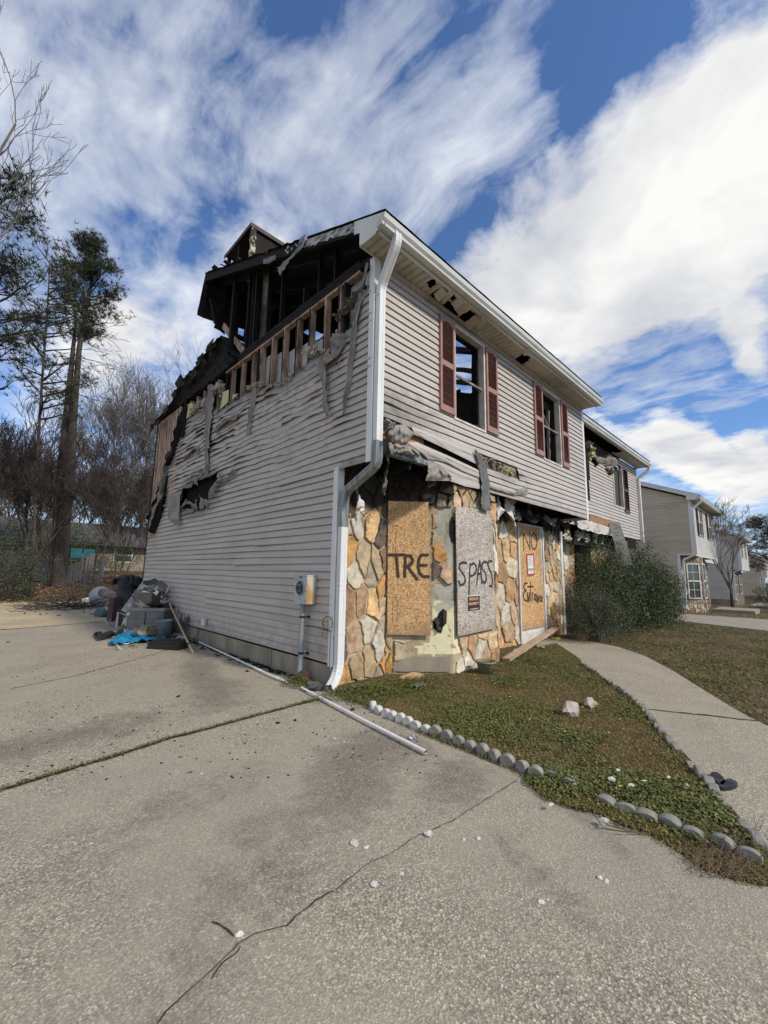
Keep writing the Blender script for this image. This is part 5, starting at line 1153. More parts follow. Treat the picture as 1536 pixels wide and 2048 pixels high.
# ------------------------------------------------------------------ electric meter and conduit
ME = root('electric_meter', (-.1, 1.2, .0), 'grey electric meter box with round black socket on a conduit pipe, on the side wall', 'electric meter')
mb = MB(); y0, y1 = .985, 1.27; mb.box((-.17, y0, .965), (-.014, y1, 1.325)); mb.box((-.178, y0-.006, 1.325), (-.01, y1+.006, 1.337)); mb.build('meter_box', mat('speckled_grey_metal', (.4, .44, .46), (.24, .27, .29), 28, .5, .2, .002, 40, lo=.5, hi=.62), ME)
plate('rusty_side', mat('rust_stained_metal', (.45, .42, .36), (.36, .2, .07), 5, .6, .2, .003, 30, st=(1, 1, .4), lo=.42, hi=.58), [(-.17, y0-.001, .966), (-.014, y0-.001, .966), (-.014, y0-.001, 1.324), (-.17, y0-.001, 1.324)], (0, -1, 0), .002, ME)
mb = MB(); mb.lathe((-.17, 1.125, 1.17), [(.095, 0), (.098, .012), (.085, .014)], 24, ax=(-1, 0, 0)); mb.build('socket_ring', M_CON, ME)
mb = MB(); mb.lathe((-.176, 1.125, 1.17), [(.083, 0), (.083, .012), (.078, .014)], 24, ax=(-1, 0, 0)); mb.build('socket', M_BLK, ME)
mb = MB()
for dy, dz in ((.025, .04), (-.02, .035), (.02, -.035), (-.025, -.04)): mb.box((-.2, 1.125+dy-.008, 1.17+dz-.015), (-.188, 1.125+dy+.008, 1.17+dz+.015))
mb.build('socket_jaws', M_DSD, ME)
mb = MB(); mb.box((-.172, 1.09, 1.29), (-.1695, 1.16, 1.32)); mb.build('label_plate', M_GREYW, ME)
mb = MB(); mb.tube([(-.09, 1.17, .965), (-.09, 1.17, .1), (-.09, 1.17, .0)], .034, 14); mb.tube([(-.09, 1.17, .97), (-.09, 1.17, .93)], .045, 14); mb.tube([(-.09, 1.17, .17), (-.09, 1.17, .09)], .042, 14); mb.build('conduit', M_CON, ME)
for z in (.78, .32):
    mb = MB(); mb.tube([(-.09, 1.17, z), (-.09, 1.17, z+.025)], .039, 14); mb.box((-.03, 1.1, z), (-.014, 1.14, z+.025)); mb.box((-.06, 1.1, z+.004), (-.014, 1.13, z+.02)); mb.build('pipe_clamp', M_BLK, ME)

# ------------------------------------------------------------------ second townhouse of the row (set back)
U2 = root('burnt_townhouse', (10.5, .7, 0), 'second grey townhouse of the burnt row, set back, with scorched eave, behind the shrubs', 'townhouse')
YU, XA, XE = .68, 6.99, 14.1
UC = [(1160, 830), (1160, 1000), (1178.5, 1000), (1178.5, 916), (1190, 932), (1198, 925), (1212, 912), (1226, 905), (1262, 928), (1262, 900)]
UW = bY(1235, 965, YU); uw = (bY(1226, 960, YU).x, bY(1244, 965, YU).x, 3.66, 5.12)
def u_keep(x, z, k):
    px, py = pj(x, YU, z)
    if uw[0] < x < uw[1] and uw[2] < z < uw[3]: return False
    j = 1.5*nz(x*4, z*5, 2.)
    return not inpoly(px+j, py+j, UC)
siding('front_siding', M_SIDE, U2, lambda u, z, o: (u, YU-o, z), XA, XE, 2.708, 2.708+26*CZ, .09, u_keep, lambda x, z, k: (.02*nz(x*1.1, k*.7, 1.)*max(0, 1-abs(z-2.9)/.6)-.03*max(0, (z-4.6))*abs(nz(x*2, k*.5, 3.)), .012*max(0, nz(x*1.5, k*2., 4.))), seam=2.7)
mb = MB(); mb.grid(72, 27, lambda i, j: (XA+i*.099, YU+.02, 2.7+j*.1), lambda i, j: not (uw[0] < XA+i*.099+.05 < uw[1] and uw[2] < 2.75+j*.1 < uw[3])); mb.build('scorched_boards', mat('brown_charred_boards', (.06, .03, .02), (.015, .013, .012), 3, .9, .5, .01, 20, st=(6, 6, .4)), U2)
mb = MB(); mb.box((XE-.09, YU-.02, 2.68), (XE+.02, YU, 5.4)); mb.box((XE, YU, 2.68), (XE+.02, YU+.1, 5.4)); mb.box((XE-.09, YU+.6, 0), (XE+.02, YU+.62, 2.7)); mb.build('corner_trim', M_DS, U2)
mb = MB(); mb.box((XE, YU, 2.7), (XE+.01, YU+8.5, 5.45)); mb.box((XE, YU+.62, -.3), (XE+.01, YU+8.5, 2.7)); mb.build('party_wall', M_SIDE, U2)
mb = MB(); mb.grid(60, 4, lambda i, j: (XA+.02+i*.12, YU-.33+j*.083, 5.42+.01*nz(i*.9, j, 2.)), lambda i, j: i > 36+2*nz(j*1.7, 1, 1)); mb.build('soffit', M_SOF, U2)
mb = MB(); mb.box((XA, YU-.352, 5.40), (XE+.15, YU-.336, 5.62)); mb.build('fascia', M_DSD, U2)
mb = MB(); mb.sweep([(XA+.06, YU, 0), (10, YU, 0), (XE+.22, YU, 0)], gp); mb.build('gutter', M_GUT, U2)
mb = MB(); mb.grid(12, 40, lambda i, j: (XA+.04+i*.61, YU-.45+j*.14, rz(-.45+j*.14)+.015*nz(i, j*.6, 2.)), lambda i, j: not (1 < i < 8 and j > 14 and nz(i*.5, j*.2, 5.) > -.15)); mb.build('roof', M_SHING, U2)
for x in [XA+.3+i*.6 for i in range(12)]:
    mb = MB(); mb.beam((x, YU-.33, rz(-.33)-.1), (x, YU+4, rz(4)-.1), .045, .13, rag=.15, n=10); mb.build('rafter', M_CHAR, U2)
mb = MB(); mb.grid(1, 1, lambda i, j: (XA+.1+i*7, YU+.9, .0+j*2.9)); mb.grid(1, 1, lambda i, j: (XA+.1+i*7, YU+3.2, 2.9+j*2.9)); mb.grid(1, 1, lambda i, j: (XA+.1+i*7, YU+.1+j*3.2, 2.95)); mb.build('charred_interior_wall', M_SOOT, U2)
mb = MB(); x0, x1, z0, z1 = uw; mb.box((x0-.03, YU-.025, z0-.03), (x0+.03, YU+.08, z1+.03)); mb.box((x1-.03, YU-.025, z0-.03), (x1+.03, YU+.08, z1+.03)); mb.box((x0+.03, YU-.025, z0-.03), (x1-.03, YU+.08, z0+.02)); mb.box((x0-.1, YU-.03, z1), (x1+.6, YU-.015, z1+.06)); wf = mb.build('window_frame', M_WFR, U2)
M_CURT = mat('sooty_curtain', (.09, .09, .08), (.03, .03, .03), 3, .9, .3, .01, 8, st=(6, 6, .3))
mb = MB(); mb.grid(16, 1, lambda i, j: (x0+.03+i*(x1-x0-.06)/16, YU+.1+.02*(i % 2), z0+j*(z1-z0))); mb.build('curtain', M_CURT, wf)
shutter(uw[1]+.04, uw[1]+.55, 3.55, 5.13, YU, mat('dark_plum_shutter', (.1, .05, .055), (.06, .03, .035), 5, .5), 'shutter', U2)
mb = MB(); a = bY(1169, 900, YU-.01); b = bY(1178, 985, YU-.01); mb.poly([(a.x, YU-.012, b.z), (b.x, YU-.012, b.z), (b.x, YU-.012, 5.0), (a.x, YU-.012, 5.)]); mb.build('burnt_window', M_SOOT, U2)
def YR(l, v): return [bY(1100+a*.28385, 820+b*.28385, v) for a, b in l]
rib2(YR([(300, 320), (340, 365), (400, 380), (420, 440)], YU-.05), [.2, .3, .35, .1], M_MELT, 'melted_siding_strip', U2, wob=.12, twist=.7, fold=.04, seed=2, normal=(0, -1, 0))
rib2(YR([(400, 330), (420, 380), (430, 430), (425, 455)], YU-.06), [.2, .5, .4, .1], M_MELT, 'melted_siding_strip', U2, wob=.14, twist=.9, fold=.05, seed=3, normal=(0, -1, 0))
tufts('yellow_insulation', YR([(285, 270), (285, 330)], YU-.03), .09, 12, M_INSY, 5, U2); tufts('insulation', YR([(250, 215), (275, 260)], YU-.03), .08, 10, M_INS, 6, U2)
rib2(YR([(195, 795), (300, 825), (440, 862)], YU-.1), [.28, .3, .26], M_WSID, 'drooping_siding_strip', U2, wob=.02, fold=.012, seed=4, normal=(0, -1, 0))
mb = MB(); mb.beam(*[tuple(p) for p in YR([(275, 765), (440, 810)], YU-.02)], .03, .22, rag=.1, n=8); mb.build('rim_board', M_OSBP, U2)
for k, (a, b) in enumerate([((130, 860), (110, 900)), ((200, 850), (190, 905)), ((255, 870), (250, 920)), ((310, 880), (312, 930)), ((360, 890), (362, 935)), ((235, 830), (225, 900))]):
    rib2(YR([a, ((a[0]+b[0])/2+4, (a[1]+b[1])/2), b], YU+.15), [.3, .36, .3], M_INS if k != 2 else M_WHT, 'hanging_insulation', U2, wob=.08, twist=.3, fold=.04, seed=70+k, normal=(0, -1, 0), n=10)
mb = MB(); c = YR([(545, 895), (605, 910), (607, 985), (548, 975)], YU-.02); mb.poly(c); mb.build('burnt_opening', M_SOOT, U2)
mb = MB(); c = YR([(620, 350), (620, 350)], YU); 
spout([(XE+.1, YU-.42, 5.45), (XE+.1, YU-.42, 5.33), (XE-.02, YU-.07, 5.02), (XE-.02, YU-.07, 2.62)], M_DS, U2, w=.11, d=.08)
stones('flagstone', U2, (XA+.02, YU+.62, 0), (1, 0, 0), 7., .0, 2.62, .4, .38, 23, PALP+PAL, soot=.9)
wp = wallplane('mortar_wall', (XA+.02, YU+.62, 0), (1, 0, 0), 7., -.05, 2.75, M_MORT, st=.12); wp.parent = U2; wp.location = (-10.5, -.7, 0); wp['_o'] = (0, 0, 0)
mb = MB(); mb.box((XA+2.4, YU+.55, .5), (XA+3.6, YU+.6, 2.3)); mb.build('ground_floor_window', M_SOOT, U2)
mb = MB(); a = bY(1228, 1046, YU-.18); b = bY(1254, 1132, YU-.75); mb.beam(a, b, .3, .05, up=(-.93, -.36, 0), rag=.02, n=6); o = mb.build('leaning_board', M_GREYW, loc=tuple(b), label='weathered grey board hanging down into the shrubs in front of the second townhouse', cat='board')

# ------------------------------------------------------------------ intact neighbouring townhouses down the slope
M_GLASS, g = newmat('window_glass'); g.out((.03, .045, .045), .08, None, 0., .8)
M_CURW = mat('white_curtain', (.5, .5, .47), (.35, .35, .34), 3, .9); M_SHD = mat('plum_shutter', (.075, .035, .04), (.05, .025, .03), 5, .5)
M_SOFN = mat('beige_soffit', (.42, .38, .3), (.36, .32, .26), 4, .7)
def win(parent, o, u, w, z0, z1, fr=.05, mull=1, mat_f=None, curtain=False, name='window'):
    o = Vector(o); u = Vector(u).normalized(); N = Vector((u.y, -u.x, 0)); mf = mat_f or M_WFR; mb = MB()
    def bar(a, b, c, d, t=.05): 
        P = [o+u*a, o+u*b]; mb.v += []; k = len(mb.v)
        for t0 in (-.01, t):
            for (s, z) in ((a, c), (b, c), (b, d), (a, d)): p = o+u*s+N*t0; mb.v.append((p.x, p.y, z))
        for q in ((4, 5, 6, 7), (0, 1, 5, 4), (1, 2, 6, 5), (2, 3, 7, 6), (3, 0, 4, 7)): mb.face(tuple(k+x for x in q))
    bar(0, fr, z0, z1); bar(w-fr, w, z0, z1); bar(fr, w-fr, z0, z0+fr); bar(fr, w-fr, z1-fr, z1); zm = (z0+z1)/2; bar(fr, w-fr, zm-.03, zm+.03, .045)
    f = mb.build(name, mf, parent); mb = MB()
    mb.poly([tuple(o+u*fr+N*.012+Vector((0, 0, z0))), tuple(o+u*(w-fr)+N*.012+Vector((0, 0, z0))), tuple(o+u*(w-fr)+N*.012+Vector((0, 0, z1))), tuple(o+u*fr+N*.012+Vector((0, 0, z1)))]); mb.build('pane', M_GLASS, f)
    if mull:
        mb = MB(); bar(w/2-.01, w/2+.01, z0+fr, z1-fr, .022)
        for zz in ((z0+zm)/2, (zm+z1)/2): bar(fr, w-fr, zz-.01, zz+.01, .02)
        mb.build('muntins', mf, f)
    if curtain:
        mb = MB(); mb.poly([tuple(o+u*(w*.3)+N*.014+Vector((0, 0, zm+.05))), tuple(o+u*(w*.7)+N*.014+Vector((0, 0, zm+.05))), tuple(o+u*(w*.7)+N*.014+Vector((0, 0, z1-fr))), tuple(o+u*(w*.3)+N*.014+Vector((0, 0, z1-fr)))]); mb.build('curtain', M_CURW, f)
    return f
def rowhouse(x0, y0, w, zo, label, mside, mfront, bay=True, det=True, depth=8.9, left=True):
    R = root('townhouse', (x0+w/2, y0, zo), label, 'townhouse'); z = lambda q: zo+q
    siding('front_siding', mfront, R, lambda u, q, o: (u, y0-o, q), x0+.08, x0+w-.05, z(2.7), z(2.7)+26*CZ, 4., lip=.016)
    if left:
        siding('side_siding', mside, R, lambda u, q, o: (x0-o, u, q), y0+.7, y0+depth, z(0), z(0)+27*CZ, 4., lip=.016)
        siding('side_siding', mside, R, lambda u, q, o: (x0-o, u, q), y0+.02, y0+depth, z(0)+27*CZ, z(0)+54*CZ, 4., lip=.016)
        # gable courses
        mb = MB(); zz = z(5.42); k = 0
        while True:
            h = zz-z(5.42); ya = y0+(h-.1)/RS if h > .1 else y0; yb = y0+depth-(h-.1)/RS if h > .1 else y0+depth
            if ya >= yb-.2: break
            b = len(mb.v); mb.v += [(x0-.0, ya, zz), (x0-.0, yb, zz), (x0-.016, ya, zz), (x0-.016, yb, zz), (x0-.001, ya+CZ/RS, zz+CZ), (x0-.001, yb-CZ/RS, zz+CZ)]
            mb.face((b, b+1, b+3, b+2)); mb.face((b+2, b+3, b+5, b+4)); zz += CZ
        mb.build('gable_siding', mside, R)
    mb = MB(); mb.box((x0+.01, y0+.01, z(2.7)), (x0+w-.01, y0+depth, z(5.42))); mb.box((x0+.01, y0+.66, z(-.9)), (x0+w-.01, y0+depth-.01, z(2.69)))
    b = len(mb.v); hy = depth/2; mb.v += [(x0+.01, y0, z(5.42)), (x0+.01, y0+depth, z(5.42)), (x0+.01, y0+hy, z(5.42+.35+hy*RS)), (x0+w, y0, z(5.42)), (x0+w, y0+depth, z(5.42)), (x0+w, y0+hy, z(5.42+.35+hy*RS))]; mb.face((b+3, b+4, b+5))
    mb.build('wall', mside, R)
    mb = MB(); mb.box((x0+.0, y0+.64, z(-.9)), (x0+.2, y0+depth, z(.0))); mb.build('foundation', M_FND, R)
    mb = MB(); t = .05
    prof = [(y0-.45, z(rz(-.45))), (y0+hy, z(rz(hy))), (y0+depth+.45, z(rz(-.45)))]
    for (a, b_) in zip(prof, prof[1:]):
        k = len(mb.v); mb.v += [(x0-.25, a[0], a[1]), (x0+w+.1, a[0], a[1]), (x0+w+.1, b_[0], b_[1]), (x0-.25, b_[0], b_[1])]; mb.v += [(x, y, q-t) for x, y, q in mb.v[k:k+4]]
        mb.face((k, k+1, k+2, k+3)); mb.face((k+7, k+6, k+5, k+4)); mb.face((k, k+3, k+7, k+4)); mb.face((k, k+4, k+5, k+1)); mb.face((k+1, k+5, k+6, k+2))
    mb.build('roof', M_ASPH, R)
    mb = MB()
    for (a, b_) in zip(prof, prof[1:]):
        k = len(mb.v); mb.v += [(x0-.262, a[0], a[1]-.02), (x0-.262, b_[0], b_[1]-.02), (x0-.262, b_[0], b_[1]-.22), (x0-.262, a[0], a[1]-.22)]; mb.face((k, k+1, k+2, k+3)); mb.v += [(x0, y, q) for _, y, q in mb.v[k+2:k+4]]; mb.face((k+3, k+2, k+4, k+5))
    mb.box((x0-.27, y0-.34, z(5.4)), (x0-.255, y0+.1, z(5.62))); mb.build('rake_board', M_TRIM, R)
    mb = MB(); mb.box((x0-.26, y0-.34, z(5.405)), (x0+w+.05, y0, z(5.42))); mb.build('soffit', M_SOFN, R)
    mb = MB(); mb.sweep([(x0-.3, y0, zo), (x0+w/2, y0, zo), (x0+w+.1, y0, zo)], gp); mb.box((x0-.27, y0-.352, z(5.4)), (x0+w+.1, y0-.338, z(5.6))); mb.build('gutter', M_GUT, R)
    mb = MB(); mb.box((x0-.022, y0-.022, z(2.68)), (x0-.0, y0+.1, z(5.41))); mb.box((x0, y0-.022, z(2.68)), (x0+.1, y0-.001, z(5.41))); mb.box((x0-.022, y0+.62, z(0)), (x0+.1, y0+.645, z(2.7))); mb.box((x0-.022, y0+.645, z(0)), (x0-.0, y0+.74, z(2.7))); mb.box((x0-.02, y0, z(2.62)), (x0+w, y0+.02, z(2.7)))
    mb.box((x0-.02, y0+.02, z(2.64)), (x0-.005, y0+.66, z(2.72))); mb.build('corner_trim', M_DS, R)
    mb = MB(); mb.grid(1, 1, lambda i, j: (x0+i*w, y0+j*.66, z(2.66))); mb.build('overhang_underside', M_SOFN, R)
    for a in (.22, .62):
        xa = x0+w*a; win(R, (xa, y0-.01, 0), (1, 0, 0), .84, z(3.72), z(5.22), mull=0, curtain=det)
        if det:
            for b_ in (xa-.4, xa+.87): shutter(b_, b_+.36, z(3.72), z(5.24), y0, M_SHD, 'shutter', R)
    if left: spout([(x0+.12, y0-.42, z(5.44)), (x0+.12, y0-.42, z(5.33)), (x0+.05, y0-.07, z(4.95)), (x0+.05, y0-.07, z(2.7)), (x0+.05, y0+.5, z(2.4)), (x0+.05, y0+.55, z(.1)), (x0-.1, y0+.4, z(-.1))], M_DS, R, w=.11, d=.08)
    if det:
        A0, A1, C0, C1 = Vector((x0+.55, y0+.64, 0)), Vector((x0+1.4, y0+.04, 0)), Vector((x0+2.3, y0+.04, 0)), Vector((x0+2.9, y0+.64, 0))
        for k, (a, b_) in enumerate(((Vector((x0+.1, y0+.64, 0)), A0), (A0, A1), (A1, C0), (C0, C1), (C1, Vector((x0+w, y0+.64, 0))))):
            u = (b_-a); L = u.length; u.normalize(); N = Vector((u.y, -u.x, 0))
            stones('flagstone', R, a, u, L, z(-.3), z(2.64), .24, .24, 60+k, PALD, soot=0., ins=.012)
            mb = MB(); c = [a-N*.004, b_-N*.004]; mb.poly([(c[0].x, c[0].y, z(-.3)), (c[1].x, c[1].y, z(-.3)), (c[1].x, c[1].y, z(2.64)), (c[0].x, c[0].y, z(2.64))]); mb.build('mortar_wall', M_MORTP, R)
        u = (A1-A0).normalized(); win(R, A0+u*.14+Vector((u.y, -u.x, 0))*.04, u, .76, z(.45), z(2.25), .05, 1, M_WHT)
        win(R, A1+Vector((.1, -.04, 0)), (1, 0, 0), .72, z(.45), z(2.25), .05, 1, M_WHT)
        win(R, (x0+3.6, y0+.6, 0), (1, 0, 0), 1.5, z(.45), z(2.2), .05, 1, M_WHT); 
        mb = MB(); mb.box((x0+5.4, y0+.6, z(-.2)), (x0+6.3, y0+.63, z(2.1))); mb.build('front_door', M_SHD, R)
    else:
        mb = MB(); mb.grid(1, 1, lambda i, j: (x0+.1+i*(w-.1), y0+.64, z(-.8+3.4*j))); mb.build('ground_floor_wall', M_BROWNST, R)
        win(R, (x0+1., y0+.6, 0), (1, 0, 0), 1.1, z(.4), z(2.2), .06, 1); win(R, (x0+w*.55, y0+.6, 0), (1, 0, 0), 1.5, z(.4), z(2.2), .06, 1)
    return R
PALD = [(.2, .15, .11), (.26, .2, .14), (.15, .12, .1), (.3, .25, .19), (.22, .13, .09), (.34, .3, .25)]
M_MORTP = mat('pale_mortar', (.4, .36, .3), (.3, .26, .21), 6, .95, .5, .01, 20)
M_BROWNST = mat('brown_stonework', (.2, .15, .11), (.1, .075, .06), 3, .95, .6, .02, 6, lo=.4, hi=.6)
rowhouse(22.4, .4, 7.4, -.14, 'intact beige townhouse beyond the shrubs, with plum shutters and a flagstone bay', M_TAUPE, M_WSID)
rowhouse(29.85, 1.3, 7.2, -.2, 'townhouse set back right of the intact beige one, half hidden by the bare tree', M_TAUPE, M_WSID, det=False, left=False)
rowhouse(45., .7, 7.5, -.5, 'pale grey townhouse seen behind the bare tree', M_WSID, M_WSID, det=False)
rowhouse(52.6, 1.6, 7.5, -.6, 'set back townhouse attached beyond the pale grey one', M_WSID, M_WSID, det=False, left=False)
rowhouse(78., .9, 8., -1.1, 'farthest small beige townhouse at the right edge of the photo', M_TAUPE, M_TAUPE, det=False)
# porch roof and steps seen beyond the bare tree
mb = MB(); mb.beam((46.2, -.6, 2.0), (46.2, -.6, -.95), .12, .12, up=(0, 1, 0)); mb.build('porch_post', M_WHT, loc=(46.2, -.6, -.95), label='white porch post in front of the pale grey townhouse', cat='post')
mb = MB(); mb.box((38.5, -2.2, -1.0), (43.5, -.2, -.62)); mb.box((38.8, -2.9, -1.), (43.2, -2.2, -.8)); mb.build('concrete_steps', M_WALK, loc=(41, -1.2, -1.), label='low concrete doorstep between the bare tree and the pale grey townhouse', cat='steps')
mb = MB(); mb.box((25.6, -1.4, -.5), (28.2, .3, -.28)); mb.build('concrete_steps', M_WALK, loc=(26.9, -.5, -.5), label='concrete slab step in front of the intact beige townhouse', cat='steps')

# ------------------------------------------------------------------ ranch house and fence at the back
RH = root('ranch_house', (8, 42, 1.2), 'low cream ranch house with dark shingle roof behind the picket fence', 'house')
mb = MB(); mb.box((-14, 40, 1.0), (26, 49, 3.55)); mb.build('wall', mat('cream_brick', (.26, .23, .165), (.18, .15, .11), 3, .9, .3, .01, 20), RH)
mb = MB(); mb.grid(1, 2, lambda i, j: (-14.8+i*41.6, 39.2+j*5.3, (3.5, 5.6, 3.5)[j])); mb.grid(1, 1, lambda i, j: (-14.8+i*41.6, 39.2+j*.02, 3.3+j*.22)); mb.build('roof', M_ASPH, RH)
for x in (-9, -3, 5.5, 13.5, 20):
    f = win(RH, (x, 39.97, 0), (1, 0, 0), 1.5, 1.9, 3.2, .08, 0)
def onray(px, dist, py=1140):
    d_ = ray(px, py); d_.z = 0; d_.normalize(); p = CP+d_*dist; return Vector((p.x, p.y, H(p.x, p.y)-.03))
def fence(px0, px1, d0, d1, label, hole=None, seed=1):
    random.seed(seed); a = onray(px0, d0); b = onray(px1, d1); F = root('picket_fence', tuple((a+b)/2), label, 'fence'); L = (b-a).length; u = (b-a).normalized(); n = int(L/.16)
    mb = MB()
    for i in range(n):
        if random.random() < .14: continue
        p = a+u*(i*.16); p.z = H(p.x, p.y)-.05; t = rnd(-.05, .05); h = rnd(1.45, 1.65) if not (hole and hole[0] < i/n < hole[1]) else rnd(.85, .95)
        mb.beam(p, p+u*t+Vector((0, 0, h)), .02, .13, up=u, rag=.03, n=2)
    for z in (.35, .85): mb.beam(a+Vector((0, 0, z)), b+Vector((0, 0, z)), .04, .09, n=10)
    mb.build('pickets', M_GREYW, F)
    for i in range(int(L/2.4)+1):
        p = a+u*min(L, i*2.4); mb = MB(); mb.beam(p, p+Vector((0, 0, 1.6)), .1, .1, up=(0, 1, 0)); mb.build('post', M_GREYW, F)
fence(-60, 218, 29, 29, 'weathered grey picket fence with crooked and missing boards behind the driveway', (.66, .78), 2)
SW = onray(148, 30.5)
S_ = root('garden_swing', tuple(SW), 'teal cushioned garden swing seat showing above the picket fence', 'garden swing'); M_TEAL = mat('teal_cushion', (.015, .12, .13), (.01, .07, .08), 5, .8)
mb = MB(); mb.box((-.95, -.35, 1.05), (.95, .4, 1.15), None, SW); mb.box((-.95, .35, 1.1), (.95, .42, 1.75), None, SW)
for sx_ in (-1, 1): mb.beam(SW+Vector((sx_*1.0, 0, 0)), SW+Vector((sx_*1.0, 0, 2.1)), .07, .07, up=(0, 1, 0))
mb.beam(SW+Vector((-1.1, 0, 2.1)), SW+Vector((1.1, 0, 2.1)), .07, .07); mb.build('swing_frame', M_BLK, S_)
for k in range(3):
    mb = MB(); mb.box((-.9+k*.62, -.1, 1.16), (-.34+k*.62, .33, 1.72), None, SW); mb.build('cushion', M_TEAL, S_)

# ------------------------------------------------------------------ trees
def branchy(mb, p, d, L, r, depth, up=.15, spread=.55, nb=3, seg=3, wob=.18, rmin=.006, shrink=.68, tips=None):
    pts = [p.copy()]; rad = [r]; dd = d.normalized(); q = p.copy(); st_ = L/seg
    for i in range(seg):
        dd = (dd+Vector((rnd(-1, 1), rnd(-1, 1), rnd(-.6, 1)))*wob+Vector((0, 0, up*.3))).normalized(); q = q+dd*st_; pts.append(q.copy()); rad.append(max(rmin, r*(1-.45*(i+1)/seg)))
    mb.tube(pts, rad, 3 if depth < 3 else (5 if depth < 5 else 7), cap=False)
    if depth == 0:
        if tips is not None: tips.append((q, dd))
        return
    for k in range(nb):
        t = rnd(.35, 1.) if k else 1.; i = min(seg, max(1, int(round(t*seg)))); b = pts[i]
        ax = dd.orthogonal().normalized(); ax.rotate(Matrix.Rotation(rnd(0, 2*pi), 3, dd)) if False else None
        a = rnd(0, 2*pi); o1 = dd.orthogonal().normalized(); o2 = dd.cross(o1)
        nd = (dd+(o1*cos(a)+o2*sin(a))*rnd(spread*.6, spread*1.3)+Vector((0, 0, up))).normalized()
        branchy(mb, b, nd, L*shrink*rnd(.75, 1.15), max(rmin, rad[i]*.62), depth-1, up, spread, nb, seg, wob, rmin, shrink, tips)
def bare_tree(p, h, label, seed, r=.12, depth=5, lean=(0, 0), nstem=1, group=None, cat='tree', m=None, up=.15, spread=.6, nb=3, rmin=.012, hfrac=.36, shrink=.7, name='bare_tree', cm=None):
    random.seed(seed); T = root(name, tuple(p), label, cat, group); mb = MB(); tr = MB()
    for s in range(nstem):
        d_ = Vector((lean[0]+(rnd(-.35, .35) if nstem > 1 else 0), lean[1]+(rnd(-.35, .35) if nstem > 1 else 0), 1)).normalized(); L = h*hfrac
        pts = [Vector(p)]; rad = [r*1.25]; q = Vector(p)
        for i in range(6): d_ = (d_+Vector((rnd(-1, 1), rnd(-1, 1), 0))*.05).normalized(); q = q+d_*L/6; pts.append(q.copy()); rad.append(r*(1-.35*(i+1)/6))
        tr.tube(pts, rad, 9, cap=False)
        for k in range(nb+2):
            b = pts[random.choice([3, 4, 5, 6, 6]) if k else 6]; a = rnd(0, 2*pi); nd = (d_+Vector((cos(a), sin(a), 0))*rnd(.25, spread)).normalized()
            branchy(mb, b, nd, h*.26*rnd(.8, 1.2), r*.5, depth, up, spread, nb, 3, .16, rmin, shrink)
    tr.build('trunk', m or M_BARK, T, smooth=True); mb.build('crown', cm or M_TWIG, T); return T
def clump(mb, c, r, n, s=.012):
    for t in range(n):
        a = rnd(0, 2*pi); e = rnd(-.5, 1.); d_ = Vector((cos(a)*cos(e), sin(a)*cos(e), sin(e))).normalized()*r*rnd(.6, 1.1); w = d_.orthogonal().normalized()*s
        mb.poly([c-w, c+w, c+d_])
def pine(base, pts, rad, crown0, label, seed, nl=34, ll=3., dirx=None, ncl=5, cr=.28, dens=1., ns=14, group=None):
    """tall pine: trunk through pts, limbs above the height crown0"""
    random.seed(seed); T = root('pine_tree', tuple(base), label, 'tree', group); mb = MB(); mb.tube(pts, rad, 10, cap=False); mb.build('trunk', M_BARK, T, smooth=True)
    P = [Vector(p) for p in pts]; br = MB(); nd = MB(); z0, z1 = crown0, P[-1].z
    for k in range(nl):
        z = z0+(z1-z0)*(k+rnd(0, 1))/nl; i = 0
        while i < len(P)-2 and P[i+1].z < z: i += 1
        f = (z-P[i].z)/(P[i+1].z-P[i].z); b = P[i].lerp(P[i+1], max(0, min(1, f))); t = (z-z0)/(z1-z0)
        L = ll*(1-.6*t)*rnd(.6, 1.15)*(.7 if t < .12 else 1.); a = rnd(0, 2*pi); d_ = Vector((cos(a), sin(a), rnd(.15, .7)))
        tips = []; branchy(br, b, d_, L*.5, .035+.03*(1-t), 2, .12, .6, 3, 3, .16, .01, .62, tips)
        for q, dd in tips:
            if random.random() > dens: continue
            f = rnd(.55, 1.3); nd.cc = (f, f*rnd(.9, 1.1), f*.8)
            for c in range(ncl): clump(nd, q+Vector((rnd(-1, 1), rnd(-1, 1), rnd(-.7, .7)))*cr*1.2, cr*rnd(.8, 1.2), ns, .016)
    br.build('limbs', M_BARK, T); nd.build('needles', M_NEED, T, attr=True); return T
def atd(px, py, dist): d_ = ray(px, py); k = dist/hypot(d_.x, d_.y); return CP+d_*k
B0 = onray(122, 27)
pine(B0, [B0, atd(128, 1050, 27), atd(140, 950, 27), atd(146, 850, 27), atd(158, 700, 27), atd(172, 620, 27), atd(186, 550, 27.2), atd(192, 492, 27.2)], [.34, .29, .25, .18, .13, .1, .06, .03], 13.6, 'tall pine with two fused trunks and a thin crown beside the house', 41, nl=38, ll=3.1, ncl=6, cr=.3, dens=.85)
mb = MB(); T2 = root('pine_tree', tuple(onray(113, 27.3)), 'second slimmer trunk grown against the tall twin pine', 'tree'); mb.tube([onray(113, 27.3), atd(122, 950, 27.3), atd(136, 800, 27.3), atd(147, 690, 27.4), atd(152, 640, 27.4)], [.28, .22, .15, .1, .05], 9, cap=False); mb.build('trunk', M_BARK, T2, smooth=True)
mb = MB(); random.seed(6)
for k in range(16): p = atd(150+rnd(-4, 8), rnd(610, 800), 27.3); a = rnd(0, 6.3); branchy(mb, p, Vector((cos(a), sin(a), rnd(-.4, .3))), 1.3, .03, 3, -.02, .6, 3, 3, .15, .009)
mb.build('crown', M_TWIG, T2)
B0 = onray(-60, 20)
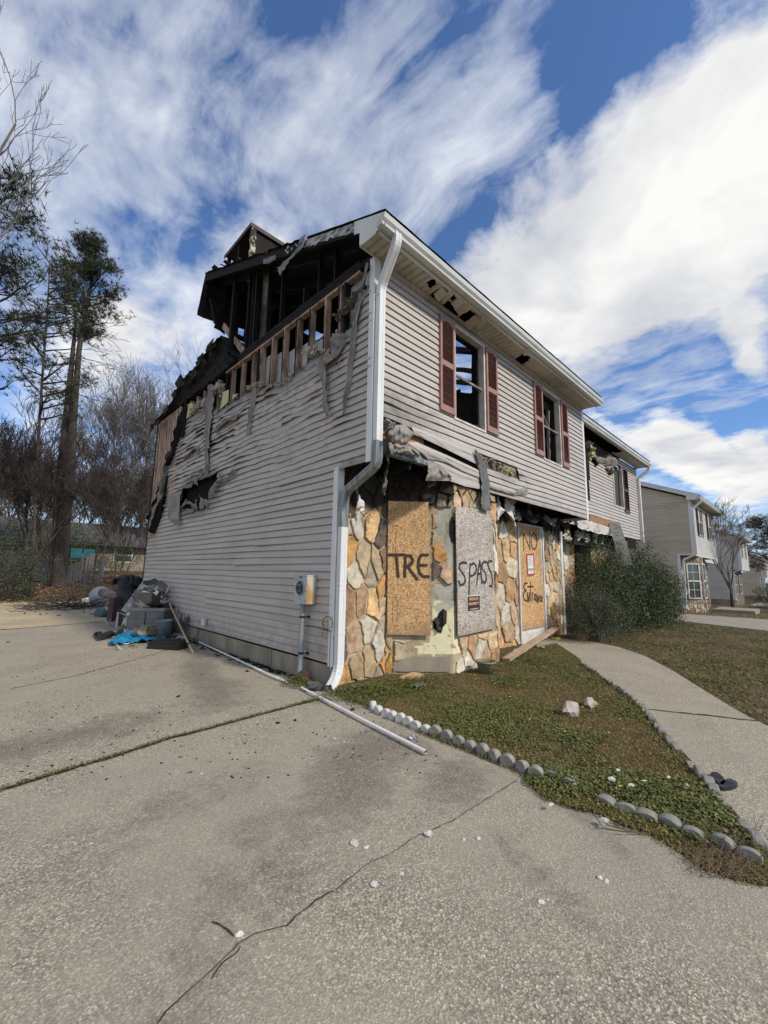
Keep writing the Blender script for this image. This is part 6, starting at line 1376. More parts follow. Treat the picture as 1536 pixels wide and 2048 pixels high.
pine(B0, [B0, atd(-55, 900, 20), atd(-45, 700, 20), atd(-30, 560, 20), atd(-15, 440, 20), atd(0, 350, 20.)], [.35, .3, .26, .2, .12, .04], 7.5, 'big dark pine crown at the left edge of the photo', 43, nl=44, ll=3.8, ncl=5, cr=.34, dens=.62)
B0 = onray(70, 24)
pine(B0, [B0, atd(75, 900, 24), atd(85, 750, 24), atd(95, 620, 24), atd(100, 520, 24)], [.07, .06, .05, .04, .02], 8.0, 'slender dark pine between the left edge and the twin pine', 45, nl=34, ll=3.2, ncl=4, cr=.3, dens=.55)
B0 = onray(-185, 14)
bare_tree(B0, 16.2, 'bare seed-ball tree reaching in at the top left of the photo', 51, .1, 4, (.0, .0), rmin=.006, hfrac=.62, shrink=.6, spread=.4)
bare_tree(onray(330, 44), 21., 'broad bare tree rising behind the burnt roof', 52, .3, 6, (-.05, 0), nb=3, rmin=.012, hfrac=.16, shrink=.78, spread=.85, up=.2)
bare_tree(onray(268, 46), 17.5, 'bare tree with a narrow crown, left of the broad bare tree behind the roof', 53, .22, 6, (0, 0), nb=3, rmin=.011, hfrac=.25, shrink=.75, spread=.5, up=.22)
bare_tree(onray(225, 47), 17., 'pale bare tree between the twin pine and the broad bare tree', 58, .2, 6, (0, 0), rmin=.012, hfrac=.2, shrink=.77, spread=.7, up=.2)
bare_tree(onray(200, 33), 9.5, 'thin bare tree standing right behind the fence by the twin pine', 54, .08, 6, (0, 0), rmin=.009, hfrac=.3, shrink=.72, cm=M_TWIGR)
bare_tree(onray(60, 25), 7.5, 'crooked dark bare tree with a low fork behind the left end of the fence', 55, .1, 6, (.2, -.2), nstem=2, rmin=.008, hfrac=.3, shrink=.72, cm=M_TWIGR, m=M_TWIGR)
bare_tree(onray(235, 24), 6., 'thin grey sapling cluster by the brush pile', 56, .035, 5, (0, 0), nstem=3, rmin=.007, hfrac=.35, cm=M_TWIGR, m=M_TWIGR)
bare_tree(onray(1458, 33), 7.2, 'bare dark spreading tree in front of the far townhouses', 57, .1, 5, (0, 0), rmin=.008, hfrac=.2, shrink=.7, spread=.75, up=.16, nb=3)
random.seed(99)
PROT = []
for k in range(3):
    PROT.append(bare_tree(onray([20, 150, 285][k], 55+k*3), 12.+k, ['bare winter tree in the wood behind the ranch house roof, far left', 'bare winter tree in the wood behind the ranch house, near its middle', 'bare winter tree in the wood close to the burnt gable'][k], 60+k, .2, 6, group='bare trees behind the ranch house', rmin=.012, hfrac=.25, shrink=.74))
random.seed(17)
for k, px in enumerate([-20, 50, 100, 170, 215, 250, 300, 0]):
    src = PROT[k % 3]; c = src.copy(); COL.objects.link(c); c.location = onray(px, rnd(48, 75)); c.rotation_euler = (0, 0, rnd(0, 6)); s = rnd(.75, 1.1); c.scale = (s, s, s)
    c['label'] = 'one of the indistinct bare trees in the wood behind the ranch house'
    for ch in src.children: d_ = ch.copy(); COL.objects.link(d_); d_.parent = c; d_.matrix_parent_inverse = ch.matrix_parent_inverse
# evergreen undergrowth
def bush(name, c, r, n, m, label, seed, cat='shrub', ls=.03, core=.35, group=None, droop=0., z0=0., stems=True, clus=14):
    random.seed(seed); T = root(name, (c[0], c[1], z0), label, cat, group); mb = MB(); st_ = MB(); C0 = Vector((c[0], c[1], c[2])); tw = []
    for k in range(n//clus):
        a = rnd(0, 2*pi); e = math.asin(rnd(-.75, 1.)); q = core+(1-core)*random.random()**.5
        d_ = Vector((cos(a)*cos(e), sin(a)*cos(e), sin(e))); lump = 1+.42*nz(d_.x*2.1+seed, d_.y*2.1, d_.z*2.1)+.4*nz(d_.x*5+seed, d_.y*5, d_.z*5)+(.25*random.random() if random.random() < .12 else 0)
        p = C0+Vector((d_.x*r[0], d_.y*r[1], d_.z*r[2]))*q*lump
        if p.z < z0+.03: continue
        out = (d_+Vector((0, 0, .35))).normalized(); f = rnd(.55, 1.35)
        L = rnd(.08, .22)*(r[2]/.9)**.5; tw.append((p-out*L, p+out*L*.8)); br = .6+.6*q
        for t in range(clus):
            s = rnd(.6, 1.2)*ls; v = p+out*rnd(-L, L*.8)+Vector((rnd(-1, 1), rnd(-1, 1), rnd(-1, 1)))*ls*1.6; n1_ = Vector((rnd(-1, 1), rnd(-1, 1), rnd(.0, 1))).normalized(); u = n1_.orthogonal().normalized(); w = n1_.cross(u)
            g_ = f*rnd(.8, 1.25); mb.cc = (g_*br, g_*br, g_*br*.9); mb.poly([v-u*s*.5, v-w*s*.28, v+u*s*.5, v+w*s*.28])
    for k in range(40):
        a = rnd(0, 2*pi); e = rnd(.1, 1.3); p = C0+Vector((cos(a)*cos(e)*r[0], sin(a)*cos(e)*r[1], sin(e)*r[2]))*.8
        b = Vector((c[0]+rnd(-.1, .1), c[1]+rnd(-.1, .1), z0)); st_.tube([b, b.lerp(p, .5)+Vector((0, 0, .1)), p], [.014, .01, .004], 4, cap=False)
    st_.build('stems', M_TWIGR, T); mb.build('foliage', m, T, attr=True); return T
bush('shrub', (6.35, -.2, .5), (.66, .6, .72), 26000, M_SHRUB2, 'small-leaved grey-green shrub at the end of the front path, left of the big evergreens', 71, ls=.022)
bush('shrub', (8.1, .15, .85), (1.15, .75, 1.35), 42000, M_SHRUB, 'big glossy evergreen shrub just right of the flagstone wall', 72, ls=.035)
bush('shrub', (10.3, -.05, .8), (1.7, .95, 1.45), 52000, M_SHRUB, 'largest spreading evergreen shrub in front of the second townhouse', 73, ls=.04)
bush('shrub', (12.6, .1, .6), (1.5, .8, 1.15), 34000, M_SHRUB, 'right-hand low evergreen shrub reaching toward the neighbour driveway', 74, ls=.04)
c = onray(1540, 34); bush('shrub', (c.x, c.y, c.z+.8), (1.1, 1.1, 1.), 5000, M_SHRUB, 'clipped round dark bush at the right edge of the photo', 75, ls=.06, z0=c.z)
c = onray(22, 23.5); bush('shrub', (c.x, c.y, c.z+1.0), (1.3, 1.2, 1.7), 8000, M_SHRUB2, 'tangled evergreen bush in front of the left end of the fence', 76, ls=.07, z0=c.z)
c = onray(100, 33); bush('shrub', (c.x, c.y, c.z+1.5), (2.6, 2., 2.6), 8000, M_SHRUB, 'dark evergreen thicket behind the fence by the twin pine', 77, ls=.1, z0=c.z)
c = onray(170, 36); bush('shrub', (c.x, c.y, c.z+1.1), (3.4, 1.6, 1.7), 9000, M_SHRUB, 'low dark evergreen growth along the ranch house wall', 84, ls=.09, z0=c.z)
c = onray(-20, 35); bush('shrub', (c.x, c.y, c.z+2.), (3.2, 2., 3.2), 8000, M_SHRUB2, 'dark evergreen thicket behind the fence at the left edge', 78, ls=.1, z0=c.z)
B0 = onray(1545, 62); pine(B0, [B0, B0+Vector((0, 0, 5)), B0+Vector((0, 0, 9))], [.2, .15, .04], B0.z+3.5, 'distant pine behind the far townhouses at the right edge', 79, nl=22, ll=4.4, ncl=5, cr=.5)
# stuff: brush pile and fallen sticks
random.seed(81); mb = MB(); c = onray(245, 22.5)
for k in range(260):
    p = c+Vector((rnd(-1.8, 1.8), rnd(-1., 1.), rnd(.0, .5))); a = rnd(0, 6.3); branchy(mb, p, Vector((cos(a), sin(a), rnd(-.1, .9))), rnd(.3, 1.), .012, 1, 0., .6, 2, 3, .25, .006)
o = mb.build('brush_pile', M_TWIGR); o['kind'] = 'stuff'; o['label'] = 'tangled heap of cut branches in front of the fence'; o['category'] = 'brush pile'
mb = MB(); c = onray(150, 17.6)
for k in range(240):
    t = random.random(); p = onray(60+160*t, rnd(17.2, 19.5)); p.z += rnd(.0, .18); a = rnd(0, 6.3); branchy(mb, p, Vector((cos(a), sin(a), rnd(-.1, .2))), rnd(.2, .6), .01, 1, 0., .5, 2, 2, .3, .005)
o = mb.build('fallen_sticks', M_TWIGR); o['kind'] = 'stuff'; o['label'] = 'dark fallen sticks along the far edge of the driveway'; o['category'] = 'sticks'
mb = MB(); random.seed(82)
for k in range(26000):
    x = rnd(-10, 12); y = rnd(18.3, 31); s = rnd(.03, .07); f = rnd(.5, 1.6); mb.cc = random.choice([(1.6*f, .85*f, .9*f), (2.*f, 1.3*f, 1.3*f), (1.1*f, .7*f, .8*f)]) if nz(x*.3, y*.5, 3.) < .15 else (.9*f, 1.2*f, .5*f)
    a = rnd(0, 6.3); z = H(x, y)-.02; u = Vector((cos(a), sin(a), rnd(-.4, .6)))*s; v = Vector((-sin(a), cos(a), rnd(-.4, .6)))*s*.6; p = Vector((x, y, z+rnd(0, .03))); mb.poly([p-u, p-v, p+u, p+v])
o = mb.build('leaf_litter', M_GRASS, attr=True); o['kind'] = 'stuff'; o['label'] = 'brown leaf litter and green patches between driveway and fence'; o['category'] = 'leaves'

# ------------------------------------------------------------------ edging stones, rocks, chips
M_EDGE = mat('scalloped_concrete', (.29, .28, .245), (.11, .105, .09), 9, .9, .8, .008, 45, lo=.35, hi=.68)
M_EDGEW = mat('whitewashed_concrete', (.52, .51, .47), (.26, .25, .22), 9, .9, .8, .008, 45, lo=.4, hi=.7)
M_ROCK = mat('pale_rock', (.48, .42, .37), (.24, .19, .17), 5, .9, .9, .02, 18, lo=.35, hi=.65)
M_WROCK = mat('white_rock', (.62, .61, .57), (.42, .4, .36), 7, .9, .7, .01, 22)
M_ORST = mat('orange_stone', (.42, .23, .09), (.3, .24, .17), 5, .85, .8, .015, 20)
ONES = ['', 'first', 'second', 'third', 'fourth', 'fifth', 'sixth', 'seventh', 'eighth', 'ninth', 'tenth', 'eleventh', 'twelfth', 'thirteenth', 'fourteenth', 'fifteenth', 'sixteenth', 'seventeenth', 'eighteenth', 'nineteenth']
def ordw(n):
    if n < 20: return ONES[n]
    t, o = divmod(n, 10); return (['', '', 'twenty', 'thirty', 'forty', 'fifty'][t]+'-'+ONES[o]) if o else ['', '', 'twentieth', 'thirtieth', 'fortieth', 'fiftieth'][t]
def scallop(c, ang, w, h, t, m, label, seed, tilt=0., group='scalloped edging stones along the driveway'):
    mb = MB(); n = 12; R_ = Matrix.Rotation(ang, 3, 'Z')@Matrix.Rotation(tilt, 3, 'X'); rings = []
    prof = [(-w/2, -.06)]+[(-w/2*cos(pi*i/n), max(.0, h*.35)+h*.65*sin(pi*i/n)) for i in range(n+1)]+[(w/2, -.06)]
    for y, k in ((-t/2, .93), (-t/2+.008, 1.), (t/2-.008, 1.), (t/2, .93)):
        rings.append([len(mb.v)+i for i in range(len(prof))])
        for a, b in prof:
            f = k+.05*nz(a*20+seed, b*20, y*10); p = R_@Vector((a*f, y, b*f)); mb.v.append((c[0]+p.x, c[1]+p.y, p.z+.01))
    for r0, r1 in zip(rings, rings[1:]):
        for i in range(len(prof)-1): mb.face((r0[i], r1[i], r1[i+1], r0[i+1]))
    mb.face(tuple(rings[0])); mb.face(tuple(reversed(rings[-1])))
    return mb.build('edging_stone', m, loc=(c[0], c[1], 0), label=label, cat='edging stone', group=group)
ED = [(746, 1411), (758, 1419), (772, 1425), (786, 1431), (801, 1437), (816, 1443), (831, 1450), (852, 1457), (871, 1463), (894, 1472), (917, 1481), (942, 1491), (967, 1501), (990, 1512), (1016, 1523), (1045, 1534), (1072, 1546), (1107, 1551), (1137, 1563), (1213, 1598), (1254, 1613), (1294, 1628), (1341, 1642), (1386, 1663), (1446, 1683), (1499, 1705)]
EP = [bZ(x, y+4, .02) for x, y in ED]
EN = ['first', 'second', 'third', 'fourth', 'fifth', 'sixth', 'seventh', 'eighth', 'ninth', 'tenth', 'eleventh', 'twelfth', 'thirteenth', 'fourteenth', 'fifteenth', 'sixteenth', 'seventeenth', 'eighteenth', 'nineteenth', 'twentieth', 'twenty-first', 'twenty-second', 'twenty-third', 'twenty-fourth', 'twenty-fifth', 'twenty-sixth']
random.seed(90)
for i, c in enumerate(EP):
    d_ = EP[min(i+1, len(EP)-1)]-EP[max(i-1, 0)]; a = atan2(d_.y, d_.x)+rnd(-.25, .25); wh = i < 8
    w = .1*rnd(.9, 1.08)*(1.1 if i > 16 else 1)
    scallop(c, a, w, .072*rnd(.8, 1.12)*(1 if i < 17 else .62), .055, M_EDGEW if wh else M_EDGE, '%s %s scalloped edging stone, counted from the house corner down the driveway edge' % ('whitewashed' if wh else 'grey', EN[i]), i, rnd(-.2, .2))
n = 0; acc_ = 0
for (a, b) in zip(PIN[2:], PIN[3:]):
    L = hypot(b[0]-a[0], b[1]-a[1]); k = 0
    while acc_ < L:
        t = acc_/L; x = a[0]+(b[0]-a[0])*t-.05; y = a[1]+(b[1]-a[1])*t+.01; acc_ += .128+(rnd(.02, .2) if random.random() < .3 else rnd(-.01, .015))
        n += 1; scallop((x, y), atan2(b[1]-a[1], b[0]-a[0])+rnd(-.2, .2), rnd(.09, .125), rnd(.02, .058), .055, M_EDGE, 'low grey edging stone, %s from the front door along the curved path' % ordw(n), n, rnd(-.15, .15), 'low edging stones along the curved path')
    acc_ -= L
random.seed(91)
def rk(px, py, r, m, label, cat='rock', seed=0, jag=.35, n=2, z=.02, name='rock', group=None):
    c = bZ(px, py, z); mb = MB(); mb.rock((c.x, c.y, c.z+r[2]*.45), r, seed, n, jag=jag); return mb.build(name, m, loc=tuple(c), label=label, cat=cat, group=group)
rk(1141, 1428, (.1, .08, .09), M_ROCK, 'pale angular rock on the lawn, the left one of two', seed=2, jag=.36, n=2)
rk(1181, 1411, (.085, .06, .055), M_ROCK, 'flatter grey rock on the lawn, right of the angular one', seed=5, jag=.36, n=2)
rk(1032, 1307, (.07, .06, .055), M_WROCK, 'white round rock at the end of the plank by the bay', seed=7, jag=.12)
rk(1047, 1303, (.075, .06, .055), M_ROCK, 'tan round rock beside the white one at the plank', seed=8, jag=.15)
rk(826, 1358, (.2, .09, .05), M_ORST, 'long orange flagstone lying at the foot of the bay', seed=9, jag=.25, n=3, cat='stone')
rk(1205, 1270, (.07, .05, .13), M_ROCK, 'upright tan rock ornament in front of the grey-green shrub', seed=10, jag=.5, n=3)
rk(1190, 1277, (.07, .06, .04), M_ROCK, 'low rock at the foot of the upright tan rock', seed=11, jag=.4)
rk(1075, 1294, (.05, .045, .035), M_EDGE, 'dark grey cobble at the start of the front path edge', seed=12, jag=.2)
rk(1085, 1297, (.05, .045, .035), M_EDGE, 'grey cobble next to the dark one at the start of the path edge', seed=13, jag=.2)
rk(628, 1377, (.1, .07, .05), mat('dark_lava_rock', (.1, .1, .1), (.05, .05, .05), 6, .9, .8, .01, 30), 'dark lumpy stone beside the conduit and the downspout mouth', seed=14, jag=.5, n=3)
CH = [(1103, 1610, .022, 'white stone chip at the clover edge on the driveway'), (1209, 1643, .03, 'larger white stone on the driveway beside the dry twigs'), (1222, 1560, .03, 'white chip in the bare patch of the lawn, highest'), (1262, 1572, .025, 'flat white chip in the bare patch of the lawn'), (1288, 1563, .022, 'round white chip right of the flat one on the lawn'), (1272, 1560, .022, 'pinkish chip between the white ones on the lawn'), (1336, 1556, .02, 'white chip near the dry grass at the path side of the lawn'), (1374, 1571, .02, 'small white chip low on the lawn next to the path'), (1236, 1541, .02, 'thin white chip above the bare patch of the lawn'),
      (709, 1688, .03, 'flat pale concrete flake in the middle of the driveway'), (733, 1696, .018, 'small flake right of the flat pale one on the driveway'), (857, 1670, .03, 'pale flake lying on the driveway crack'), (928, 1680, .012, 'tiny chip left of the pair on the driveway'), (957, 1679, .018, 'white chip on the driveway right of the crack'), (749, 1770, .02, 'pale flake below the crack on the driveway'), (804, 1748, .014, 'small flake below right of the crack'), (478, 1871, .02, 'round white pebble beside the fork of the driveway crack'), (1083, 1803, .017, 'short white chip low on the driveway, one of a pair'), (1096, 1800, .009, 'tiny white pebble beside the short chip low on the driveway'),
      (670, 1478, .016, 'white pebble on the driveway left of the pipe'), (688, 1484, .011, 'small white pebble right of the other by the pipe'), (1200, 1757, .018, 'pale flake on the driveway near the clover tip'), (1212, 1763, .016, 'second pale flake on the driveway near the clover tip'), (403, 1547, .011, 'lone white pebble left on the driveway'), (1410, 1617, .018, 'white chip at the path edge near the sandals')]
for i, (px, py, r, lb) in enumerate(CH): rk(px, py, (r, r*rnd(.6, .9), r*rnd(.3, .5)), M_WROCK if r < .028 else M_EDGEW, lb, 'stone chip', i+20, .35, 1, z=.0 if i > 8 else .035, name='stone_chip', group='stone chips scattered on the ground')
mb = MB(); P = MB()   # fallen leaf, twigs
mb.tube([bZ(1180, 1610, .01), bZ(1215, 1650, .02), bZ(1280, 1668, .01)], .003, 4); mb.tube([bZ(1190, 1655, .01), bZ(1240, 1662, .03), bZ(1300, 1668, .01)], .003, 4)
random.seed(92)
for k in range(90):
    p = bZ(rnd(1375, 1520), rnd(1665, 1755), .02); a = rnd(-.9, .1); branchy(mb, p, Vector((cos(a), sin(a), rnd(-.1, .25))), rnd(.04, .12), .002, 1, 0., .5, 2, 3, .3, .001)
o = mb.build('dry_twigs', mat('dry_brown_stems', (.13, .09, .06), (.08, .055, .04), 9, .9)); o['kind'] = 'stuff'; o['label'] = 'dead brown stems tangled in the clover at the tip of the lawn'; o['category'] = 'twigs'

# ------------------------------------------------------------------ pipe, plank, pot and small things
p0, p1 = bZ(399, 1283, .03), bZ(612, 1383, .03); p0.x = min(p0.x, -.05)
a = bZ(595, 1372, .03); b = bZ(852, 1504, .03)
mb = MB(); q = [bZ(*t_, .03) for t_ in [(400, 1284), (440, 1303), (500, 1331), (540, 1350), (575, 1364)]]
for v in q: v.x = min(v.x, -.06)
mb.tube(q, .013, 10); mb.tube([q[3].lerp(q[4], .35), q[3].lerp(q[4], .5)], .017, 10); mb.tube([q[2].lerp(q[3], .45), q[2].lerp(q[3], .55)], .017, 10)
mb.build('white_pipe', M_PVC, loc=tuple(q[0]), label='long thin white plastic pipe lying along the foundation of the side wall', cat='pipe')
q = [bZ(*t_, .03) for t_ in [(603, 1375), (637, 1393), (640, 1395), (740, 1447), (852, 1504)]]
mb = MB(); mb.tube(q, [.012, .012, .015, .015, .015], 12, cap=False); d_ = (q[-1]-q[-2]).normalized()
W_ = mb.build('white_pipe', M_PVC, loc=tuple(q[0]), label='white plastic pipe running out onto the driveway from the house corner', cat='pipe')
mb = MB(); mb.tube([q[-1]-d_*.02, q[-1]-d_*.01], .0125, 12); mb.tube([q[1]-d_*.01, q[1]+d_*.0], .0145, 12); mb.build('pipe_mouth', M_BLK, W_)
a, b = bZ(1012, 1322, .03), bZ(1100, 1268, .03); a.z = .05; b = bY(1110, 1257, .4); mb = MB(); mb.beam(a, b, .13, .045, rag=.03, n=8); mb.build('wooden_plank', mat('raw_plank', (.46, .33, .22), (.27, .2, .14), 4, .8, .4, .005, 25, st=(.7, 3, 3)), loc=tuple(a), label='long bare wooden plank leaning along the foot of the front door', cat='plank')
c = bZ(1113, 1279, .012); mb = MB(); mb.lathe((c.x, c.y, .012), [(.08, 0), (.09, .03), (.085, .05)], 16); bl = MB(); bl.lathe((c.x, c.y, .012), [(.083, .05), (.06, .09), (.03, .11)], 16)
o = mb.build('garden_ball', M_YEL, loc=(c.x, c.y, .012), label='small yellow and black striped round ornament on the front path by the door', cat='ornament'); bl.build('ball_top', M_BLK, o)
c = bZ(1160, 1280, .012); mb = MB(); mb.box((-.16, -.09, 0), (.16, .09, .16), Matrix.Rotation(.5, 3, 'Z')@Matrix.Rotation(.12, 3, 'X'), (c.x, c.y, .0)); mb.build('brick_block', mat('red_brown_block', (.25, .14, .1), (.15, .09, .07), 6, .9, .6, .01, 25), loc=(c.x, c.y, 0), label='red-brown block at the far side of the path by the grey-green shrub', cat='brick')
c = bZ(972, 1346, .02); mb = MB(); mb.lathe((c.x, c.y, .0), [(.09, .0), (.125, .15), (.13, .155), (.142, .16), (.145, .185), (.132, .187), (.125, .15), (.11, .13)], 28)
PT = mb.build('flower_pot', mat('khaki_pot', (.2, .19, .11), (.14, .13, .08), 4, .6, .2, .004, 14), loc=(c.x, c.y, 0), smooth=True, label='khaki round flower pot at the right foot of the bay', cat='flower pot')
mb = MB(); mb.lathe((c.x, c.y, .0), [(.118, .145), (.118, .15)], 20); mb.build('potting_soil', M_SOIL, PT)
def sandal(px, py, ang, label):
    c = bZ(px, py, .012); R_ = Matrix.Rotation(ang, 3, 'Z'); mb = MB(); n = 14; k = len(mb.v)
    out = [(cos(2*pi*t/n)*.1*(1), sin(2*pi*t/n)*(.035+.008*cos(2*pi*t/n))) for t in range(n)]
    for z in (0, .022):
        for x, y in out: p = R_@Vector((x, y, 0)); mb.v.append((c.x+p.x, c.y+p.y, .012+z))
    mb.face(tuple(range(k+n, k+2*n)))
    for t in range(n): mb.face((k+t, k+(t+1) % n, k+n+(t+1) % n, k+n+t))
    o = mb.build('sandal', M_BLK, loc=(c.x, c.y, .012), label=label, cat='sandal', group='black sandals on the path')
    for xo in (.03,):
        s = MB(); s.grid(6, 1, lambda i, j: tuple(R_@Vector((xo+j*.016, -.034+.068*i/6, .022+.022*sin(pi*i/6)))+Vector((c.x, c.y, .012)))); s.build('strap', M_BLK, o)
sandal(1437, 1563, .3, 'black sandal on the path, the upper of the two'); sandal(1456, 1574, -.25, 'black sandal on the path, the lower of the two')
c = bZ(826, 1477, 0); mb = MB(); mb.grid(6, 5, lambda i, j: (c.x+(i-3)*.014, c.y+(j-2.5)*.012, .012+.016*nz(i*.9, j*.8, 2.))); mb.build('foil_scrap', mat('foil', (.5, .55, .6), (.2, .22, .28), 30, .3, metal=.6), loc=tuple(c), label='crumpled shiny foil scrap on the driveway edge by the pipe end', cat='litter')
c = bZ(838, 1372, .03); mb = MB(); mb.grid(8, 6, lambda i, j: (c.x+(i-4)*.022, c.y+(j-3)*.018, .045+.035*nz(i*.9, j*.8, 5.))); mb.build('plastic_scrap', mat('grey_film', (.3, .32, .34), (.1, .11, .12), 12, .4), loc=tuple(c), label='crumpled grey plastic film below the orange flagstone', cat='litter')
c = bZ(608, 1362, .02); mb = MB(); mb.lathe((c.x, c.y+.02, .075), [(.07, -.015), (.075, 0), (.07, .015), (.02, .018)], 18, ax=(-.7, -.7, .1)); mb.build('round_iron_disc', mat('rusty_iron', (.1, .05, .035), (.04, .03, .025), 9, .8, .6, .006, 30), loc=tuple(c), label='small rusty round wheel leaning at the foundation beside the conduit', cat='iron disc')
random.seed(93)
for i, (px, py, s, lb) in enumerate([(462, 1320, .05, 'black charred flake on the concrete beside the pipe, near the foundation'), (494, 1343, .045, 'second black flake further down the driveway beside the pipe'), (357, 1394, .025, 'tiny black flake left of the pipe on the driveway'), (556, 1447, .02, 'tiny dark flake just above the driveway joint'), (590, 1442, .018, 'dark speck of char near the driveway joint'), (706, 1420, .03, 'brown dead leaf on the concrete at the weeds'), (16, 1285, .03, 'dark flake at the left edge of the driveway')]):
    c = bZ(px, py, .0); mb = MB(); mb.rock((c.x, c.y, .008), (s, s*.6, .01), i+60, 1, jag=.6); mb.build('char_flake', M_CHAR, loc=tuple(c), label=lb, cat='char flake', group='charred flakes on the driveway')
mb = MB()
for k in range(420):
    t = random.random(); y = .9+6.*t; p = (-.05-abs(random.gauss(0, .07)), y, .006); s = rnd(.006, .03); a = rnd(0, 6.3)
    mb.box((-s, -s*.5, 0), (s, s*.5, s*.35), Matrix.Rotation(a, 3, 'Z'), p)
for k in range(500):
    p = bZ(rnd(20, 900), rnd(1215, 1560), .002); s = rnd(.002, .009); 
    if p.x > -.05: continue
    mb.box((-s, -s*.5, 0), (s, s*.5, s*.5), Matrix.Rotation(rnd(0, 6), 3, 'Z'), p)
o = mb.build('char_grit', M_CHAR); o['kind'] = 'stuff'; o['label'] = 'fine black fire grit along the foundation and over the driveway'; o['category'] = 'grit'
mb = MB()
for k in range(260):
    p = bZ(rnd(520, 1500), rnd(1440, 2000), .002); s = rnd(.0015, .005)
    if p.x > -.35: continue
    mb.rock((p.x, p.y, s*.3), (s, s*.8, s*.5), k, 0, jag=.3)
o = mb.build('loose_grit', M_WROCK); o['kind'] = 'stuff'; o['label'] = 'small pale loose grit on the near driveway'; o['category'] = 'grit'

# ------------------------------------------------------------------ debris heap against the side wall
def crumple(name, px_pts, z, m, label, cat, amp=.05, n=26, seed=1, freq=6., group=None, base=None):
    """cloth or film lying over something: polygon of ground points, wrinkled"""
    P = [bZ(x, y, z)[:2] for x, y in px_pts]; xs_ = [p[0] for p in P]; ys_ = [p[1] for p in P]; x0, x1, y0, y1 = min(xs_), max(xs_), min(ys_), max(ys_); mb = MB(); cx, cy = sum(xs_)/len(P), sum(ys_)/len(P)
    def hh(x, y): return z+abs(nz(x*freq+seed, y*freq*.6, seed))*amp*1.6+amp*.5*abs(nz(x*freq*2.3, y*freq*2, seed+4.))+(base(x, y) if base else 0)
    mb.grid(n, n, lambda i, j: (x0+(x1-x0)*i/n, y0+(y1-y0)*j/n, hh(x0+(x1-x0)*i/n, y0+(y1-y0)*j/n)), lambda i, j: inpoly(x0+(x1-x0)*(i+.5)/n, y0+(y1-y0)*(j+.5)/n, P))
    return mb.build(name, m, loc=(cx, cy, 0), smooth=True, label=label, cat=cat, group=group)
M_BLUE = mat('blue_tarpaulin', (.01, .24, .42), (.008, .16, .3), 5, .5, .2, .004, 20)
crumple('blue_tarp', [(216, 1286), (222, 1292), (262, 1287), (330, 1282), (336, 1268), (322, 1262), (280, 1262), (255, 1270)], .02, M_BLUE, 'crumpled bright blue tarp in front of the junk heap', 'tarp', .12, 40, 3, 5.)
crumple('black_mat', [(187, 1272), (195, 1282), (230, 1276), (262, 1262), (258, 1254), (235, 1266), (215, 1272), (200, 1266)], .01, M_BLK, 'black rubber mat left of the blue tarp', 'mat', .1, 26, 5, 4.)
crumple('cream_rag', [(245, 1270), (262, 1256), (300, 1254), (320, 1262), (300, 1272), (265, 1276)], .05, mat('cream_rag_cloth', (.5, .46, .36), (.3, .27, .22), 8, .9), 'cream rag heap behind the blue tarp', 'rag', .12, 26, 6, 8.)
def obx(name, c, dims, ang, m, label, cat, tilt=0., parts=None):
    R_ = Matrix.Rotation(ang, 3, 'Z')@Matrix.Rotation(tilt, 3, 'X'); T = root(name, (c[0], c[1], c[2]), label, cat) if parts else None; mb = MB(); w, d_, h = dims
    mb.box((-w/2, -d_/2, 0), (w/2, d_/2, h), R_, c)
    if not parts: return mb.build(name, m, loc=tuple(c), label=label, cat=cat)
    mb.build(parts, m, T); return T, R_
M_GBOX = mat('grey_resin', (.19, .19, .18), (.14, .14, .13), 3, .55, .15, .003, 10); M_GLID = mat('grey_resin_lid', (.28, .27, .24), (.2, .2, .18), 4, .55, .15, .003, 10)
BXC = Vector((-.36, 6.6, 0)); BA = radians(-50)
T = root('storage_box', tuple(BXC), 'grey resin deck storage box in the middle of the junk heap', 'storage box'); R_ = Matrix.Rotation(BA, 3, 'Z')
mb = MB(); n = 10
def bxring(z, k): return [tuple(R_@Vector(((-.5+t/n)*.86*k, (-.24-.08*sin(pi*t/n))*k, z))+BXC) for t in range(n+1)]+[tuple(R_@Vector((.43*k, .28*k, z))+BXC), tuple(R_@Vector((-.43*k, .28*k, z))+BXC)]
for z, k in ((0, .92), (.2, .945), (.205, .93), (.215, .95), (.33, .965), (.335, .95), (.345, .97), (.5, .98)): mb.v += bxring(z, k)
m_ = n+3
for r in range(7):
    for t in range(m_): mb.face((r*m_+t, r*m_+(t+1) % m_, (r+1)*m_+(t+1) % m_, (r+1)*m_+t))
mb.build('body', M_GBOX, T)
mb = MB(); mb.v += bxring(.5, 1.03)+bxring(.545, 1.03)+bxring(.555, .98)
for r in range(2):
    for t in range(m_): mb.face((r*m_+t, r*m_+(t+1) % m_, (r+1)*m_+(t+1) % m_, (r+1)*m_+t))
mb.face(tuple(2*m_+t for t in range(m_))); mb.face(tuple(reversed(range(m_)))); mb.build('lid', M_GLID, T)
c = bxring(.42, 1.0)[1]; mb = MB(); mb.lathe(c, [(.035, -.01), (.035, .02), (.02, .026)], 14, ax=(-.6, -.8, 0)); mb.build('knob', M_WHT, T)
mb = MB(); mb.box((.06, -.325, .0), (.068, -.3, .47), R_, BXC); mb.build('panel_seam', M_BLK, T)
c = Vector((-.44, 6.78, .556)); obx('grey_crate', c, (.42, .32, .36), BA, mat('taupe_crate', (.2, .17, .14), (.14, .12, .1), 3, .7), 'taupe plastic crate standing on the left of the grey storage box lid', 'crate')
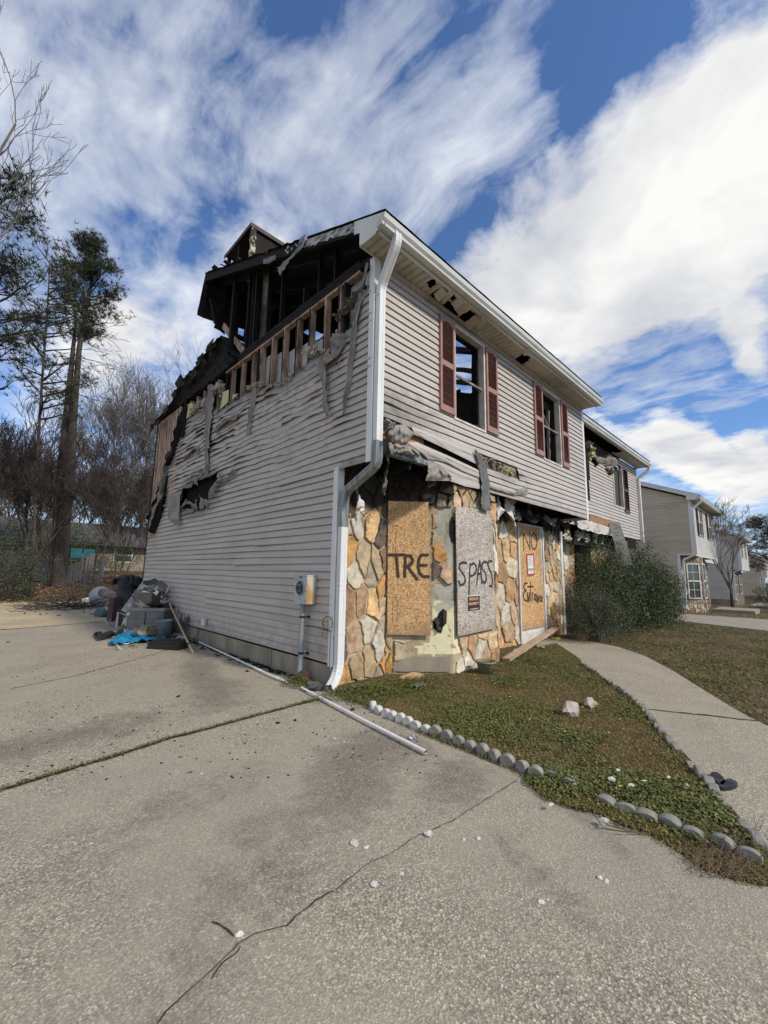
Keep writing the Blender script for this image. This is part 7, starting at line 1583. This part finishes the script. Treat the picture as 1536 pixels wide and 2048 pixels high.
c = Vector((-.26, 6.4, .556)); mb = MB(); mb.rock((c.x, c.y, .6), (.16, .16, .05), 3, 3, jag=.9); mb.build('black_bag', M_BLK, loc=tuple(c), label='crumpled black plastic bag on the storage box lid right of the crate', cat='bag')
# black bin draped in film
c = Vector((-.1, 9.6, 0)); T = root('black_bin', tuple(c), 'tall black bin wrapped in black plastic at the back of the junk heap', 'bin')
mb = MB(); n = 28
mb.grid(n, 16, lambda i, j: (c.x+cos(2*pi*i/n)*(.31+.03*j/16+.035*nz(cos(2*pi*i/n)*3, sin(2*pi*i/n)*3, j*.25)), c.y+sin(2*pi*i/n)*(.3+.035*nz(cos(2*pi*i/n)*3, sin(2*pi*i/n)*3, j*.25+4)), j*.068)); mb.build('wrapped_body', M_BLK, T, smooth=True)
mb = MB(); mb.grid(18, 12, lambda i, j: (c.x-.38+i*.043, c.y-.4+j*.066, 1.08+.14*(1-abs(i-7)/9)+.05*nz(i*.6, j*.6, 2.)-.06*(j < 2)-.2*max(0, abs(j-6)-4)/2)); mb.build('torn_cover', M_BLK, T)
# leaning white panel, chair frame, scraps
def slab(name, p4, th, m, label, cat):
    p = [Vector(q) for q in p4]; nn = (p[1]-p[0]).cross(p[3]-p[0]).normalized()*th; mb = MB(); mb.v = [tuple(q) for q in p]+[tuple(q+nn) for q in p]
    mb.face((0, 1, 2, 3)); mb.face((7, 6, 5, 4))
    for t in range(4): mb.face((t, 4+t, 4+(t+1) % 4, (t+1) % 4))
    return mb.build(name, m, loc=tuple((p[0]+p[2])/2), label=label, cat=cat)
def D4(x, y): return (120+x*.22135, 1080+y*.22135)
M_DIRTW = mat('dirty_white_vinyl', (.5, .51, .5), (.22, .22, .22), 5, .55, .3, .006, 12, lo=.4, hi=.65)
yb = 7.95
slab('loose_vinyl_board', [bY(*D4(550, 640), 8.1), bY(*D4(605, 662), 8.05), bY(*D4(820, 400), 8.25), bY(*D4(775, 340), 8.4)], .05, M_DIRTW, 'long dirty white panel leaning from the ground up against the black bin', 'panel')
slab('loose_vinyl_board', [bY(*D4(760, 345), 7.6), bY(*D4(740, 400), 7.5), bY(*D4(830, 420), 7.4), bY(*D4(840, 355), 7.5)], .03, M_DIRTW, 'short crumpled white panel on top of the heap', 'panel')
slab('loose_vinyl_board', [bY(*D4(655, 600), 7.5), bY(*D4(660, 690), 7.45), bY(*D4(688, 690), 7.3), bY(*D4(688, 560), 7.3)], .02, M_DIRTW, 'upright pale panel at the left end of the storage box', 'panel')
mb = MB(); a, b, c_, d_ = bZ(*D4(512, 800)), bZ(*D4(590, 800)), None, None; q = [bY(*D4(525, 655), a.y), bY(*D4(600, 680), b.y+.1), bY(*D4(612, 640), b.y+.15), bY(*D4(640, 585), b.y+.3), bY(*D4(672, 578), b.y+.5)]
mb.tube([a, q[0], q[1]], .022, 7); mb.tube([b, q[2], q[3], q[4]], .024, 7); mb.tube([bZ(*D4(650, 760)), q[4]], .02, 7); mb.build('chair_frame', M_WHT, loc=tuple(a), label='white tubular chair frame standing left of the storage box', cat='chair frame')
obx('black_case', bZ(*D4(590, 790))+Vector((.12, .35, 0)), (.42, .2, .42), BA, M_BLK, 'black square case behind the white chair frame', 'case')
obx('rusty_cabinet', Vector((-.42, 9.5, 0)), (.3, .3, .6), .2, mat('rusty_dark_cabinet', (.09, .05, .04), (.04, .03, .03), 5, .8), 'dark rusty cabinet standing left of the black bin', 'cabinet')
# pole
a = bZ(*D4(1200, 1018), .02); b = bY(*D4(975, 545), 6.55); b.x = min(b.x, -.08); mb = MB(); mb.tube([a, a.lerp(b, .12), b], .018, 8); PL = mb.build('wooden_pole', mat('pale_bamboo', (.42, .33, .19), (.33, .25, .14), 6, .6), loc=tuple(a), label='pale wooden pole leaning over the right end of the storage box', cat='pole')
e = a.lerp(b, .11); mb = MB(); mb.tube([e, a.lerp(b, .135)], .021, 8); mb.build('pole_joint', M_BLK, PL)
# metal bucket
c = Vector((-.36, 5.75, 0)); mb = MB(); mb.lathe(tuple(c), [(.13, 0), (.165, .34), (.17, .345), (.17, .355), (.155, .35), (.12, .02)], 24); mb.build('metal_bucket', mat('galvanised_metal', (.34, .37, .4), (.18, .2, .22), 3, .4, .2, .003, 14, metal=.3), loc=tuple(c), smooth=True, label='galvanised metal bucket behind the pole', cat='bucket')
c = bZ(*D4(1040, 1000), .0); R2 = Matrix.Rotation(-.95, 3, 'Z')@Matrix.Rotation(.1, 3, 'X'); mb = MB(); mb.box((-.3, -.14, 0), (.3, .14, .11), R2, c+Vector((-.02, .3, 0))); 
for k in range(12): mb.box((-.29+k*.05, -.13, .11), (-.26+k*.05, .13, .13), R2, c+Vector((-.02, .3, 0)))
mb.build('black_grille', M_BLK, loc=tuple(c), label='black slatted plastic grille lying under the wooden pole', cat='grille')
for k, (x, y, dims, a_, m_, lb) in enumerate([(800, 800, (.2, .13, .13), .4, mat('olive_carton', (.3, .3, .14), (.2, .2, .1), 5, .8), 'olive green carton on the rags behind the blue tarp'), (845, 815, (.17, .14, .12), -.3, mat('brown_carton', (.2, .12, .07), (.12, .08, .05), 5, .8), 'brown carton right of the olive one'), (895, 790, (.16, .1, .05), -.6, M_WHT, 'small white box lying on the brown carton'), (790, 770, (.13, .12, .1), .8, mat('tan_carton', (.42, .34, .2), (.3, .24, .15), 5, .8), 'tan carton behind the olive one')]):
    c = bZ(*D4(x, y+20), .12); c.z = .1 if k != 2 else .2; obx('carton', c, dims, a_, m_, lb, 'carton', .15)
# melted siding scraps and wires at the right end
for k, (l, w, mm, lb) in enumerate([([(760, 430), (780, 470), (850, 400), (900, 370)], [.1, .14, .16, .1], M_MELT, 'grey melted vinyl drape hanging over the crate'), ([(900, 370), (930, 430), (970, 500), (1000, 545)], [.12, .2, .2, .16], M_MELT, 'bent grey siding piece on the right of the heap'), ([(985, 480), (1020, 510), (1050, 530)], [.08, .12, .06], M_WHT, 'white curled trim scrap near the wall'), ([(1075, 560), (1090, 620), (1100, 700)], [.1, .13, .1], M_DIRTW, 'grey white siding end standing by the wires'), ([(880, 365), (840, 375), (800, 390), (750, 380)], [.1, .14, .12, .06], M_MELTD, 'dark melted strip across the top of the heap')]):
    o = rib2([bY(*D4(*q), 6.9-.15*k) for q in l], w, mm, 'siding_scrap', None, n=20, nw=6, wob=.035, twist=.4, fold=.012, seed=80+k, normal=(-.7, -.7, 0)); o['label'] = lb; o['category'] = 'siding scrap'; o['group'] = 'melted siding scraps on the junk heap'
random.seed(97); mb = MB()
for k in range(95):
    c_ = bZ(rnd(205, 395), rnd(1240, 1300), 0); c_.x = min(c_.x, -.12)
    if k < 40: c_ = Vector((rnd(-.75, -.1), rnd(6.0, 7.6), 0)); c_.z = rnd(.5, .95) if abs(c_.y-6.7) < .4 else rnd(0, .3)
    u = Vector((rnd(-1, 1), rnd(-1, 1), rnd(-.5, .8))).normalized()*rnd(.03, .15); v = Vector((rnd(-1, 1), rnd(-1, 1), rnd(-.3, .6))).normalized()*rnd(.02, .07)
    f = random.choice([(1.2, 1.2, 1.2), (1.1, 1.1, 1.08), (.6, .6, .58), (.16, .15, .15), (.95, .85, .65)]); mb.cc = f; w_ = v.cross(u).normalized()*rnd(-.03, .03)
    a = c_+Vector((0, 0, .03)); mb.poly([a-u-v, a+u-v*.6, a+u*.2+w_]); mb.poly([a-u-v, a+u*.2+w_, a+u*.8+v, a-u*.7+v])
m, g = newmat('torn_scraps'); g.out(g.mix(1., g.attr('col'), (.55, .54, .52), 'MULTIPLY'), .7); o = mb.build('loose_scraps', m, attr=True); o['kind'] = 'stuff'; o['label'] = 'torn pale and dark scraps strewn over and around the junk heap'; o['category'] = 'scraps'
random.seed(95); mb = MB()
for k in range(46):
    a = bY(*D4(rnd(1080, 1330), rnd(690, 790)), rnd(5.3, 6.3)); a.x = min(a.x, -.04); L = rnd(.15, .4); q = [a]; d_ = Vector((rnd(-1, 1), rnd(-1, 1), rnd(-.4, 1)))
    for t in range(7):
        d_ = (d_.normalized()+Vector((rnd(-1, 1), rnd(-1, 1), rnd(-1.3, .6)))*.45).normalized(); p = q[-1]+d_*L/6; p.x = min(p.x, -.02); p.z = max(p.z, .01); q.append(p)
    mb.tube(q, rnd(.003, .009), 4)
o = mb.build('cable_tangle', M_MELTD); o['kind'] = 'stuff'; o['label'] = 'tangle of burnt cables and wires at the wall end of the junk heap'; o['category'] = 'cables'
mb = MB()
for k in range(120):
    a = bZ(*D4(rnd(880, 1290), rnd(760, 930)), .02); a.x = min(a.x, -.04); branchy(mb, a, Vector((rnd(-1, 1), rnd(-1, 1), rnd(0, 1.))), rnd(.08, .3), .007, 1, 0, .6, 2, 3, .3, .003)
o = mb.build('dead_stalks', M_TWIGR); o['kind'] = 'stuff'; o['label'] = 'dead stalks and brown scraps around the bucket and grille'; o['category'] = 'stalks'
c = bX(*D4(1300, 740), -.06); obx('junction_box', c+Vector((0, 0, -.06)), (.05, .1, .12), .2, M_WHT, 'small white electrical junction box hanging at the wall by the wires', 'junction box')
# satellite dish, roll, bucket, bags
c = onray(197, 13.6); c = Vector((-1.0, 12.9, 0)); c = bZ(198, 1212, .0); c.z = 0
T = root('satellite_dish', tuple(c), 'grey satellite dish lying on its side behind the junk heap', 'satellite dish'); ax = Vector((-.25, -.95, .1)).normalized(); cc_ = Vector((c.x, c.y, .36))
mb = MB(); mb.lathe(tuple(cc_), [(.01, 0), (.15, .014), (.3, .06), (.345, .08), (.345, .092), (.3, .072), (.15, .026), (.01, .012)], 30, ax=tuple(ax)); mb.build('reflector', mat('dish_grey', (.42, .43, .43), (.34, .35, .36), 3, .5), T)
mb = MB(); mb.beam(cc_, cc_+Vector((.55, .1, -.1)), .05, .05); mb.rock(tuple(cc_+Vector((.33, -.2, -.0))), (.09, .07, .09), 3, 1, jag=.4); mb.beam(cc_+Vector((.33, -.2, 0)), cc_+Vector((.6, .1, .1)), .03, .03); mb.build('feed_arm', M_BLK, T)
c = bZ(228, 1214, 0); mb = MB(); mb.tube([Vector((c.x-.35, c.y+.5, .55)), Vector((c.x-.1, c.y+.2, .42)), Vector((c.x+.1, c.y-.1, .22)), Vector((c.x+.15, c.y-.35, .12))], [.15, .17, .16, .13], 12); mb.build('rolled_carpet', mat('dirty_carpet', (.33, .29, .25), (.15, .13, .12), 5, .95, .8, .02, 14), loc=tuple(c), label='rolled dirty carpet slumped between the satellite dish and the black bin', cat='carpet roll')
c = bZ(236, 1226, 0); mb = MB(); mb.rock((c.x-.05, c.y-.2, .12), (.26, .16, .12), 8, 3, jag=.25); mb.build('cream_sack', mat('cream_sackcloth', (.5, .46, .37), (.38, .35, .28), 5, .9), loc=tuple(c), label='stuffed cream sack at the end of the rolled carpet', cat='sack')
c = bZ(211, 1234, 0); mb = MB(); mb.lathe((c.x, c.y, .15), [(.11, -.16), (.14, .1), (.15, .1), (.15, .12), (.13, .12), (.1, -.12)], 22, ax=(.45, -.5, .75)); o = mb.build('teal_bucket', mat('teal_plastic', (.08, .22, .25), (.05, .14, .16), 5, .5), loc=tuple(c), smooth=True, label='faded teal bucket tipped over left of the rusty cabinet', cat='bucket')
mb = MB(); mb.lathe((c.x, c.y, .15), [(.131, .085), (.128, .09)], 20, ax=(.45, -.5, .75)); mb.build('bucket_rim', M_WHT, o)
c = bZ(196, 1233, 0); mb = MB(); mb.lathe((c.x, c.y, .1), [(.13, 0), (.13, .02), (.11, .03)], 20, ax=(-.6, -.5, .5)); mb.build('bucket_lid', mat('dark_teal_plastic', (.04, .1, .12), (.03, .07, .08), 5, .5), loc=tuple(c), label='dark teal lid leaning left of the teal bucket', cat='lid')
c = bZ(175, 1204, 0); mb = MB(); mb.rock((c.x, c.y, .08), (.2, .12, .09), 12, 2, jag=.5); mb.build('white_bag', M_WHT, loc=tuple(c), label='small white plastic bag left of the satellite dish', cat='bag')
random.seed(96)
for i in range(14):
    p = bZ(rnd(10, 200), rnd(1208, 1232), 0); mb = MB(); r = rnd(.018, .035); mb.rock((p.x, p.y, r*.6), (r, r, r*.8), i+100, 1, jag=.25); mb.build('sweetgum_ball', M_CHAR, loc=tuple(p), label='small dark seed ball lying on the far driveway', cat='seed ball', group='seed balls on the far driveway')
